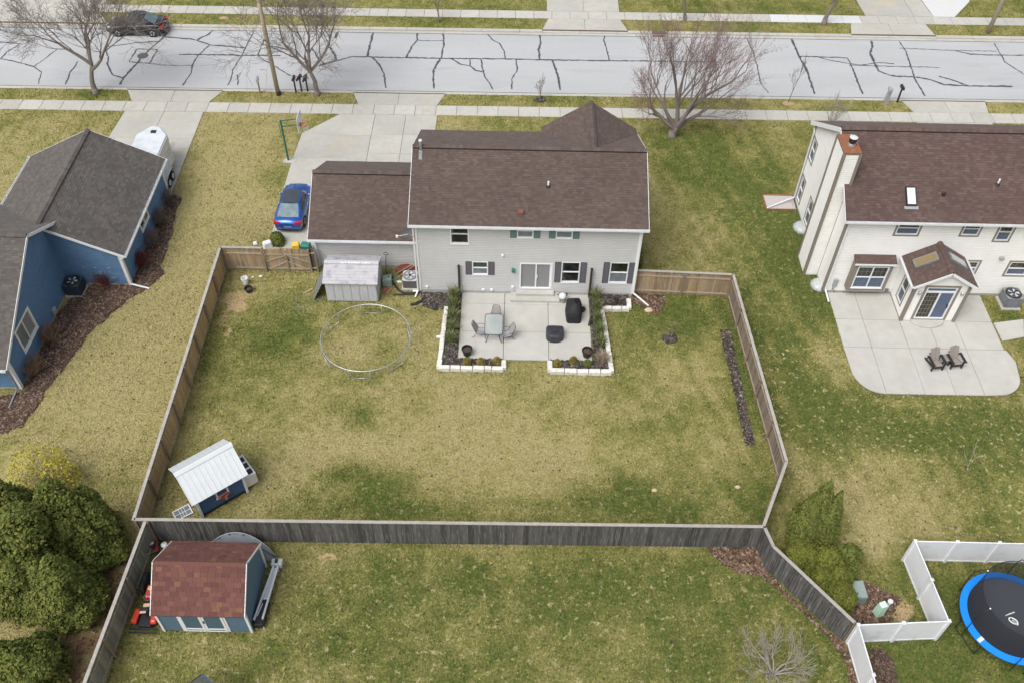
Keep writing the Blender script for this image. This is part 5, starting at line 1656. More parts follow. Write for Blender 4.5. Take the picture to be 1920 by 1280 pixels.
for sx in (-1, 1):
    for sy in (-1, 1):
        MB().tube([(tx + sx * .42, ty + sy * .7, PZ + .69), (tx + sx * .28, ty + sy * .56, PZ + .4), (tx + sx * .44, ty + sy * .74, PZ)], .022, 6).build('leg', fr_m, TB, smooth=True)


def sling_chair(label, x, y, rz):
    t = thing('patio_chair', label, 'chair', (x, y, PZ), 'patio sling chairs', rz=rz)
    MB().hexa([(-.22, -.24, .40), (.22, -.24, .40), (.22, .2, .37), (-.22, .2, .37), (-.22, -.24, .42), (.22, -.24, .42), (.22, .2, .39), (-.22, .2, .39)]).build('seat', M('grey_sling', (.33, .33, .36), .8, .06, 30), t)
    MB().hexa([(-.22, .2, .38), (.22, .2, .38), (.2, .46, .95), (-.2, .46, .95), (-.22, .22, .37), (.22, .22, .37), (.2, .48, .94), (-.2, .48, .94)]).build('backrest', sling, t)
    MB().tube([(-.24, .19, .36), (-.235, .35, .7), (-.2, .47, .95), (-.1, .5, 1.0), (.1, .5, 1.0), (.2, .47, .95), (.235, .35, .7), (.24, .19, .36)], .016, 6).build('back_frame', fr_m, t, smooth=True)
    for s in (-1, 1):
        MB().tube([(s * .25, .3, .6), (s * .3, .1, .66), (s * .3, -.2, .64), (s * .27, -.3, .5), (s * .25, -.32, 0)], .015, 6).build('arm', fr_m, t, smooth=True)
        MB().tube([(s * .24, -.25, .4), (s * .25, .2, .37), (s * .25, .42, 0)], .015, 6).build('leg', fr_m, t, smooth=True)
    return t


x, y = G(931, 592); sling_chair('taupe sling chair at the house end of the glass table', tx + .06, ty + .72, R(-8))
sling_chair('taupe sling chair on the left side of the glass table', tx - .72, ty - .22, R(80))
sling_chair('taupe sling chair on the right side of the glass table', tx + .72, ty - .42, R(-112) + R(45))

# covered grill
gx_, gy_ = G(1075, 592)
GR = thing('covered_grill', 'barbecue grill under a black fabric cover on the patio', 'grill', (gx_, gy_, PZ))
blk = M('black_cover', (.016, .016, .018), .7, .3, 6, .5, 14); blk2 = M('black_vinyl_cover', (.035, .038, .045), .5, .25, 5, .3, 12)
m_ = MB()
prof = [(.0, 1.0, 1.0), (.5, .98, 1.0), (.75, .92, .92), (.98, .62, .55), (1.08, .42, .34), (1.1, .1, .1)]
n = 20; base = 0
for z, kx, ky in prof:
    for j in range(n):
        a = 2 * math.pi * j / n
        ca, sa = math.cos(a), math.sin(a)
        x = .47 * kx * math.copysign(abs(ca) ** .55, ca); yy = .70 * ky * math.copysign(abs(sa) ** .55, sa)
        wv = 1 + .04 * math.sin(5 * a + z * 3)
        m_.v.append((gx_ + x * wv + .1 * (1 if x < 0 else 0) * (z > .9), gy_ + yy * wv, PZ + z))
for i in range(len(prof) - 1):
    for j in range(n): m_.f.append((i * n + j, i * n + (j + 1) % n, (i + 1) * n + (j + 1) % n, (i + 1) * n + j)); m_.t.append(0)
m_.f.append(tuple((len(prof) - 1) * n + j for j in range(n))); m_.t.append(0)
m_.build('cover', blk, GR, smooth=True)
MB().box(gx_ - .12, gy_ + .1, PZ + 1.0, gx_ - .06, gy_ + .2, PZ + 1.04).build('label_patch', K['white'], GR)
MB().box(gx_ - .3, gy_ - .62, PZ - .005, gx_ + .3, gy_ - .56, PZ + .08).build('foot', K['black_metal'], GR)
# covered fire pit
fx_, fy_ = G(1040, 633)
FP = thing('covered_fire_pit', 'square fire pit under a black vinyl cover near the patio edge', 'fire pit', (fx_, fy_, PZ))
m_ = MB()
prof = [(.0, 1.0), (.40, 1.0), (.46, .97), (.50, .8), (.52, .35), (.60, .33), (.61, .05)]
for z, k in prof:
    for j in range(24):
        a = 2 * math.pi * j / 24; ca, sa = math.cos(a), math.sin(a)
        e = .32 if sa > -.1 else .8
        m_.v.append((fx_ + .5 * k * math.copysign(abs(ca) ** e, ca), fy_ + .46 * k * math.copysign(abs(sa) ** e, sa), PZ + z))
for i in range(len(prof) - 1):
    for j in range(24): m_.f.append((i * 24 + j, i * 24 + (j + 1) % 24, (i + 1) * 24 + (j + 1) % 24, (i + 1) * 24 + j)); m_.t.append(0)
m_.f.append(tuple((len(prof) - 1) * 24 + j for j in range(24))); m_.t.append(0)
m_.build('cover', blk2, FP, smooth=False)
for s in (-1, 1): MB().beam((fx_ + s * .12, fy_ - .14, PZ + .53), (fx_ + s * .4, fy_ - .34, PZ + .50), .02, .02).build('seam', blk2, FP)


def planter(label, px_, py_, r_=.29, h_=.42, soil_=True, mat=K['black_plastic']):
    x, y = G(px_, py_)
    t = thing('planter_pot', label, 'planter', (x, y, PZ), 'black patio planters')
    MB().lathe([(r_ * .72, 0), (r_, h_), (r_ * 1.06, h_), (r_ * 1.06, h_ + .04), (r_ * .94, h_ + .04), (r_ * .88, h_ - .1), (.02, h_ - .1)], (x, y, PZ), 20).build('pot', mat, t, smooth=False)
    MB().lathe([(r_ * .86, h_ - .098), (.05, h_ - .085)], (x, y, PZ), 16).build('soil', K['soil'], t)
    if soil_:
        m_ = MB()
        for _ in range(40):
            a = random.uniform(0, 6.28); q = random.uniform(0, r_ * .75); m_.obox(x + q * math.cos(a), y + q * math.sin(a), PZ + h_ - .08, .07, .03, .03, a, taper=.6)
        m_.build('dead_stems', M('dead_stem', (.16, .09, .06), .9), t)
    return t


planter('black planter pot at the left front corner of the patio', 876, 665, soil_=False)
planter('black planter pot with dead stems at the right front corner of the patio', 1100, 668)
planter('small dark pot tucked beside the covered grill', 1093, 585, .13, .2, False, K['bronze'])
# bag on a stand beside the steps
bx, by = G(1054, 567)
BG = thing('trash_bag', 'white plastic bag of odds and ends beside the door steps', 'bag', (bx, by, PZ))
MB().lathe([(.1, .28), (.2, .34), (.23, .46), (.18, .58), (.06, .63)], (bx, by, PZ), 12).build('bag', M('white_bag', (.66, .69, .72), .5, .15, 9, .6, 14), BG, smooth=True)
MB().lathe([(.13, 0), (.14, .29)], (bx + .05, by - .05, PZ), 10).build('bucket', M('khaki_bucket', (.30, .28, .2), .7), BG)
for k, (dx, dy) in enumerate(((-.3, .1), (.28, .06), (.3, .2))): MB().beam((bx + dx * .5, by + dy, PZ + .4), (bx + dx, by + dy + .1, PZ + .38), .05, .05).build('stick', K['bronze'], BG)
# two dark posts at the house end of the patio beds
for x, y, lb in ((-3.12, 38.6, 'tall dark steel post at the left rear corner of the patio'), (4.46, 38.55, 'tall dark steel post at the right rear corner of the patio')):
    t = thing('steel_post', lb, 'post', (x, y, 0), 'patio corner posts')
    MB().box(x - .06, y - .06, -.1, x + .06, y + .06, 2.3).build('shaft', K['bronze'], t)
    MB().box(x - .065, y - .065, 2.3, x + .065, y + .065, 2.33).build('cap', K['black_metal'], t)
# dog-like driftwood/stump piece on the patio edge
lx, ly = G(1106, 606)
LG = thing('dark_log', 'dark gnarled log lying on the right edge of the patio', 'log', (lx, ly, PZ))
MB().tube([(lx + .1, ly + .35, PZ + .1), (lx + .06, ly + .1, PZ + .12), (lx - .03, ly - .12, PZ + .09), (lx - .08, ly - .3, PZ + .05)], [.09, .1, .08, .05], 8).build('log', K['bronze'], LG, smooth=True)
MB().tube([(lx + .05, ly + .05, PZ + .12), (lx + .16, ly - .05, PZ + .22)], [.05, .03], 6).build('knot', K['bronze'], LG, smooth=True)

# ---------------- items along the garage wall ----------------


def ac_unit(label, x, y, s, h, mat, topm, kind='square', fan=K['slate']):
    t = thing('air_conditioner', label, 'air conditioner', (x, y, 0))
    MB().box(x - s * .62, y - s * .62, -.02, x + s * .62, y + s * .62, .07).build('pad', K['concrete'], t)
    MB().box(x - s / 2, y - s / 2, .07, x + s / 2, y + s / 2, h).build('cabinet', mat, t, bevel=.05 if kind == 'square' else .2, seg=3)
    gr = MB()
    k = int(h / .06)
    for i in range(2, k): 
        z = .07 + (h - .07) * i / k
        gr.box(x - s / 2 - .006, y - s / 2 - .006, z, x + s / 2 + .006, y + s / 2 + .006, z + .012)
    gr.build('louvres', mat, t)
    MB().lathe([(s * .52, 0), (s * .52, .03), (s * .5, .05), (s * .41, .05), (s * .41, -.02), (s * .40, -.02), (s * .02, -.02)], (x, y, h), 4 if False else 24).build('fan_well', fan, t)
    MB().prism([(x + s * .53 * (abs(math.cos(a)) ** .3) * math.copysign(1, math.cos(a)), y + s * .53 * (abs(math.sin(a)) ** .3) * math.copysign(1, math.sin(a))) for a in np.linspace(.01, 2 * math.pi + .01, 25)[:-1]], h - .04, h + .012).build('top_panel', topm, t)
    MB().lathe([(s * .40, .013), (s * .40, .03), (s * .02, .035)], (x, y, h), 24).build('fan_opening', fan, t)
    for i in range(5):
        a = i * 2 * math.pi / 5
        MB().hexa([(x + .06 * math.cos(a), y + .06 * math.sin(a), h + .037), (x + s * .36 * math.cos(a - .25), y + s * .36 * math.sin(a - .25), h + .037), (x + s * .36 * math.cos(a + .25), y + s * .36 * math.sin(a + .25), h + .055), (x + .06 * math.cos(a + .5), y + .06 * math.sin(a + .5), h + .05)] +
                  [(x + .06 * math.cos(a), y + .06 * math.sin(a), h + .045), (x + s * .36 * math.cos(a - .25), y + s * .36 * math.sin(a - .25), h + .045), (x + s * .36 * math.cos(a + .25), y + s * .36 * math.sin(a + .25), h + .06), (x + .06 * math.cos(a + .5), y + .06 * math.sin(a + .5), h + .056)]).build('fan_blade', K['alu'], t)
    MB().lathe([(.08, .04), (.08, .07)], (x, y, h), 10).build('hub', K['black_metal'], t)
    rg = MB()
    for q in (.18, .27, .36, .40): rg.tube(arc_pts((x, y), s * q, 0, 2 * math.pi * .96, 20, h + .07), .005, 4, closed=True)
    rg.build('guard', topm, t)
    excl_rect(x - s * .6, y - s * .6, x + s * .6, y + s * .6)
    return t


x, y = G(770, 537); ac_unit('beige topped air conditioner between the garage and the house', x, y + .15, .82, .72, M('ac_brown', (.12, .11, .115), .6), M('ac_beige', (.55, .54, .50), .5))
ac_unit('dark blue grey air conditioner in the corner of the blue house', -25.45, 38.2, .85, .85, M('ac_navy', (.035, .048, .07), .5), M('ac_navy_top', (.06, .085, .11), .45), fan=K['black_metal'])
ac_unit('grey air conditioner beside the garden walk of the cream house', 29.1, 38.75, .9, .85, M('ac_grey', (.20, .21, .225), .5), M('ac_grey_top', (.26, .27, .28), .5), kind='round', fan=K['black_metal'])

zk = zoomer(700, 460, 10.667)
def gk(p, z=0): return G(*zk(p), z)
# wheelbarrow leaning on the wall
WB = thing('wheelbarrow', 'rusty red wheelbarrow tipped up against the garage wall', 'wheelbarrow', (-6.3, 40.2, 0))
m_ = MB()
tray = [(-.45, -.3), (.45, -.34), (.45, .34), (-.45, .3)]
m_.lathe([(.25, 0), (.42, .08), (.55, .26), (.57, .27), (.53, .26), (.4, .1), (.2, .03)], (0, 0, 0), 18, sx=1.15, sy=.75)
m_.xf(lambda q: (-6.35 + q[0] * .95, 40.15 + q[1] * .35 + q[2] * -.9 * .3, .55 + q[1] * .85 - q[2] * .3))
m_.build('tray', M('rusty_red', (.22, .055, .035), .6, .3, 8), WB, smooth=True)
for d_ in (0, .22): MB().beam((-6.95 + d_ * .2, 39.72 + d_, .12 + d_), (-5.75, 40.2 + d_ * .4, .85 + d_ * .3), .045, .045).build('handle', K['wood_rail'], WB)
MB().lathe([(.05, -.04), (.18, -.04), (.19, 0), (.18, .04), (.05, .04)], (0, 0, 0), 16).xf(lambda q: (-5.75 + q[2], 40.35 + q[0] * .5, .3 + q[1])).build('wheel', K['rubber'], WB)
# push aerator / reel leaning against wall
x, y = -7.45, 40.0
RL = thing('lawn_roller', 'black spiked lawn roller with a tall ring handle at the garage wall', 'lawn roller', (x, y, 0))
MB().tube([(x - .25, y - .2, .16), (x + .28, y - .2, .16)], .13, 14).build('drum', K['black_metal'], RL)
sp = MB()
for i in range(8):
    for j in range(7):
        a = 6.28 * j / 7 + i * .3; X = x - .22 + i * .065
        sp.beam((X, y - .2 + .12 * math.cos(a), .16 + .12 * math.sin(a)), (X, y - .2 + .19 * math.cos(a), .16 + .19 * math.sin(a)), .02, .02, up=(1, 0, 0))
sp.build('spikes', K['slate'], RL)
MB().tube([(x - .1, y - .2, .2), (x - .08, y + .35, 1.35)], .02, 6).build('shaft', K['black_metal'], RL)
MB().tube([(x - .08 + .13 * math.cos(a), y + .40, 1.45 + .1 * math.sin(a)) for a in np.linspace(0, 2 * math.pi, 13)[:-1]], .018, 6, closed=True).build('ring_handle', K['black_metal'], RL)
# hose box with green hose
x, y = gk((280, 800)); 
HB = thing('hose_reel_box', 'grey green hose reel box beside the resin shed', 'hose reel', (x, y, 0))
MB().obox(x, y + .1, 0, .55, .5, .55, .1).build('box', M('sage_plastic', (.28, .33, .30), .5), HB, bevel=.05, seg=2)
MB().obox(x + .1, y + .15, .551, .13, .1, .05, .1).build('latch', K['teal'], HB)
MB().tube([(x + .28 + .12 * math.cos(a), y + .05 + .02 * math.sin(2 * a), .3 + .16 * math.sin(a)) for a in np.linspace(0, 2 * math.pi, 15)[:-1]], .03, 6, closed=True).build('hose_coil', K['teal'], HB)
for i, q in enumerate(((240, 900), (310, 930))):
    x, y = gk(q)
    o = MB().obox(x, y, 0, .2, .38, .07, -.5 if i == 0 else -.35, taper=.95).build('brick', K['brick'], bevel=.01, loc=(x, y, 0))
    tag(o, ('left' if i == 0 else 'right') + ' one of two loose clay bricks beside the resin shed', 'brick', 'loose bricks')
# black drain pipes
pts_ = [gk(q, .06) for q in [(390, 720), (450, 840), (520, 910), (600, 955), (750, 960), (940, 940)]]
o = MB().tube([(p[0], p[1], .07) for p in pts_], .055, 8).build('drain_pipe', K['black_plastic'], loc=(pts_[0][0], pts_[0][1], 0)); tag(o, 'curved black corrugated drain pipe running to the house corner', 'pipe')
pts_ = [gk(q, .06) for q in [(450, 990), (600, 985), (800, 975)]]
o = MB().tube([(p[0], p[1], .06) for p in pts_], .05, 8).build('drain_pipe', K['black_plastic'], loc=(pts_[0][0], pts_[0][1], 0)); tag(o, 'straight black drain pipe lying on the grass at the house corner', 'pipe')
pts_ = [gk(q, .05) for q in [(745, 1190), (850, 1170), (960, 1120), (1040, 1050)]]
o = MB().tube([(p[0], p[1], .04) for p in pts_], [.08, .1, .09, .06], 8).build('downspout_sleeve', K['black_plastic'], loc=(pts_[0][0], pts_[0][1], 0)); tag(o, 'flattened black drain sleeve poking out of the mulch', 'drain sleeve')
for i, (q, lb) in enumerate((((520, 735), 'white rag on the leaves beside the air conditioner'), ((845, 925), 'white rag lying by the house corner'))):
    x, y = gk(q); o = MB().lathe([(.16, 0), (.14, .05), (.05, .09)], (x, y, .01), 8, sx=1.2, sy=.7).build('rag', K['white'], loc=(x, y, 0)); tag(o, lb, 'rag')
x, y = gk((1090, 1010)); o = MB().obox(x, y, .03, .35, .22, .03, .1).build('splash_stone', K['slate'], loc=(x, y, 0)); tag(o, 'flat grey stone in the mulch at the house corner', 'stone')
# garden hose
zh = zoomer(400, 400, 4.0)
hp = [G(*zh(q)) for q in [(840, 640), (790, 655), (740, 665), (690, 655), (640, 640), (605, 650), (610, 690), (640, 700), (670, 680), (690, 700), (650, 740), (615, 750), (600, 720), (640, 710), (700, 720), (750, 735)]]
o = MB().tube([(p[0], p[1], .025) for p in hp], .016, 5).build('garden_hose', M('green_hose', (.10, .19, .13), .6), loc=(hp[0][0], hp[0][1], 0)); tag(o, 'green garden hose loosely looped on the lawn left of the resin shed', 'hose')
p0, p1 = G(*zh((675, 607))), G(*zh((745, 572)))
o = MB().beam((p0[0], p0[1], .03), (p1[0], p1[1], .06), .08, .04).build('wood_stick', K['wood_rail'], loc=(p0[0], p0[1], 0)); tag(o, 'loose wooden stick lying by the leaning shed panel', 'stick')
# white bucket, black pot
x, y = G(461, 533)
BU = thing('bucket', 'tall white bucket standing on the bare patch near the gate', 'bucket', (x, y, 0))
MB().lathe([(.15, 0), (.19, .42), (.2, .42), (.2, .46), (.17, .46), (.15, .1), (.02, .08)], (x, y, .05), 16).build('pail', K['white'], BU); MB().tube([(x - .19, y, .46), (x - .1, y - .2, .35), (x + .1, y - .2, .35), (x + .19, y, .46)], .006, 4).build('handle', K['galv'], BU)
x, y = G(467, 547)
BP = thing('planter_pot', 'black plastic pot beside the white bucket', 'planter', (x, y, 0))
MB().lathe([(.16, 0), (.24, .26), (.25, .3), (.21, .3), (.18, .16), (.02, .15)], (x, y, 0), 16).build('pot', K['black_plastic'], BP)
MB().lathe([(.18, .17), (.03, .2)], (x, y, 0), 12).build('soil', K['soil'], BP)
for q, s, lb, mt in (((489, 519), .1, 'small pale stone right of the white bucket', 'stone'), ((474, 520), .06, 'tiny white scrap next to the white bucket', 'white'), ((1383, 913), .12, 'pale dog bone shaped chew toy on the right of the yard', 'beige'), ((823, 632), .12, 'white scrap on the lawn left of the patio border', 'white'), ((1227, 919), .12, 'round tan ball lying on the rear lawn', 'beige'), ((1216, 583), .2, 'pale tan rock near the right fence panel', 'beige')):
    x, y = G(*q); o = MB().lathe([(s, 0), (s * 1.05, s * .4), (s * .6, s * .9), (s * .1, s)], (x, y, 0), 9, sx=1.2, sy=.8).build('stone' if mt != 'white' else 'scrap', K[mt], loc=(x, y, 0)); tag(o, lb, 'stone' if mt != 'white' else 'scrap')
# behind the gate
zg = zoomer(375, 430, 7.837)
x, y = G(*zg((975, 265)), .3)
o = MB().obox(x, y + .3, 0, .62, .4, .5, .5, taper=.8).build('storage_bag', K['white'], bevel=.06, loc=(x, y + .3, 0)); tag(o, 'big white sack behind the fence beside the gate', 'sack')
x, y = G(*zg((808, 222)), .1); o = MB().obox(x, y + .1, 0, .3, .25, .2, .3, taper=.7).build('sack', K['white'], bevel=.04, loc=(x, y + .1, 0)); tag(o, 'small white sack behind the fence left of the big one', 'sack')
x, y = G(*zg((1385, 268)), .6); 
KS = thing('kids_slide', 'yellow and teal plastic toy slide behind the gate', 'toy slide', (x, y + .3, 0))
MB().obox(x, y + .35, .0, .55, .45, .62, .15, taper=.8).build('slide', K['yellow'], KS, bevel=.05)
MB().obox(x + .62, y + .35, 0, .6, .5, .62, -.1, taper=.9).build('base', K['teal'], KS, bevel=.06)
x, y = -11.95, 40.9
o = MB().obox(x, y, 0, .26, .3, .55, 0, taper=.7).build('gas_can', M('faded_red', (.45, .12, .09), .5), bevel=.04, loc=(x, y, 0)); tag(o, 'faded red fuel can at the garage corner by the gate', 'fuel can')

# ---------------- trampolines ----------------
rcx, rcy, rr_ = -8.08, 34.49, 2.48
RT = thing('stripped_trampoline', 'bare galvanised trampoline ring standing on the lawn', 'trampoline', (rcx, rcy, 0))
MB().tube(arc_pts((rcx, rcy), rr_, 0, 2 * math.pi * 63 / 64, 64, .70), .03, 8, closed=True).build('ring', K['galv'], RT, smooth=True)
for a in (90, 150, 15, 212, 268, 318):
    a = R(a); da = .24
    P_ = [(rcx + rr_ * math.cos(a - da), rcy + rr_ * math.sin(a - da)), (rcx + rr_ * math.cos(a + da), rcy + rr_ * math.sin(a + da))]
    MB().tube([(*P_[0], .68), (*P_[0], .12), (P_[0][0] * .97 + P_[1][0] * .03, P_[0][1] * .97 + P_[1][1] * .03, .04), (P_[0][0] * .03 + P_[1][0] * .97, P_[0][1] * .03 + P_[1][1] * .97, .04), (*P_[1], .12), (*P_[1], .68)], .024, 6).build('leg', K['galv'], RT, smooth=True)

tcx, tcy, tr_ = 22.05, 18.6, 2.16
tz = .9
TR = thing('trampoline', 'round trampoline with bright blue pad and dark safety net behind the white fence', 'trampoline', (tcx, tcy, 0))
def ann(mb, r0, r1, z0, z1, n=64):
    for j in range(n):
        a, b = 2 * math.pi * j / n, 2 * math.pi * (j + 1) / n
        P = lambda r_, t, z: (tcx + r_ * math.cos(t), tcy + r_ * math.sin(t), z)
        mb.hexa([P(r0, a, z0), P(r1, a, z0), P(r1, b, z0), P(r0, b, z0), P(r0, a, z1), P(r1, a, z1 - .03), P(r1, b, z1 - .03), P(r0, b, z1)])
    return mb
pad_b = M('blue_pad', (.01, .24, .80), .4, .05, 4); mat_d = M('jump_mat', (.048, .051, .062), .6, .12, 30)
ann(MB(), tr_ - .30, tr_, tz - .02, tz + .06).build('safety_pad', pad_b, TR)
MB().lathe([(tr_ - .28, -.012), (tr_ - .28, 0), (.02, 0)], (tcx, tcy, tz), 64).build('jump_mat', mat_d, TR)
a = R(212); P = (tcx + (tr_ - .15) * math.cos(a), tcy + (tr_ - .15) * math.sin(a))
MB().obox(P[0], P[1], tz + .062, .30, .17, .006, a).build('warning_label', K['white'], TR)
MB().tube(arc_pts((tcx, tcy), tr_ - .03, 0, 2 * math.pi * 63 / 64, 64, tz - .05), .03, 6, closed=True).build('frame_ring', K['black_metal'], TR)
for k in range(4):
    a = R(20 + 90 * k); da = .3
    Pq = [(tcx + tr_ * math.cos(a + s * da), tcy + tr_ * math.sin(a + s * da)) for s in (-1, 1)]
    MB().tube([(*Pq[0], tz - .06), (*Pq[0], .08), (Pq[0][0], Pq[0][1], .03), (Pq[1][0], Pq[1][1], .03), (*Pq[1], .08), (*Pq[1], tz - .06)], .025, 6).build('leg', K['black_metal'], TR)
net_m = M('net_mesh', (.02, .02, .024), .9, .1, 4, alpha=.55)
nt_ = MB(); nn = 72; ntop = tz + 1.7
for j in range(nn):
    a, b = 2 * math.pi * j / nn, 2 * math.pi * (j + 1) / nn
    q = lambda r_, t, z: (tcx + r_ * math.cos(t), tcy + r_ * math.sin(t), z)
    nt_.quad(q(tr_ - .31, a, tz + .02), q(tr_ - .31, b, tz + .02), q(tr_ - .36, b, ntop), q(tr_ - .36, a, ntop))
nt_.build('safety_net', net_m, TR, smooth=True)
MB().tube(arc_pts((tcx, tcy), tr_ - .36, 0, 2 * math.pi * 63 / 64, 64, ntop), .018, 6, closed=True).build('net_hoop', K['black_metal'], TR)
for k in range(6):
    a = R(195 + 60 * k)
    q = lambda r_, z: (tcx + r_ * math.cos(a), tcy + r_ * math.sin(a), z)
    p_ = MB().tube([q(tr_ + .04, .25), q(tr_ + .06, tz + .5), q(tr_ + .03, tz + 1.1), q(tr_ - .12, tz + 1.55), q(tr_ - .34, ntop + .03)], .02, 6).build('net_pole', K['black_metal'], TR, smooth=True)
    MB().lathe([(.03, 0), (.035, .04), (.02, .06)], q(tr_ - .34, ntop + .02), 8).build('pole_tip', K['white'], p_)
# logo: oval swirl and lettering, read from the far side
lgx, lgy = G(1900, 1163, tz)
la = R(146)
def lg(p, z=.004): return (lgx + p[0] * math.cos(la) - p[1] * math.sin(la), lgy + p[0] * math.sin(la) + p[1] * math.cos(la), tz + z)
lm = MB()
for ra, rb in ((.21, .16), (.13, .11)):
    rng_ = range(26) if ra > .2 else range(2, 22)
    for j in rng_:
        a, b = 2 * math.pi * j / 26, 2 * math.pi * (j + 1) / 26
        lm.quad(lg((ra * math.cos(a), ra * .7 * math.sin(a))), lg((ra * math.cos(b), ra * .7 * math.sin(b))), lg((rb * math.cos(b), rb * .62 * math.sin(b))), lg((rb * math.cos(a), rb * .62 * math.sin(a))))
lm.quad(lg((-.06, -.02)), lg((.05, -.02)), lg((.05, .015)), lg((-.06, .015)))
lm.quad(lg((-.23, .0)), lg((-.2, -.02)), lg((-.18, .1)), lg((-.22, .14)))
lm.build('logo', K['white'], TR)
tcv = bpy.data.curves.new('logo_text', 'FONT'); tcv.body = 'sportspower'; tcv.size = .095; tcv.align_x = 'CENTER'; tcv.extrude = .001; tcv.offset = .003
to = bpy.data.objects.new('lettering_tmp', tcv); COL.objects.link(to)
bpy.context.view_layer.update()
dg = bpy.context.evaluated_depsgraph_get()
tm = bpy.data.meshes.new_from_object(to.evaluated_get(dg)); bpy.data.objects.remove(to)
tm.materials.clear(); tm.materials.append(K['white']); tm.name = 'lettering'
ta = R(200)
lxw, lyw = G(1893, 1149, tz)
lo = link('lettering', tm, TR); lo.location = (lxw - tcx, lyw - tcy, tz + .004); lo.rotation_euler.z = ta

# ---------------- utility pedestals lower right ----------------
UB = thing('transformer_box', 'low sage green utility transformer box in the leaf bed', 'utility box', (15.7, 19.95, 0))
sage = M('sage_metal', (.20, .27, .24), .5, .06, 5)
MB().obox(15.65, 19.95, 0, 1.0, .85, .55, .05, taper=.95).build('cabinet', sage, UB, bevel=.03)
MB().obox(15.65, 19.98, .55, .97, .84, .06, .05, taper=.93).build('lid', M('sage_lid', (.28, .34, .32), .5), UB, bevel=.03)
x, y = G(1645, 1150)
PD = thing('cable_pedestal', 'pale mint ribbed cable pedestal in the leaf bed', 'utility box', (x, y, 0))
mint = M('mint_plastic', (.42, .60, .47), .5, .05, 5)
MB().obox(x, y + .0, 0, .38, .34, .9, .35, taper=.82).build('housing', mint, PD, bevel=.03)
MB().obox(x, y, .9, .33, .30, .06, .35, taper=.9).build('cap', M('mint_cap', (.58, .74, .62), .5), PD, bevel=.03)
for i in range(8):
    k = 1 - .18 * (i * .1 + .1) / .9
    MB().obox(x, y, .1 + i * .095, .40 * k, .36 * k, .03, .35).build('rib', mint, PD)
MB().obox(x, y, -.02, .42, .38, .08, .35).build('base', M('pinkish_base', (.45, .38, .32), .8), PD)
o = MB().lathe([(.075, 0), (.075, .75), (.11, .76), (.12, .86), (.07, .93), (.02, .95)], (x + .38, y + .2, 0), 14).build('vent_pipe', K['white'], loc=(x + .38, y + .2, 0)); tag(o, 'white capped vent pipe standing behind the mint pedestal', 'pipe')

# ---------------- Adirondack chairs ----------------
poly_blk = M('black_polywood', (.025, .022, .023), .5, .2, 10); slat_m = M('taupe_slat', (.28, .245, .22), .7, .06, 10, orand=.06)


def adirondack(label, x, y, rz):
    t = thing('adirondack_chair', label, 'chair', (x, y, .05), 'adirondack chairs', rz=rz)
    for i in range(5): MB().box(-.27, -.3 + i * .1, .34 - i * .03, .27, -.215 + i * .1, .365 - i * .03).build('seat_slat', slat_m, t)
    for i in range(5):
        a = -.25 + i * .105
        MB().hexa([(a, .16, .22), (a + .09, .16, .22), (a + .09, .19, .22), (a, .19, .22), (a - .01, .5, .92 + .05 * (2 - abs(i - 2))), (a + .09, .5, .92 + .05 * (2 - abs(i - 2))), (a + .09, .53, .92 + .05 * (2 - abs(i - 2))), (a - .01, .53, .92 + .05 * (2 - abs(i - 2)))]).build('back_slat', slat_m, t)
    for s in (-1, 1):
        MB().box(s * .36 - .075, -.42, .54, s * .36 + .075, .34, .565).build('armrest', poly_blk, t)
        MB().box(s * .31 - .02, -.36, 0, s * .31 + .02, -.25, .54).build('front_leg', poly_blk, t)
        MB().beam((s * .28, -.36, .33), (s * .28, .62, .04), .03, .12).build('side_rail', poly_blk, t)
        MB().beam((s * .33, .3, .54), (s * .3, .45, .08), .03, .08).build('rear_brace', poly_blk, t)
    MB().box(-.3, -.37, .24, .3, -.34, .36).build('front_apron', poly_blk, t)
    MB().box(-.3, .4, .58, .3, .44, .66).build('back_rail', poly_blk, t)
    return t


adirondack('left one of two black and taupe Adirondack chairs on the cream house patio', 23.32, 33.75, R(8))
adirondack('right one of two black and taupe Adirondack chairs on the cream house patio', 24.42, 33.92, R(8))
AT = thing('side_table', 'small taupe slatted table between the two Adirondack chairs', 'table', (23.88, 34.0, .05), rz=R(8))
for i in range(5): MB().box(-.25, -.25 + i * .1, .44, .25, -.165 + i * .1, .465).build('slat', slat_m, AT)
for sx in (-1, 1):
    for sy in (-1, 1): MB().box(sx * .2 - .03, sy * .2 - .03, 0, sx * .2 + .03, sy * .2 + .03, .44).build('leg', poly_blk, AT)

# ---------------- behind the shed: mower, boat hull, ladder ----------------
ox_, oy_ = -15.75, 18.3
LM = thing('riding_mower', 'red riding mower parked between the shed and the left fence', 'riding mower', (ox_, oy_, 0))
MB().obox(ox_, oy_ + .1, .18, .62, 1.5, .2, 0).build('chassis', K['black_metal'], LM, bevel=.03)
for s in (-1, 1):
    MB().obox(ox_ + s * .4, oy_ - .25, .45, .3, .75, .16, s * .1, taper=.8).build('fender', K['orange'] if s == 9 else M('mower_red_%d' % s, (.58, .05, .025), .35, .1, 5, coat=.5), LM, bevel=.06, seg=2)
    MB().lathe([(.08, -.1), (.24, -.1), (.27, 0), (.24, .1), (.08, .1)], (0, 0, 0), 16).xf(lambda q, s=s: (ox_ + s * .42 + q[2], oy_ - .25 + q[0], .27 + q[1])).build('wheel', K['rubber'], LM)
    MB().lathe([(.05, -.07), (.16, -.07), (.18, 0), (.16, .07), (.05, .07)], (0, 0, 0), 16).xf(lambda q, s=s: (ox_ + s * .38 + q[2], oy_ + .95, .18 + q[1]) if False else (ox_ + s * .38 + q[2], oy_ + .95 + q[0], .18 + q[1])).build('wheel', K['rubber'], LM)
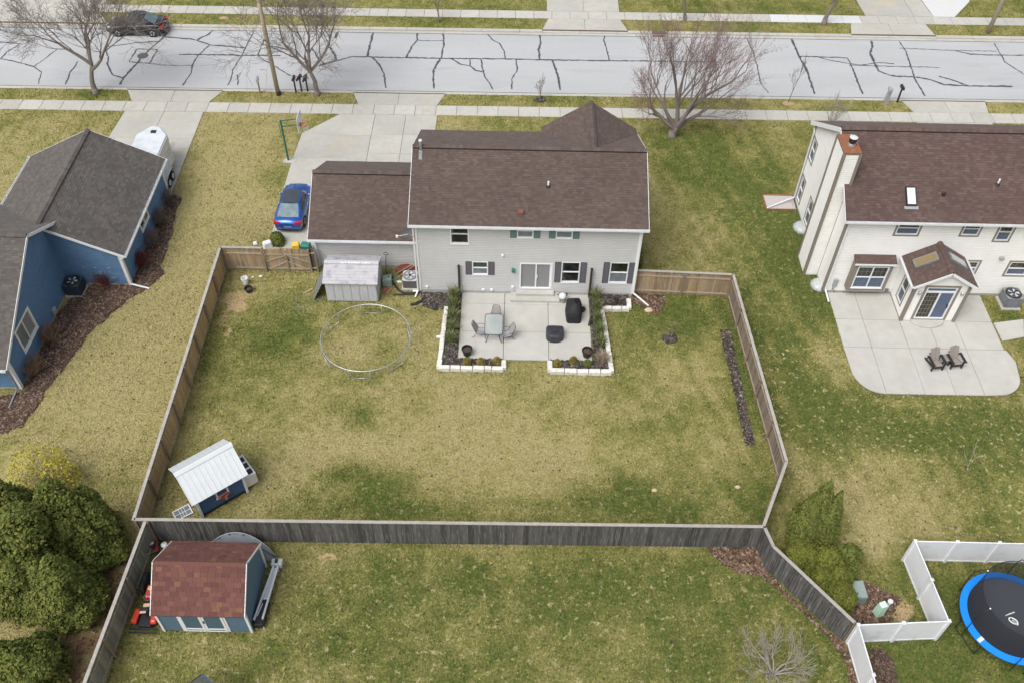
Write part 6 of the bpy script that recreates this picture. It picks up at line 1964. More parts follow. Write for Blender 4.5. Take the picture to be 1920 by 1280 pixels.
MB().obox(ox_ - .02, oy_ + .85, .36, .5, .75, .34, 0, taper=.85).build('hood', K['red_paint'], LM, bevel=.08, seg=2)
MB().obox(ox_ + .05, oy_ + .05, .62, .42, .42, .14, .1).build('seat', K['black_plastic'], LM, bevel=.04)
MB().obox(ox_ + .05, oy_ - .2, .62, .42, .1, .42, .1).build('seat_back', K['black_plastic'], LM, bevel=.04)
for dy in (.12, -.26): MB().obox(ox_ + .03, oy_ + dy, .77 if dy > 0 else .95, .26, .16, .03, .1).build('seat_pad', K['beige'], LM)
MB().tube([(ox_ + .17 * math.cos(a), oy_ + .45 + .12 * math.sin(a), .85 + .06 * math.sin(a)) for a in np.linspace(0, 2 * math.pi, 15)[:-1]], .018, 6, closed=True).build('steering_wheel', K['black_metal'], LM)
MB().lathe([(.1, 0), (.11, .05), (.04, .08)], (ox_ - .05, oy_ + .95, .7), 10).build('engine_cap', K['beige'], LM)
MB().box(ox_ - .62, oy_ - .78, .28, ox_ + .62, oy_ - .72, .36).build('rear_bar', K['black_metal'], LM)
MB().box(ox_ - .62, oy_ - .92, .22, ox_ + .62, oy_ - .87, .28).build('rear_bar', K['black_metal'], LM)
tx_, ty_ = -16.2, 19.9
for k, lb in enumerate(('upper of two black tyres leaning on the left fence by the shed', 'lower of two black tyres leaning on the left fence by the shed')):
    t = thing('tyre', lb, 'tyre', (tx_, ty_ - k * .42, 0), 'tyres by the shed')
    pr = [(.18, -.09), (.30, -.1), (.33, -.05), (.33, .05), (.30, .1), (.18, .09)]
    MB().lathe(pr + [(.17, .0)], (0, 0, 0), 20).xf(lambda q, k=k: (tx_ + q[2] * .9 + q[1] * -.25, ty_ - k * .42 + q[0], .33 + q[1] * .95)).build('casing', K['rubber'], t)
    MB().lathe([(.17, -.03), (.17, .03), (.03, .03)], (0, 0, 0), 14).xf(lambda q, k=k: (tx_ + q[2] * .9 + q[1] * -.25, ty_ - k * .42 + q[0], .33 + q[1] * .95)).build('rim', K['black_metal'], t)
# old push mower and scrap pile
x, y = G(288, 1028)
PM = thing('push_mower', 'old red push mower with white engine cover behind the shed', 'lawn mower', (x, y, 0))
MB().obox(x, y, .1, .55, .6, .14, .3).build('deck', M('worn_red', (.25, .06, .05), .6), PM, bevel=.04)
MB().lathe([(.15, 0), (.16, .14), (.1, .18)], (x, y, .24), 12).build('engine', K['black_metal'], PM)
MB().obox(x + .02, y + .03, .43, .18, .12, .03, .5).build('engine_label', K['white'], PM)
MB().tube([(x - .2, y - .25, .2), (x - .45, y - .75, .85), (x - .1, y - .85, .9), (x + .2, y - .25, .2)], .015, 6).build('handle', K['galv'], PM)
for dx, dy in ((-.28, .3), (.28, .3), (-.28, -.3), (.28, -.3)): MB().lathe([(.09, -.025), (.1, 0), (.09, .025)], (0, 0, 0), 12).xf(lambda q, dx=dx, dy=dy: (x + dx + q[2], y + dy + q[0], .1 + q[1])).build('wheel', K['rubber'], PM)
rdw = random.Random(9)
for k in range(10):
    x, y = -16.05 + rdw.random() * 1.9, 21.15 + rdw.random() * .55
    L_ = rdw.uniform(.3, .75); a = rdw.uniform(-.6, .6)
    o = MB().beam((x, y, .05 + k * .012), (x + L_ * math.cos(a), y + L_ * math.sin(a) * .4, .09 + k * .012), .12, .10).build('firewood_log', K['bark_pale'] if k % 3 else K['post'], loc=(x, y, 0))
    tag(o, 'split log in the firewood heap behind the shed', 'firewood', 'firewood heap behind the shed')
x, y = G(312, 1029); o = MB().lathe([(.12, 0), (.14, .25), (.05, .3)], (x, y, .2), 12).build('jug', K['white'], loc=(x, y, 0)); tag(o, 'white plastic jug in the clutter behind the shed', 'jug')
# grey boat hull lying against the rear fence
hull = M('grey_fibreglass', (.20, .225, .25), .45, .08, 3, dirt=((.30, .32, .34), 2, .5, .7))
BH = thing('boat_hull', 'grey jon boat hull leaning on the dark rear fence behind the shed', 'boat', (-12.6, 21.4, 0))
m_ = MB(); n = 22
ring_o = []
for i in range(n + 1):
    t = i / n; X = -14.2 + 3.55 * t
    hgt_ = 1.25 * math.sin(math.pi * min(1, t * 1.0)) ** .75
    ring_o.append((X, hgt_))
for i in range(n):
    (x0, h0), (x1, h1) = ring_o[i], ring_o[i + 1]
    P_ = lambda x, h, k: (x, 21.2 + .62 * k * (h / 1.25), .05 + h * .95 * k)
    for k0, k1 in ((0, .6), (.6, 1.0)):
        z_in = .0 if k0 == 0 else .0
        a, b, c, d_ = P_(x0, h0, k0), P_(x1, h1, k0), P_(x1, h1, k1), P_(x0, h0, k1)
        if k0 == 0: a, b, c, d_ = [(q[0], q[1] - .12, q[2]) for q in (a, b, c, d_)]
        m_.hexa([a, b, c, d_] + [(q[0], q[1] + .03, q[2] - .03) for q in (a, b, c, d_)])
m_.build('hull', hull, BH)
MB().tube([(x, 21.2 + .62 * (h / 1.25), .07 + h * .95) for x, h in ring_o], .025, 6).build('gunwale', M('gunwale', (.3, .32, .34), .5), BH, smooth=True)
MB().tube([(x, 21.1 + .62 * .6 * (h / 1.25), .08 + h * .95 * .6) for x, h in ring_o], .018, 6).build('chine', K['slate'], BH, smooth=True)
for i in (6, 9, 13): MB().obox(ring_o[i][0], 21.2 + .58 * ring_o[i][1] / 1.25, .02 + ring_o[i][1] * .93, .06, .05, .05).build('cleat', K['black_metal'], BH)
# aluminium trailer tongue / ladder with black box
LD = thing('boat_trailer', 'folded aluminium trailer tongue with a black toolbox beside the shed', 'trailer', (-10.7, 18.9, 0))
A0, A1 = (-10.98, 17.95), (-10.62, 18.0); T0, T1 = (-10.62, 20.55), (-10.42, 20.55)
for (a, b) in ((A0, T0), (A1, T1)): MB().beam((a[0], a[1], .55), (b[0], b[1], .5), .075, .09).build('rail', K['alu'], LD)
MB().beam((-10.7, 18.9, .46), (-10.53, 20.5, .46), .22, .02).build('deck_plate', M('diamond_plate', (.50, .53, .56), .4, .25, 40, metal=.1), LD)
MB().hexa([(-11.0, 17.75, .12), (-10.58, 17.78, .12), (-10.52, 18.95, .12), (-10.82, 18.95, .12), (-11.0, 17.75, .5), (-10.58, 17.78, .5), (-10.52, 18.95, .5), (-10.82, 18.95, .5)]).build('toolbox', K['black_plastic'], LD, bevel=.03)
MB().beam((-10.88, 18.15, .52), (-10.76, 18.75, .52), .03, .03).build('rod', K['alu'], LD)
MB().obox(-10.66, 18.98, .5, .16, .05, .04, .1).build('tag_plate', K['white'], LD)
MB().obox(-10.5, 20.75, .3, .5, .35, .3, 0).build('coupler_box', M('pale_box', (.45, .5, .48), .5), LD, bevel=.03)
MB().obox(-10.52, 20.78, .6, .14, .2, .02, 0).build('opening', K['black_metal'], LD)
for q in ((-10.95, 17.8), (-10.62, 17.82), (-10.5, 20.6)): MB().lathe([(.05, 0), (.04, .3)], (q[0], q[1], 0), 8).build('foot', K['alu'], LD)
# tip of a dark canopy at the bottom edge
CP = thing('canopy_tent', 'tip of a dark peaked canopy at the bottom edge of the picture', 'canopy', (-12.4, 14.6, 0))
pkx, pky = G(378, 1263, 2.3)
m_ = MB(); bs = [(pkx - 1.3, pky - 2.0), (pkx + 1.3, pky - 2.0), (pkx + 1.3, pky + .0), (pkx - 1.3, pky + .0)]
bs = [(pkx - 1.0, pky - .55, 1.75), (pkx + .0, pky - 1.5, 1.2), (pkx + 1.0, pky - .6, 1.75)]
top = (pkx, pky, 2.3)
for a, b in ((bs[0], bs[1]), (bs[1], bs[2])):
    m_.add([a, b, top, (a[0], a[1], a[2] - .05), (b[0], b[1], b[2] - .05), (top[0], top[1], top[2] - .05)], [(0, 1, 2), (3, 5, 4), (0, 2, 5, 3), (1, 4, 5, 2), (0, 3, 4, 1)])
m_.build('cloth', M('dark_canvas', (.06, .062, .055), .8, .2, 8), CP)
MB().tube([bs[2], top], .03, 6).build('piping', M('blue_piping', (.04, .10, .22), .5), CP)
MB().tube([bs[0], top], .025, 6).build('piping', K['black_plastic'], CP)
for b in bs: MB().tube([b, (b[0], b[1], 0)], .025, 6).build('leg', K['black_metal'], CP)

# ---------------- basketball hoop ----------------
hx, hy = G(541, 302)
BK = thing('basketball_hoop', 'green pole basketball hoop standing beside the driveway', 'basketball hoop', (hx, hy, 0))
gm = M('hoop_green', (.02, .13, .09), .5, .15, 8)
MB().tube([(hx, hy, 0), (hx, hy, 3.25)], .065, 8).build('pole', gm, BK)
MB().lathe([(.36, 0), (.34, .05), (.1, .07)], (hx + .1, hy, 0), 14, sx=1.3, sy=.8).build('footing', K['foundation'], BK)
for z in (3.2, 2.75): MB().beam((hx, hy, z), (hx + 1.15, hy + .05, z + .15), .05, .05).build('arm', gm, BK)
for z in (2.2, 2.6, 3.0): MB().beam((hx - .14, hy - .02, z - .35), (hx - .14, hy - .02, z), .03, .03).build('spring_rod', gm, BK)
MB().hexa([(hx + 1.2, hy - .65, 2.75), (hx + 1.24, hy - .65, 2.75), (hx + 1.24, hy + .65, 2.75), (hx + 1.2, hy + .65, 2.75), (hx + 1.2, hy - .65, 3.75), (hx + 1.24, hy - .65, 3.75), (hx + 1.24, hy + .65, 3.75), (hx + 1.2, hy + .65, 3.75)]).build('backboard', M('clear_board', (.55, .58, .60), .2, .05, 4), BK)
MB().tube(arc_pts((hx + 1.55, hy), .23, 0, 2 * math.pi * 17 / 18, 18, 2.95), .016, 6, closed=True).build('rim', K['orange'], BK)
MB().box(hx + 1.24, hy - .12, 2.88, hx + 1.34, hy + .12, 3.02).build('rim_bracket', K['orange'], BK)
ntm = MB()
for j in range(12):
    a = 2 * math.pi * j / 12
    for da in (.5, -.5): ntm.tube([(hx + 1.55 + .22 * math.cos(a), hy + .22 * math.sin(a), 2.94), (hx + 1.55 + .15 * math.cos(a + da), hy + .15 * math.sin(a + da), 2.5)], .008, 3)
ntm.build('net', K['white'], BK)

# ---------------- mailboxes, poles ----------------


def mailbox(label, x, y, z, ang, mat, post=K['post'], h=1.05, own_post=True, tube_=False, lean=0.0, group='mailboxes'):
    t = thing('mailbox', label, 'mailbox', (x, y, 0), group, rz=ang + 1e-5)
    m_ = MB(); prof = [(-.1, 0), (.1, 0), (.1, .13), (.07, .2), (0, .225), (-.07, .2), (-.1, .13)]
    k = len(prof)
    m_.add([(px_, -.26, h + pz_) for px_, pz_ in prof] + [(px_, .26, h + pz_) for px_, pz_ in prof], [tuple(range(k)), tuple(range(2 * k - 1, k - 1, -1))] + [(i, i + k, (i + 1) % k + k, (i + 1) % k) for i in range(k)])
    m_.build('box', mat, t)
    MB().box(-.095, .262, h + .01, .095, .275, h + .19).build('door', mat, t)
    MB().box(.105, -.1, h + .1, .115, -.06, h + .26).build('flag', K['red_paint'], t)
    if own_post: MB().box(-.05, -.05, -.1, .05, .05, h - .002).build('post', post, t)
    if tube_: MB().lathe([(.08, -.2), (.085, .2), (.07, .2), (.07, -.18)], (0, 0, 0), 10).xf(lambda q: (.0 + q[0] - .17, q[2], h - .08 + q[1])).build('paper_tube', K['bronze'], t)
    return t


x, y = G(488, 175); mailbox('grey mailbox alone on a wooden post left of the utility pole', x, y, 0, R(8), K['galv'], tube_=False)
x, y = G(555, 173)
mailbox('left of the three dark mailboxes clustered by the tree', x, y, 0, 0, K['black_metal'], K['black_metal'])
mailbox('middle of the three dark mailboxes clustered by the tree', x + .42, y + .05, 0, R(-10), K['black_metal'], K['bronze'], h=1.12, tube_=True)
mailbox('right of the three dark mailboxes clustered by the tree', x + .86, y + .08, 0, 0, K['black_metal'], K['black_metal'], tube_=True)
x, y = G(1661, 193)
t = mailbox('grey plastic mailbox pillar by the right driveway', x, y, 0, 0, K['grey_plastic'], K['grey_plastic'], h=1.0)
MB().obox(0, 0, -.05, .3, .3, 1.0, 0, taper=.75).build('pillar', K['grey_plastic'], t)
x, y = G(1682, 192); mailbox('small black mailbox on a thin post by the right driveway', x, y, 0, 0, K['black_metal'], K['black_metal'], h=1.15)
x, y = G(522, 178)
UP = thing('utility_pole', 'wooden utility pole on the near verge between the mailboxes', 'utility pole', (x, y, 0))
MB().tube([(x, y, -.2), (x - .05, y, 5), (x - .1, y + .05, 11.5)], [.17, .15, .12], 12).build('pole', K['pole'], UP, smooth=True)
MB().lathe([(.19, 0), (.18, .3)], (x + .03, y, 0), 12).build('dark_foot', K['bronze'], UP)
MB().beam((x - 1.1, y, 10.8), (x + .9, y, 10.8), .1, .12).build('crossarm', K['pole'], UP)
for k in (-1, -.4, .3, .8): MB().lathe([(.05, 0), (.06, .1), (.03, .16)], (x + k, y, 10.86), 8).build('insulator', K['slate'], UP)
x, y = 37.9, 69.45
U2p = thing('utility_pole', 'wooden utility pole across the street at far right', 'utility pole', (x, y, 0))
MB().tube([(x, y, -.2), (x + .2, y, 5), (x + .5, y, 11)], [.17, .15, .12], 12).build('pole', K['pole'], U2p, smooth=True)
MB().beam((x - .6, y, 10.4), (x + 1.4, y, 10.4), .1, .12).build('crossarm', K['pole'], U2p)
x, y = G(420, 34); o = MB().lathe([(.45, 0), (.4, .12), (.15, .2)], (x, y, -.1), 14, sy=.6).build('boulder', K['sand'], loc=(x, y, 0)); tag(o, 'low pale boulder on the far verge', 'boulder')
# ---------------- vehicles ----------------
def wheel_set(root, wb, track, r_, rim):
    for sx in (-1, 1):
        for sy in (-1, 1):
            cx_, cy_ = sx * wb / 2, sy * track / 2
            pr = [(r_ * .62, -.1), (r_ * .93, -.1), (r_, -.06), (r_, .06), (r_ * .93, .1), (r_ * .62, .1)]
            w = MB().lathe(pr, (0, 0, 0), 24).xf(lambda q: (cx_ + q[0], cy_ + q[2] * sy, r_ + q[1])).build('wheel', K['rubber'], root)
            MB().lathe([(r_ * .60, .02), (r_ * .62, .095), (r_ * .55, .095), (r_ * .52, .05), (.03, .05)], (0, 0, 0), 20).xf(lambda q: (cx_ + q[0], cy_ + q[2] * sy, r_ + q[1])).build('rim', K['black_metal'], w)
            sp = MB()
            for k in range(5):
                a = 2 * math.pi * k / 5 + .3
                sp.beam((cx_ + .03 * math.cos(a), cy_ + sy * .085, r_ + .03 * math.sin(a)), (cx_ + r_ * .58 * math.cos(a), cy_ + sy * .092, r_ + r_ * .58 * math.sin(a)), .05, .025, up=(0, 1, 0))
            sp.tube([(cx_ + r_ * .58 * math.cos(a), cy_ + sy * .09, r_ + r_ * .58 * math.sin(a)) for a in np.linspace(0, 2 * math.pi, 21)[:-1]], .015, 4, closed=True)
            sp.build('spokes', rim, w)


def interp(tab, x):
    for (a, *va), (b, *vb) in zip(tab[:-1], tab[1:]):
        if a <= x <= b:
            t = (x - a) / (b - a)
            return [p + (q - p) * t for p, q in zip(va, vb)]
    return list(tab[-1][1:]) if x > tab[-1][0] else list(tab[0][1:])


def car(label, loc, rz, paint, roofm, L=4.5, Wd=1.8, Hh=1.42, glass=K['glass'], rear=K['glass'], rim=K['alu'], fr_=(.62, 1.45, .25, 1.35)):
    t = thing('car', label, 'car', loc, 'parked cars', rz=rz)
    h = L / 2; w = Wd / 2
    # x: (half width, underside z, belt z)
    tab = [(-h, w * .80, .32, .72), (-h + .08, w * .9, .25, .86), (-h + .35, w * .97, .2, .95), (-h + .9, w, .2, .97), (0, w, .2, .93), (h - 1.25, w * .99, .2, .90), (h - .8, w * .97, .2, .85), (h - .35, w * .92, .21, .76), (h - .1, w * .82, .26, .66), (h, w * .70, .32, .56)]
    m_ = MB(); N = 34; pr = 13
    for i in range(N):
        x = -h + L * i / (N - 1)
        hw, zb, zt = interp(tab, x)
        half = [(hw * .9, zb), (hw * .985, zb + .1), (hw, zb + .25), (hw * .985, (zb + zt) * .5 + .08), (hw * .955, zt - .05), (hw * .88, zt)]
        crown = zt + .035
        sec = half + [(0, crown)] + [(-a, b) for a, b in half[::-1]]
        for yy, z in sec: m_.v.append((x, yy, z))
    for i in range(N - 1):
        for j in range(pr):
            m_.f.append((i * pr + j, i * pr + (j + 1) % pr, (i + 1) * pr + (j + 1) % pr, (i + 1) * pr + j)[::-1]); m_.t.append(0)
    m_.f.append(tuple(range(pr))); m_.f.append(tuple((N - 1) * pr + j for j in range(pr))[::-1]); m_.t += [0, 0]
    body = m_.build('body', paint, t, smooth=True)
    # cabin
    zb = .92
    xb0, xr0, xr1, xb1 = -h + fr_[0], -h + fr_[1], fr_[2], h - fr_[3]
    def cab(x, kind):  # roof outline
        pass
    wbz, wr = w * .885, w * .66
    ring0 = [(xb0, wbz * .86, zb + .02), (xb0 + .35, wbz, zb), (0, wbz, zb), (xb1 - .35, wbz, zb - .03), (xb1, wbz * .86, zb - .04)]
    ring1 = [(xr0, wr * .92, Hh - .06), (xr0 + .25, wr, Hh - .02), (-.2, wr, Hh), (xr1 - .1, wr, Hh - .015), (xr1 + .12, wr * .93, Hh - .07)]
    m_ = MB()
    rings = []
    for k in range(5):
        f = k / 4
        bulge = math.sin(math.pi * f) * .035
        row = [(a[0] + (b[0] - a[0]) * f, a[1] + (b[1] - a[1]) * f + bulge, a[2] + (b[2] - a[2]) * f) for a, b in zip(ring0, ring1)]
        full = row + [(x, -y, z) for x, y, z in row[::-1]]
        rings.append(full)
        m_.v += full
    q = len(rings[0])
    for k in range(4):
        for j in range(q):
            m_.f.append((k * q + j, k * q + (j + 1) % q, (k + 1) * q + (j + 1) % q, (k + 1) * q + j)[::-1]); m_.t.append(0)
    m_.build('cabin', paint, t, smooth=False)
    top = MB(); rowt = ring1
    for a, b in zip(rowt[:-1], rowt[1:]):
        top.quad((a[0], -a[1], a[2]), (b[0], -b[1], b[2]), (b[0], 0, b[2] + .035), (a[0], 0, a[2] + .035)); top.quad((a[0], 0, a[2] + .035), (b[0], 0, b[2] + .035), (b[0], b[1], b[2]), (a[0], a[1], a[2]))
    top.build('roof', paint, t, smooth=True)
    if roofm is not paint:
        gr = MB()
        for a, b in zip(rowt[:-1], rowt[1:]):
            for s in (-1, 1):
                p = [(a[0], 0, a[2] + .047), (b[0], 0, b[2] + .047), (b[0], s * b[1] * .86, b[2] + .018), (a[0], s * a[1] * .86, a[2] + .018)]
                gr.quad(*(p if s == 1 else p[::-1]))
        gr.build('glass_roof', roofm, t)

    def patch(ids, f0, f1, inset, mat, name):
        mb = MB()
        A, B = ids
        def P(i, f):
            a, b = ring0[i], ring1[i]; bu = math.sin(math.pi * f) * .035
            return Vector((a[0] + (b[0] - a[0]) * f, a[1] + (b[1] - a[1]) * f + bu, a[2] + (b[2] - a[2]) * f))
        return P
    P = patch((0, 1), 0, 1, 0, None, '')
    # windscreen and rear glass
    for i, nm, mt, off in ((4, 'windscreen', glass, .018), (0, 'rear_window', rear, -.018)):
        mb = MB(); fs = [.08, .35, .65, 1.0]
        for fa, fb in zip(fs[:-1], fs[1:]):
            a, b = P(i, fa), P(i, fb)
            k = .93
            for y0, y1 in ((-1, -.4), (-.4, .4), (.4, 1)):
                bu = lambda y: (.03 if abs(y) < .5 else 0) * (1 if off > 0 else -1)
                mb.quad((a.x + off + bu(y0), a.y * k * y0, a.z + .012), (a.x + off + bu(y1), a.y * k * y1, a.z + .012), (b.x + off + bu(y1), b.y * k * y1, b.z + .012), (b.x + off + bu(y0), b.y * k * y0, b.z + .012))
        mb.build(nm, mt, t, smooth=True)
    for s in (-1, 1):
        for (i0, i1, ta, tb) in ((1, 2, .1, .95), (2, 3, .08, .97)):
            mb = MB(); fs = [.14, .4, .65, .9]
            for fa, fb in zip(fs[:-1], fs[1:]):
                a0 = P(i0, fa).lerp(P(i1, fa), ta); a1 = P(i0, fa).lerp(P(i1, fa), tb); b0 = P(i0, fb).lerp(P(i1, fb), ta); b1 = P(i0, fb).lerp(P(i1, fb), tb)
                qd = [(v.x, s * (v.y + .012), v.z) for v in (a0, a1, b1, b0)]
                mb.quad(*qd)
            mb.build('side_window', glass, t)
        MB().obox(.55, s * (w + .03), .93, .12, .18, .13, 0, taper=.8).build('mirror', paint, t, bevel=.03)
        MB().hexa([(h - .42, s * w * .66, .68), (h - .12, s * w * .62, .60), (h - .16, s * w * .82, .60), (h - .44, s * w * .9, .68)] + [(h - .42, s * w * .66, .80), (h - .10, s * w * .62, .68), (h - .14, s * w * .84, .68), (h - .44, s * w * .935, .79)]).build('headlight', M('headlamp_%s%d' % (t.name, s), (.6, .63, .65), .1), t)
        MB().hexa([(-h - .012, s * w * .52, .70), (-h + .06, s * w * .93, .68), (-h + .3, s * w * .99, .74), (-h + .02, s * w * .5, .74)] + [(-h - .0, s * w * .52, .86), (-h + .08, s * w * .93, .87), (-h + .3, s * w * .985, .90), (-h + .06, s * w * .5, .87)]).build('taillight', M('tail_%s%d' % (t.name, s), (.42, .02, .02), .15), t)
        MB().beam((-.2, s * (w + .005), .78), (-.02, s * (w + .005), .78), .02, .03).build('door_handle', K['alu'], t)
        for sx in (-1, 1):
            cx_ = sx * L * .295
            arch = MB().lathe([(.37, -.02), (.37, .02), (.02, .02)], (0, 0, 0), 20).xf(lambda q: (cx_ + q[0], s * (w - .012) + q[2] * s, .33 + q[1])); arch.build('wheel_arch', K['rubber'], t)
    MB().box(-h - .012, -.24, .5, -h + .03, .24, .62).build('licence_plate', K['slate'], t)
    MB().box(-h + .0, -w * .76, .28, -h + .06, w * .76, .38).build('bumper_insert', K['black_plastic'], t)
    MB().box(-L * .295 - .3, -w + .1, .14, L * .295 + .3, w - .1, .26).build('underbody', K['black_plastic'], t)
    wheel_set(t, L * .59, Wd - .18, .33, rim)
    return t


blue = M('blue_car_paint', (.010, .09, .38), .28, .05, 4, coat=1.0, spec=.6, metal=.45); blackp = M('black_car_paint', (.010, .012, .016), .25, .05, 4, coat=.35, spec=.4)
bx, by = -13.98, 45.68
car('blue coupe with dark glass roof parked beside the garage', (bx, by, .03), R(89), blue, L=4.22, fr_=(.40, 1.3, .42, 1.12), roofm=M('dark_glass_roof', (.05, .065, .075), .12, .1, 3), glass=K['glass'], rear=M('grey_rear_glass', (.17, .23, .25), .12, .25, 3))
kx, ky = G(256, 66)
car('black sedan parked along the far kerb', (kx - .05, 67.35, -.12), R(181), blackp, blackp, L=4.6, Wd=1.8, Hh=1.46, rear=M('teal_grey_rear_glass', (.12, .17, .18), .12, .2, 3), glass=M('side_glass', (.035, .05, .06), .08))

# enclosed trailer behind the blue garage
TL = thing('enclosed_trailer', 'white enclosed cargo trailer with silver fenders behind the blue garage', 'trailer', (-23.6, 49.3, 0))
tx0, tx1, ty0, ty1, ntip = -24.75, -22.75, 47.5, 50.3, 51.25
pw = M('trailer_white', (.68, .69, .71), .3, .03, 3); tsil = M('trailer_silver', (.60, .63, .65), .3, .1, 4, metal=.5)
poly = [(tx0, ty0), (tx1, ty0), (tx1, ty1), ((tx0 + tx1) / 2 + .25, ntip), ((tx0 + tx1) / 2 - .25, ntip), (tx0, ty1)]
MB().prism(poly, .45, 2.25).build('body', pw, TL)
MB().prism(poly, 2.252, 2.42, inset=.035).build('roof', M('trailer_roof', (.60, .63, .66), .35, .12, 2), TL, bevel=.05, seg=2)
for a, b in zip(poly, poly[1:] + poly[:1]): MB().beam((*a, 2.27), (*b, 2.27), .07, .12).build('top_rail', tsil, TL)
for y in (48.3, 49.2, 50.0): MB().box(tx1 + .002, y - .012, .5, tx1 + .012, y + .012, 2.2).build('panel_seam', tsil, TL)
for z in (1.3, 1.55): MB().box(tx1 + .002, 49.35, z, tx1 + .008, 49.9, z + .08).build('graphic', M('faded_print_%d' % int(z * 10), (.5, .45, .5), .5), TL)
MB().obox(-23.7, 50.55, 2.42, .34, .3, .04, 0).build('roof_vent', K['black_plastic'], TL, bevel=.01)
MB().beam((tx0, ty0, .42), (tx1, ty0, .42), .1, .1).build('frame', tsil, TL); MB().beam((-23.75, ntip, .45), (-23.75, ntip + 1.3, .45), .1, .1).build('tongue', tsil, TL)
for s, X in ((1, tx1), (-1, tx0)):
    fp = [(47.45, .5), (47.65, .82), (47.9, .92), (48.7, .92), (48.95, .82), (49.15, .5)]
    m_ = MB()
    for (y0, z0_), (y1, z1_) in zip(fp[:-1], fp[1:]): m_.hexa([(X, y0, z0_ - .03), (X + s * .32, y0, z0_ - .03), (X + s * .32, y1, z1_ - .03), (X, y1, z1_ - .03), (X, y0, z0_), (X + s * .32, y0, z0_), (X + s * .32, y1, z1_), (X, y1, z1_)])
    m_.build('fender', tsil, TL)
    for y in (47.95, 48.68):
        w_ = MB().lathe([(.17, -.09), (.31, -.09), (.335, -.05), (.335, .05), (.31, .09), (.17, .09)], (0, 0, 0), 20).xf(lambda q: (X + s * .2 + q[2], y + q[0], .34 + q[1])).build('wheel', K['rubber'], TL)
        MB().lathe([(.17, -.05), (.17, .095), (.1, .1), (.03, .08)], (0, 0, 0), 16).xf(lambda q: (X + s * .2 + s * q[2], y + q[0], .34 + q[1])).build('rim', K['white'], w_)
excl_rect(tx0, ty0, tx1, ty1)

# ---------------- vegetation ----------------
def bare_tree(name, label, x, y, stems, depth, mat, seed, cat='tree', group=None, twig=.008, spread=.55, up=.25, bud=None, kids=(3, 4), limbs=None, ratio=(.62, .82), droop=0.0):
    rd = random.Random(seed)
    root = thing(name, label, cat, (x, y, 0), group)
    tr, cr = MB(), MB(); tips = []

    def grow(p, d, L, r0, lev):
        n = 4 if lev > 0 else 5
        pts = [p]; rs = [r0]; dd = d.copy(); q = p.copy()
        r1 = max(twig * .7, r0 * (.62 if lev < depth else .3))
        for i in range(n):
            dd = (dd + Vector((rd.gauss(0, .1), rd.gauss(0, .1), rd.gauss(.03, .07) + (up * .12 if lev else 0) - (droop if lev >= depth - 1 else 0)))).normalized()
            q = q + dd * (L / n); pts.append(q.copy()); rs.append(r0 + (r1 - r0) * (i + 1) / n)
        (tr if lev == 0 else cr).tube(pts, rs, 8 if lev == 0 else (6 if lev == 1 else (4 if lev < 4 else 3)), cap=lev < 3)
        if lev >= depth - 1: tips.append((pts[-1], dd.copy())); tips.append((pts[2], dd.copy()))
        if lev >= depth: return
        if lev == 0 and limbs:
            for (lx_, ly_, lz_, LL, fr2) in limbs:
                grow(pts[max(2, min(n, int(fr2 * n)))], Vector((lx_, ly_, lz_)).normalized(), LL, r0 * .62, 1)
            return
        k = rd.randint(*kids)
        for i in range(k):
            f = 1.0 if i == 0 else rd.uniform(.35, .95)
            j = min(n, max(1, int(f * n + .5)))
            b = pts[j]
            ax = dd.orthogonal().normalized()
            ax = Matrix.Rotation(rd.uniform(0, 6.283), 3, dd) @ ax
            an = rd.gauss(spread * (.55 if i == 0 else 1.0), .12)
            nd = (dd * math.cos(an) + ax * math.sin(an)).normalized()
            nd = (nd + Vector((0, 0, up * .35))).normalized()
            rr2 = rs[j] * (rd.uniform(.72, .88) if i == 0 else rd.uniform(.45, .65))
            grow(b, nd, L * rd.uniform(*ratio), max(twig, rr2), lev + 1)
    for (dx, dy, dz, L, r0) in stems:
        grow(Vector((x, y, -.1)), Vector((dx, dy, dz)).normalized(), L, r0, 0)
    # root flare
    if stems[0][4] > .08: tr.lathe([(stems[0][4] * 1.45, 0), (stems[0][4] * 1.12, .2), (stems[0][4] * .98, .5)], (x, y, -.1), 10)
    tr.build('trunk', mat, root, smooth=True); o = cr.build('branches', mat, root, smooth=False)
    if bud:
        V_ = []
        rs_ = np.random.default_rng(seed)
        for p, d_ in tips:
            for _ in range(bud[0]):
                c = np.array(p) + rs_.normal(0, bud[1], 3)
                a = rs_.normal(0, 1, 3); a /= np.linalg.norm(a); b = np.cross(a, rs_.normal(0, 1, 3)); b /= np.linalg.norm(b); s_ = bud[2] * rs_.uniform(.6, 1.4)
                V_ += [c - a * s_, c + b * s_ * .6, c + a * s_]
        np_mesh('buds', bud[3], np.array(V_), 3, parent=root)
    return root


x, y = G(180, 175)
bare_tree('street_tree', 'bare wide crowned tree on the near verge at far left', x, y, [(-.12, .02, 1, 2.3, .21)], 6, K['bark'], 3, spread=.66, up=.14, group='bare street trees', kids=(3, 4), twig=.010, ratio=(.66, .86), droop=.06,
          limbs=[(-.75, .1, 1, 2.4, 1), (.85, .1, .75, 2.7, .9), (-.2, .7, 1, 2.3, 1), (.2, -.5, 1.1, 2.1, 1)])
x, y = G(595, 178)
bare_tree('street_tree', 'bare wide crowned tree beside the cluster of mailboxes', x, y, [(-.02, .0, 1, 2.1, .20)], 6, K['bark'], 15, spread=.68, up=.12, group='bare street trees', kids=(3, 4), twig=.010, ratio=(.66, .88), droop=.06,
          limbs=[(-.9, .1, .9, 2.5, 1), (.95, .0, .8, 2.7, 1), (.1, .8, 1, 2.4, 1), (.1, -.4, 1.2, 2.0, 1)])
x, y = G(1260, 255)
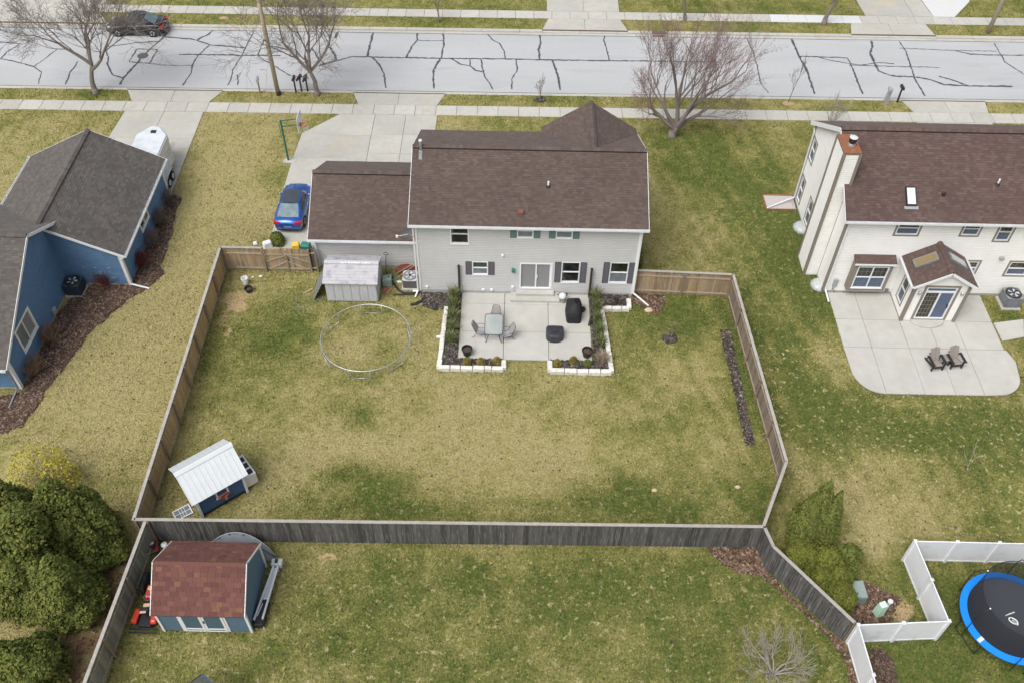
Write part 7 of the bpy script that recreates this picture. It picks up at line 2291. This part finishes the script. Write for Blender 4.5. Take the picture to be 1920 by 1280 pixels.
bare_tree('budding_tree', 'multi stemmed tree with red buds in the front yard', x, y, [(.02, .0, 1, 1.0, .27)], 6, K['bark_red'], 23, spread=.52, up=.20, bud=(3, .08, .040, K['buds']), kids=(3, 3), twig=.009, ratio=(.66, .84), droop=.03,
          limbs=[(.0, .25, 1, 2.9, 1), (.62, .2, 1, 3.1, 1), (-.65, .2, .9, 2.5, .9), (.2, -.35, 1, 2.4, 1), (-.3, .55, 1, 2.6, 1), (.95, .3, .55, 2.0, .8), (-.95, .0, .6, 1.8, .9)])
for i, (q, hgt, lb) in enumerate((((825, 42), 4.0, 'thin bare sapling on the far verge opposite the garage'), ((1012, 186), 2.3, 'staked bare sapling in a mulch ring on the near verge'), ((1478, 193), 3.6, 'slender bare sapling on the near verge right of the budding tree'), ((1257, 632), 1.5, 'small bare sapling in a mulch ring in the fenced yard'))):
    x, y = G(*q)
    bare_tree('sapling', lb, x, y, [(.03, 0, 1, hgt * .5, .035 if hgt < 3.9 else .07)], 3, K['bark'], 40 + i, spread=.45, up=.5, group='saplings', kids=(4, 5), twig=.007, ratio=(.45, .65))
x, y = G(1556, 232)
bare_tree('bare_shrub', 'leafless vase shaped shrub in front of the cream house', x, y, [(math.cos(a) * .5, math.sin(a) * .4, 1, 1.0, .03) for a in (0, 1.3, 2.5, 3.9, 5.2)], 3, K['bark_pale'], 50, cat='shrub', spread=.35, up=.4, twig=.008)
for i, (q, lb, r0) in enumerate((((1545, 45), 'dark trunk tree on the far verge near the white pad', .2), ((1284, 38), 'bare tree on the far verge behind the budding tree', .13), ((1925, 66), 'bare tree on the far verge at the right edge', .2))):
    x, y = G(*q)
    bare_tree('street_tree', lb, x, y, [(.1 if i == 0 else 0, 0, 1, 3.0, r0)], 4, K['bark'], 60 + i, spread=.55, group='bare street trees', kids=(3, 3), twig=.012)
x, y = G(1812, 880)
bare_tree('sapling', 'tiny pale bare twig of a sapling in the right yard', x, y, [(.1, .1, 1, .9, .02)], 2, K['bark_pale'], 48, group='saplings', spread=.4, up=.5, kids=(3, 4), twig=.008)
# near bare bush at bottom right
x, y = G(1450, 1262)
bare_tree('bare_shrub', 'pale leafless spreading tree at the bottom edge', x, y, [(math.cos(a) * (.9 if k % 2 else .5), math.sin(a) * (.9 if k % 2 else .5), 1.0, 1.15, .045) for k, a in enumerate(np.linspace(0, 5.6, 9))], 4, K['bark_pale'], 77, cat='shrub', spread=.42, up=.05, twig=.006, kids=(3, 3), ratio=(.6, .8))
# red-brown shrubs of the blue house bed
rb = M('red_stems', (.16, .035, .035), .8, .3, 8); tb = M('tan_stems', (.25, .17, .11), .9, .3, 8)
for i, (q, lb, mt, n_) in enumerate((((262, 500), 'red stemmed leafless shrub at the blue garage corner', rb, 16), ((200, 535), 'red stemmed leafless shrub beside the blue house air conditioner', rb, 14), ((300, 420), 'dark leafless shrub along the blue garage wall', K['bark'], 16), ((310, 380), 'dark leafless shrub at the far end of the blue garage wall', K['bark'], 14), ((95, 640), 'tan leafless shrub under the gable window of the blue house', tb, 16), ((65, 700), 'tan leafless shrub at the front corner of the blue house', tb, 16), ((285, 460), 'dark leafless shrub in the middle of the blue garage bed', K['bark_red'], 14))):
    x, y = G(*q)
    bare_tree('bare_shrub', lb, x, y, [(math.cos(a) * .7 * (k % 3 + 1) / 2, math.sin(a) * .7 * (k % 3 + 1) / 2, 1, .62, .014) for k, a in enumerate(np.linspace(0, 26, n_ + 8))], 2, mt, 90 + i, cat='shrub', group='leafless foundation shrubs', spread=.5, up=.1, twig=.007, kids=(4, 5))
x, y = G(1159, 572); bare_tree('bare_shrub', 'dark branching shrub behind the stone border by the right window', x, y, [(math.cos(a) * .5, .1 * math.sin(a), 1, .4, .03) for a in (0, 1.5, 3.1)], 2, K['bronze'], 120, cat='shrub', spread=.5, up=.2, twig=.012)


# evergreens built from thousands of small sprays
def foliage(root, name, mat, shapes, n, size, seed, flat=.35):
    """shapes: list of (cx,cy,z0,h,r,kind,weight)"""
    rs = np.random.default_rng(seed); out = []; tint = []
    W_ = np.array([s[6] for s in shapes], float); W_ /= W_.sum()
    for s, wt in zip(shapes, W_):
        k = int(n * wt); cx_, cy_, z0, h_, r_, kd = s[:6]
        th = rs.uniform(0, 2 * np.pi, k)
        if kd == 'cone':
            v = 1 - np.sqrt(rs.uniform(0, 1, k)); prof = np.power(np.clip(1 - v, 0, 1), .62) * np.clip(.72 + v * 1.4, 0, 1)
            hz = v * h_
            nz = np.full(k, .45)
        elif kd == 'flame':
            v = 1 - np.sqrt(rs.uniform(0, 1, k)); prof = np.power(np.clip(1 - v, 0, 1), .95) * np.clip(.8 + v, 0, 1); hz = v * h_; nz = np.full(k, .3)
        else:
            u = rs.uniform(-.35, 1, k); prof = np.sqrt(1 - np.clip(u, -1, 1) ** 2); hz = (u + .35) / 1.35 * h_; nz = u
        # lumpy clumps
        ca_, sa_ = np.cos(th) * 1.3 * r_, np.sin(th) * 1.3 * r_
        lump = .70 + .34 * n_sm(ca_ + hz * 1.1 + seed, sa_ - hz * .8) + .16 * n_xs(ca_ * 1.2 + 9 + hz, sa_ * 1.2 + hz * 1.3) + .08 * n_mid(ca_ * 2 + hz, sa_ * 2)
        dep = rs.beta(7, 1.1, k)
        rad = r_ * prof * lump * dep
        px_ = cx_ + rad * np.cos(th); py_ = cy_ + rad * np.sin(th); pz_ = z0 + hz * (.97 + .06 * lump)
        nrm_ = np.stack([np.cos(th), np.sin(th), nz + .25], 1); nrm_ /= np.linalg.norm(nrm_, axis=1)[:, None]
        d_ = nrm_ + rs.normal(0, .45, (k, 3)); d_[:, 2] += .35; d_ /= np.linalg.norm(d_, axis=1)[:, None]
        up_n = nrm_ + rs.normal(0, .38, (k, 3)); up_n[:, 2] += .35
        tg = rs.normal(0, 1, (k, 3)); tg -= up_n * ((tg * up_n).sum(1) / (up_n ** 2).sum(1))[:, None]; tg /= np.linalg.norm(tg, axis=1)[:, None]
        flatm = (rs.uniform(0, 1, k) < .72)[:, None]
        d_ = np.where(flatm, tg + .25 * nrm_, d_); d_ /= np.linalg.norm(d_, axis=1)[:, None]
        sd_2 = np.cross(d_, np.where(flatm, up_n, rs.normal(0, 1, (k, 3)))); sd_2 /= np.linalg.norm(sd_2, axis=1)[:, None]
        L_ = size * rs.uniform(.6, 1.4, k)[:, None]
        c = np.stack([px_, py_, pz_], 1)
        quad_ = np.stack([c - d_ * L_ * .5, c + sd_2 * L_ * flat, c + d_ * L_ * .6, c - sd_2 * L_ * flat], 1)
        out.append(quad_.reshape(-1, 3)); tint.append(np.clip(.1 + 1.1 * (lump - .72) + rs.normal(.15, .2, k), 0, 1))
    return np_mesh(name, mat, np.concatenate(out), 4, np.concatenate(tint), root)


arb = M('arborvitae', (1, 1, 1), .8, .2, 2, ramp=[(0, (.056, .078, .020)), (.4, (.118, .150, .033)), (.75, (.178, .198, .045)), (1, (.25, .228, .065))], spec=.25)
gold = M('golden_evergreen', (1, 1, 1), .8, .2, 2, ramp=[(0, (.058, .074, .016)), (.4, (.128, .152, .027)), (.75, (.19, .205, .037)), (1, (.265, .235, .053))], spec=.25)
def leafy(mt, f=.35):
    # thin sprays let some light through
    n = mt.node_tree.nodes; l = mt.node_tree.links; b = n['Principled BSDF']; out = n['Material Output']
    tr = n.new('ShaderNodeBsdfTranslucent'); mx = n.new('ShaderNodeMixShader'); mx.inputs[0].default_value = f
    l.new(b.inputs['Base Color'].links[0].from_socket, tr.inputs['Color'])
    l.new(b.outputs[0], mx.inputs[1]); l.new(tr.outputs[0], mx.inputs[2]); l.new(mx.outputs[0], out.inputs['Surface'])
    return mt


leafy(arb, .2); leafy(gold, .2)
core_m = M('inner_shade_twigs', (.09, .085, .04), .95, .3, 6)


def evergreen(name, label, shapes, n, size, mat, seed, group):
    cx_, cy_ = shapes[0][0], shapes[0][1]
    t = thing(name, label, 'evergreen', (cx_, cy_, 0), group)
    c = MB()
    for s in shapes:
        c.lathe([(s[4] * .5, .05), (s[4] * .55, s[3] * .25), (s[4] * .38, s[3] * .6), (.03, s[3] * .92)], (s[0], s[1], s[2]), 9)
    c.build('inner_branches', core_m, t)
    tk = MB()
    for s in shapes: tk.tube([(s[0], s[1], -.1), (s[0], s[1], s[2] + s[3] * .6)], [.1, .05], 6)
    tk.build('trunk', K['bark'], t)
    rl = random.Random(seed); extra = list(shapes)
    if n > 12000:
        for s in shapes:
            if s[5] == 'flame': continue
            for _ in range(int(9 * s[6]) + 4):
                a = rl.uniform(0, 6.283); v = rl.uniform(.05, .8); q = s[4] * (1 - v) ** .7 * rl.uniform(.62, .85)
                r_ = s[4] * rl.uniform(.22, .42)
                extra.append((s[0] + q * math.cos(a), s[1] + q * math.sin(a), s[2] + s[3] * v, r_ * rl.uniform(1.6, 2.6), r_, 'cone' if rl.random() < .7 else 'ball', s[6] * .09))
    foliage(t, 'foliage', mat, extra, n, size, seed)
    return t


GP = 'tall evergreens at lower left'
evergreen('arborvitae', 'tall green arborvitae nearest the left rear fence corner', [(-19.4, 21.5, 0, 4.7, 2.1, 'cone', 1)], 42000, .14, arb, 201, GP)
evergreen('arborvitae', 'tallest yellow green arborvitae in the lower left clump', [(-20.7, 19.6, 0, 5.2, 2.3, 'cone', 1)], 46000, .14, arb, 202, GP)
evergreen('arborvitae', 'arborvitae in the middle of the lower left clump above the bare needles', [(-19.2, 18.7, 0, 3.8, 1.75, 'cone', 1)], 32000, .14, arb, 203, GP)
evergreen('arborvitae', 'arborvitae at the left edge behind the tallest one', [(-22.4, 22.0, 0, 4.4, 2.0, 'cone', 1)], 30000, .14, arb, 204, GP)
evergreen('arborvitae', 'low arborvitae at the bottom left corner', [(-19.6, 15.3, 0, 3.3, 1.6, 'cone', 1)], 28000, .14, arb, 205, GP)
evergreen('arborvitae', 'arborvitae cut by the bottom left edge of the picture', [(-21.2, 14.9, 0, 3.3, 1.6, 'cone', 1)], 20000, .14, arb, 206, GP)
GQ = 'evergreens by the slanting fence'
A1, A2, A3 = G(1560, 900, 4.1), G(1577, 925, 3.8), G(1535, 942, 3.1)
evergreen('arborvitae', 'pointed multi peaked green arborvitae beside the slanting fence', [(A1[0] - .1, A1[1] - .15, 0, 4.3, 1.25, 'flame', 1), (*A2, 0, 4.0, .95, 'flame', .8), (A3[0], A3[1], 0, 3.3, 1.0, 'flame', .8)], 40000, .10, arb, 211, GQ)
evergreen('globe_evergreen', 'rounded golden evergreen shrub tucked against the slanting fence', [(13.35, 21.25, 0, 1.75, .95, 'ball', 1)], 16000, .10, gold, 212, GQ)
evergreen('globe_evergreen', 'rounded green evergreen shrub beside the transformer box', [(14.75, 19.55, 0, 1.5, .78, 'ball', 1)], 14000, .10, gold, 213, GQ)
evergreen('globe_evergreen', 'broken golden evergreen shrub with a bare gap in its middle', [(14.15, 20.3, 0, 1.5, .66, 'ball', .6), (14.55, 21.1, 0, 1.8, .8, 'ball', .8), (14.95, 20.35, 0, 1.6, .62, 'ball', .5)], 24000, .10, gold, 214, GQ)
evergreen('globe_evergreen', 'dark upright evergreen on the yard side of the golden clump', [(15.45, 21.2, 0, 2.1, .85, 'cone', 1)], 14000, .10, arb, 215, GQ)
# dark evergreen strip along the grey house's right wall
evergreen('foundation_shrub', 'dark green climbing shrub on the right wall of the grey house', [(7.35, 42.5, 0, 2.6, .45, 'ball', 1), (7.35, 44.2, 0, 4.0, .4, 'ball', 1), (7.35, 41.0, 0, 1.6, .4, 'ball', .6)], 9000, .12, arb, 220, None)
# forsythia at left
x, y = G(40, 880)
FO = thing('forsythia', 'yellow flowering shrub behind the evergreens at the left edge', 'shrub', (-22.4, 25.0, 0))
st = MB(); rdd = random.Random(4)
for _ in range(70):
    a = rdd.uniform(0, 6.28); b = rdd.uniform(.1, .9); L_ = rdd.uniform(1.0, 2.0)
    st.tube([(-22.4 + .2 * math.cos(a), 25.0 + .2 * math.sin(a), 0), (-22.4 + b * .6 * math.cos(a), 25.0 + b * .6 * math.sin(a), L_ * .6), (-22.4 + b * 1.5 * math.cos(a), 25.0 + b * 1.3 * math.sin(a), L_)], [.012, .01, .006], 3)
st.build('stems', K['bark_pale'], FO)
foliage(FO, 'blossom', M('yellow_blossom', (1, 1, 1), .8, .2, 3, ramp=[(0, (.17, .16, .03)), (.5, (.36, .31, .03)), (1, (.55, .45, .03))]), [(-22.7, 25.0, .3, 2.0, 1.5, 'ball', 1), (-21.6, 24.8, .3, 1.8, .9, 'ball', .5)], 2200, .10, 230)
x, y = G(520, 462); evergreen('foundation_shrub', 'small scruffy green bush behind the gate by the driveway', [(x, y + .3, 0, .8, .5, 'ball', 1)], 1800, .09, arb, 231, None)


def grass_clump(label, x, y, h_, n_, mat, seed, grp):
    t = thing('ornamental_grass', label, 'ornamental grass', (x, y, .1), grp)
    rs = np.random.default_rng(seed)
    th = rs.uniform(0, 6.283, n_); sp = rs.beta(1.2, 1.4, n_) * .50; L_ = h_ * rs.uniform(.55, 1.15, n_)
    b = np.stack([x + rs.normal(0, .09, n_), y + rs.normal(0, .13, n_), np.full(n_, .08)], 1)
    dx, dy = np.cos(th), np.sin(th)
    m1 = b + np.stack([dx * sp * .35, dy * sp * .35, L_ * .6], 1); tp = b + np.stack([dx * sp * 1.2, dy * sp * 1.2, L_ * rs.uniform(.8, 1.0, n_)], 1)
    w_ = .013
    sx, sy = -np.sin(th) * w_, np.cos(th) * w_
    off = np.stack([sx, sy, np.zeros(n_)], 1)
    q1 = np.stack([b - off, b + off, m1 + off, m1 - off], 1); q2 = np.stack([m1 - off, m1 + off, tp + off * .15, tp - off * .15], 1)
    ti = np.clip(rs.normal(.5, .3, n_), 0, 1)
    np_mesh('blades', mat, np.concatenate([q1, q2]).reshape(-1, 3), 4, np.concatenate([ti, ti]), t)
    return t


gm_ = M('reed_grass', (1, 1, 1), .8, .15, 3, ramp=[(0, (.06, .10, .025)), (.5, (.11, .15, .04)), (.8, (.20, .19, .08)), (1, (.36, .29, .17))])
om = ('nearest the house', 'second from the house', 'third from the house', 'fourth from the house', 'fifth from the house', 'sixth from the house')
for i in range(5): grass_clump('upright green grass clump in the left patio bed, ' + om[i], -3.4 + random.uniform(-.06, .06), 38.1 - i * .82, [.95, .9, .8, .75, .65][i], 230, gm_, 300 + i, 'reed grass in the left patio bed')
for i in range(5): grass_clump('upright green grass clump in the right patio bed, ' + om[i], 4.82 + i * .03 + random.uniform(-.05, .05), 38.2 - i * .84, [.95, .9, .85, .75, .65][i], 230, gm_, 320 + i, 'reed grass in the right patio bed')
dry = M('dry_grass', (1, 1, 1), .8, .15, 3, ramp=[(0, (.16, .11, .07)), (.6, (.30, .23, .16)), (1, (.42, .35, .26))])
grass_clump('dry tan grass clump at the front right corner of the patio bed', 5.0, 33.6, .55, 420, dry, 340, None)
gld = M('golden_shrub', (1, 1, 1), .8, .15, 3, ramp=[(0, (.06, .065, .015)), (.5, (.17, .14, .025)), (1, (.36, .27, .04))])
for i, (q, lb) in enumerate((((877, 682), 'left'), ((902, 684), 'middle'), ((932, 682), 'right'))):
    x, y = G(*q); evergreen('dwarf_shrub', lb + ' of three small golden shrubs in the left front bed', [(x, y, .08, .42, .24, 'ball', 1)], 700, .06, gld, 350 + i, 'dwarf golden shrubs')
for i, (q, lb) in enumerate((((1044, 686), 'left'), ((1075, 681), 'middle'), ((1101, 686), 'right'))):
    x, y = G(*q); evergreen('dwarf_shrub', lb + ' of three small golden shrubs in the right front bed', [(x, y, .08, .42, .24, 'ball', 1)], 700, .06, gld if i < 2 else arb, 360 + i, 'dwarf golden shrubs')

# scattered fallen leaves on the lawns
rs = np.random.default_rng(777); n_ = 5200
X = rs.uniform(-30, 30, n_); Y = 14.5 + 44 * rs.uniform(0, 1, n_) ** 1.2
kp = np.ones(n_, bool)
for p in EXCL: kp &= ~pip(X, Y, p)
X, Y = X[kp], Y[kp]; n2 = len(X); th = rs.uniform(0, 6.283, n2); L_ = rs.uniform(.02, .055, n2)
c = np.stack([X, Y, rs.uniform(.03, .06, n2)], 1); a = np.stack([np.cos(th) * L_, np.sin(th) * L_, rs.uniform(-.3, .3, n2) * L_], 1); b = np.stack([-np.sin(th) * L_ * .6, np.cos(th) * L_ * .6, rs.uniform(-.3, .3, n2) * L_], 1)
o = np_mesh('fallen_leaves', K['leaves'], np.stack([c - a - b, c + a - b, c + a + b, c - a + b], 1).reshape(-1, 3), 4, rs.uniform(0, .85, n2)); tag(o, 'stray brown leaves scattered over the lawns', 'leaves')
# litter on the beds
for i, (poly, n_, mk, z, s_) in enumerate(CHIPS):
    rs = np.random.default_rng(400 + i)
    xs_ = [p[0] for p in poly]; ys_ = [p[1] for p in poly]
    X = rs.uniform(min(xs_), max(xs_), n_ * 4); Y = rs.uniform(min(ys_), max(ys_), n_ * 4)
    k = pip(X, Y, poly); X, Y = X[k][:n_], Y[k][:n_]; n2 = len(X)
    th = rs.uniform(0, 6.283, n2); L_ = s_ * rs.uniform(.5, 1.5, n2); w_ = L_ * (.22 if mk == 'twigs' else .45)
    tl = rs.uniform(-.5, .5, n2)
    c = np.stack([X, Y, z + .012 + rs.uniform(0, .03, n2)], 1)
    a = np.stack([np.cos(th) * L_, np.sin(th) * L_, tl * L_ * .6], 1); b = np.stack([-np.sin(th) * w_, np.cos(th) * w_, rs.uniform(-.3, .3, n2) * w_], 1)
    V_ = np.stack([c - a - b, c + a - b, c + a + b, c - a + b], 1).reshape(-1, 3)
    o = np_mesh({'chips': 'mulch_chips', 'leaves': 'leaf_litter', 'twigs': 'twig_litter'}[mk], K[mk], V_, 4, rs.uniform(0, 1, n2))
    tag(o, {'chips': 'dark wood mulch chips covering a planting bed', 'leaves': 'brown dry leaf litter strewn over a bed', 'twigs': 'dry twig litter covering a bed'}[mk], {'chips': 'mulch', 'leaves': 'leaves', 'twigs': 'twigs'}[mk])

# taller uncut grass along fences and walls
rs = np.random.default_rng(888); V_, T_ = [], []
for (p, q) in (((-17.05, 22.15), (-17.18, 40.1)), ((-17, 22.15), (11.5, 22.4)), ((-16.8, 21.9), (11.5, 22.15)), ((12.5, 38.7), (13.2, 26.0)), ((12.8, 38.7), (13.5, 26.0)), ((7.2, 38.9), (12.5, 38.7)), ((13.2, 25.8), (11.6, 22.5)), ((-17.1, 40.15), (-12, 40.15)), ((15.1, 17.6), (18.7, 17.8)), ((18.35, 21.65), (23.5, 21.6)), ((18.3, 21.6), (18.7, 18.0)), ((-14.9, 17.5), (-11.1, 17.5)), ((18.1, 39.5), (18.1, 47.8)), ((-16.4, 21.5), (-16.8, 14.5)), ((-4.1, 37.4), (-4.15, 32.75)), ((-4.1, 32.68), (-.3, 32.68)), ((2.0, 32.6), (5.6, 32.6)), ((5.65, 32.7), (5.4, 37.3)), ((-17.3, 22.1), (-17.42, 40.2))):
    L_ = math.hypot(q[0] - p[0], q[1] - p[1]); k = int(L_ * 42)
    t_ = rs.uniform(0, 1, k); X = p[0] + (q[0] - p[0]) * t_ + rs.normal(0, .07, k); Y = p[1] + (q[1] - p[1]) * t_ + rs.normal(0, .07, k)
    th = rs.uniform(0, 6.283, k); h_ = rs.uniform(.06, .17, k) * (.5 + n_mid(X, Y)); w_ = .012
    b = np.stack([X, Y, np.zeros(k)], 1); s_ = np.stack([-np.sin(th) * w_, np.cos(th) * w_, np.zeros(k)], 1); tp = b + np.stack([np.cos(th) * h_ * .5, np.sin(th) * h_ * .5, h_], 1)
    V_.append(np.stack([b - s_, b + s_, tp], 1).reshape(-1, 3)); T_.append(np.clip(rs.normal(.62, .25, k), 0, 1))
EDGE = (np.concatenate(V_), np.concatenate(T_))
# ---------------- lawn blades ----------------
rs = np.random.default_rng(900)
def region(n_, x0, x1, y0, y1): return rs.uniform(x0, x1, n_), rs.uniform(y0, y1, n_)
Xs, Ys = [], []
for n_, x0, x1, y0, y1 in ((150000, -24, 24, 14.5, 27), (190000, -28, 30, 27, 45), (85000, -40, 40, 45, 59.4), (40000, -44, 44, 68.2, 77)):
    a, b = region(n_, x0, x1, y0, y1); Xs.append(a); Ys.append(b)
X, Y = np.concatenate(Xs), np.concatenate(Ys)
keep = np.ones(len(X), bool)
for p in EXCL:
    xs_ = [q[0] for q in p]; ys_ = [q[1] for q in p]
    w = np.where((X > min(xs_)) & (X < max(xs_)) & (Y > min(ys_)) & (Y < max(ys_)))[0]
    if len(w): keep[w] &= ~pip(X[w], Y[w], p)
dd_ = dirt_field(X, Y); keep &= rs.uniform(0, 1, len(X)) > dd_ * .9
X, Y = X[keep], Y[keep]; n_ = len(X)
gg = green_field(X, Y)
th = rs.uniform(0, 6.283, n_); far = np.clip((Y - 20) / 40, 0, 1)
h_ = rs.uniform(.03, .075, n_) * (1 + .5 * gg); w_ = rs.uniform(.012, .028, n_) * (1 + .8 * far)
lean = rs.uniform(.02, .10, n_)
b = np.stack([X, Y, np.full(n_, -.01)], 1); s_ = np.stack([-np.sin(th) * w_, np.cos(th) * w_, np.zeros(n_)], 1)
tp = b + np.stack([np.cos(th) * lean, np.sin(th) * lean, h_ + .01], 1)
V_ = np.stack([b - s_, b + s_, tp], 1).reshape(-1, 3)
ti = np.clip(gg + rs.normal(0, .22, n_), 0, 1)
gb = M('grass_blades', (1, 1, 1), .85, .1, 4, spec=.15, ramp=[(0, (.39, .34, .165)), (.35, (.295, .266, .10)), (.65, (.176, .178, .053)), (1, (.084, .115, .028))])
eg = np_mesh('edge_grass', gb, EDGE[0], 3, EDGE[1]); tag(eg, 'longer uncut grass along fences, borders and sheds', 'grass')
o = np_mesh('grass', gb, V_, 3, ti); tag(o, 'short dormant straw and green lawn grass across the yards', 'grass')
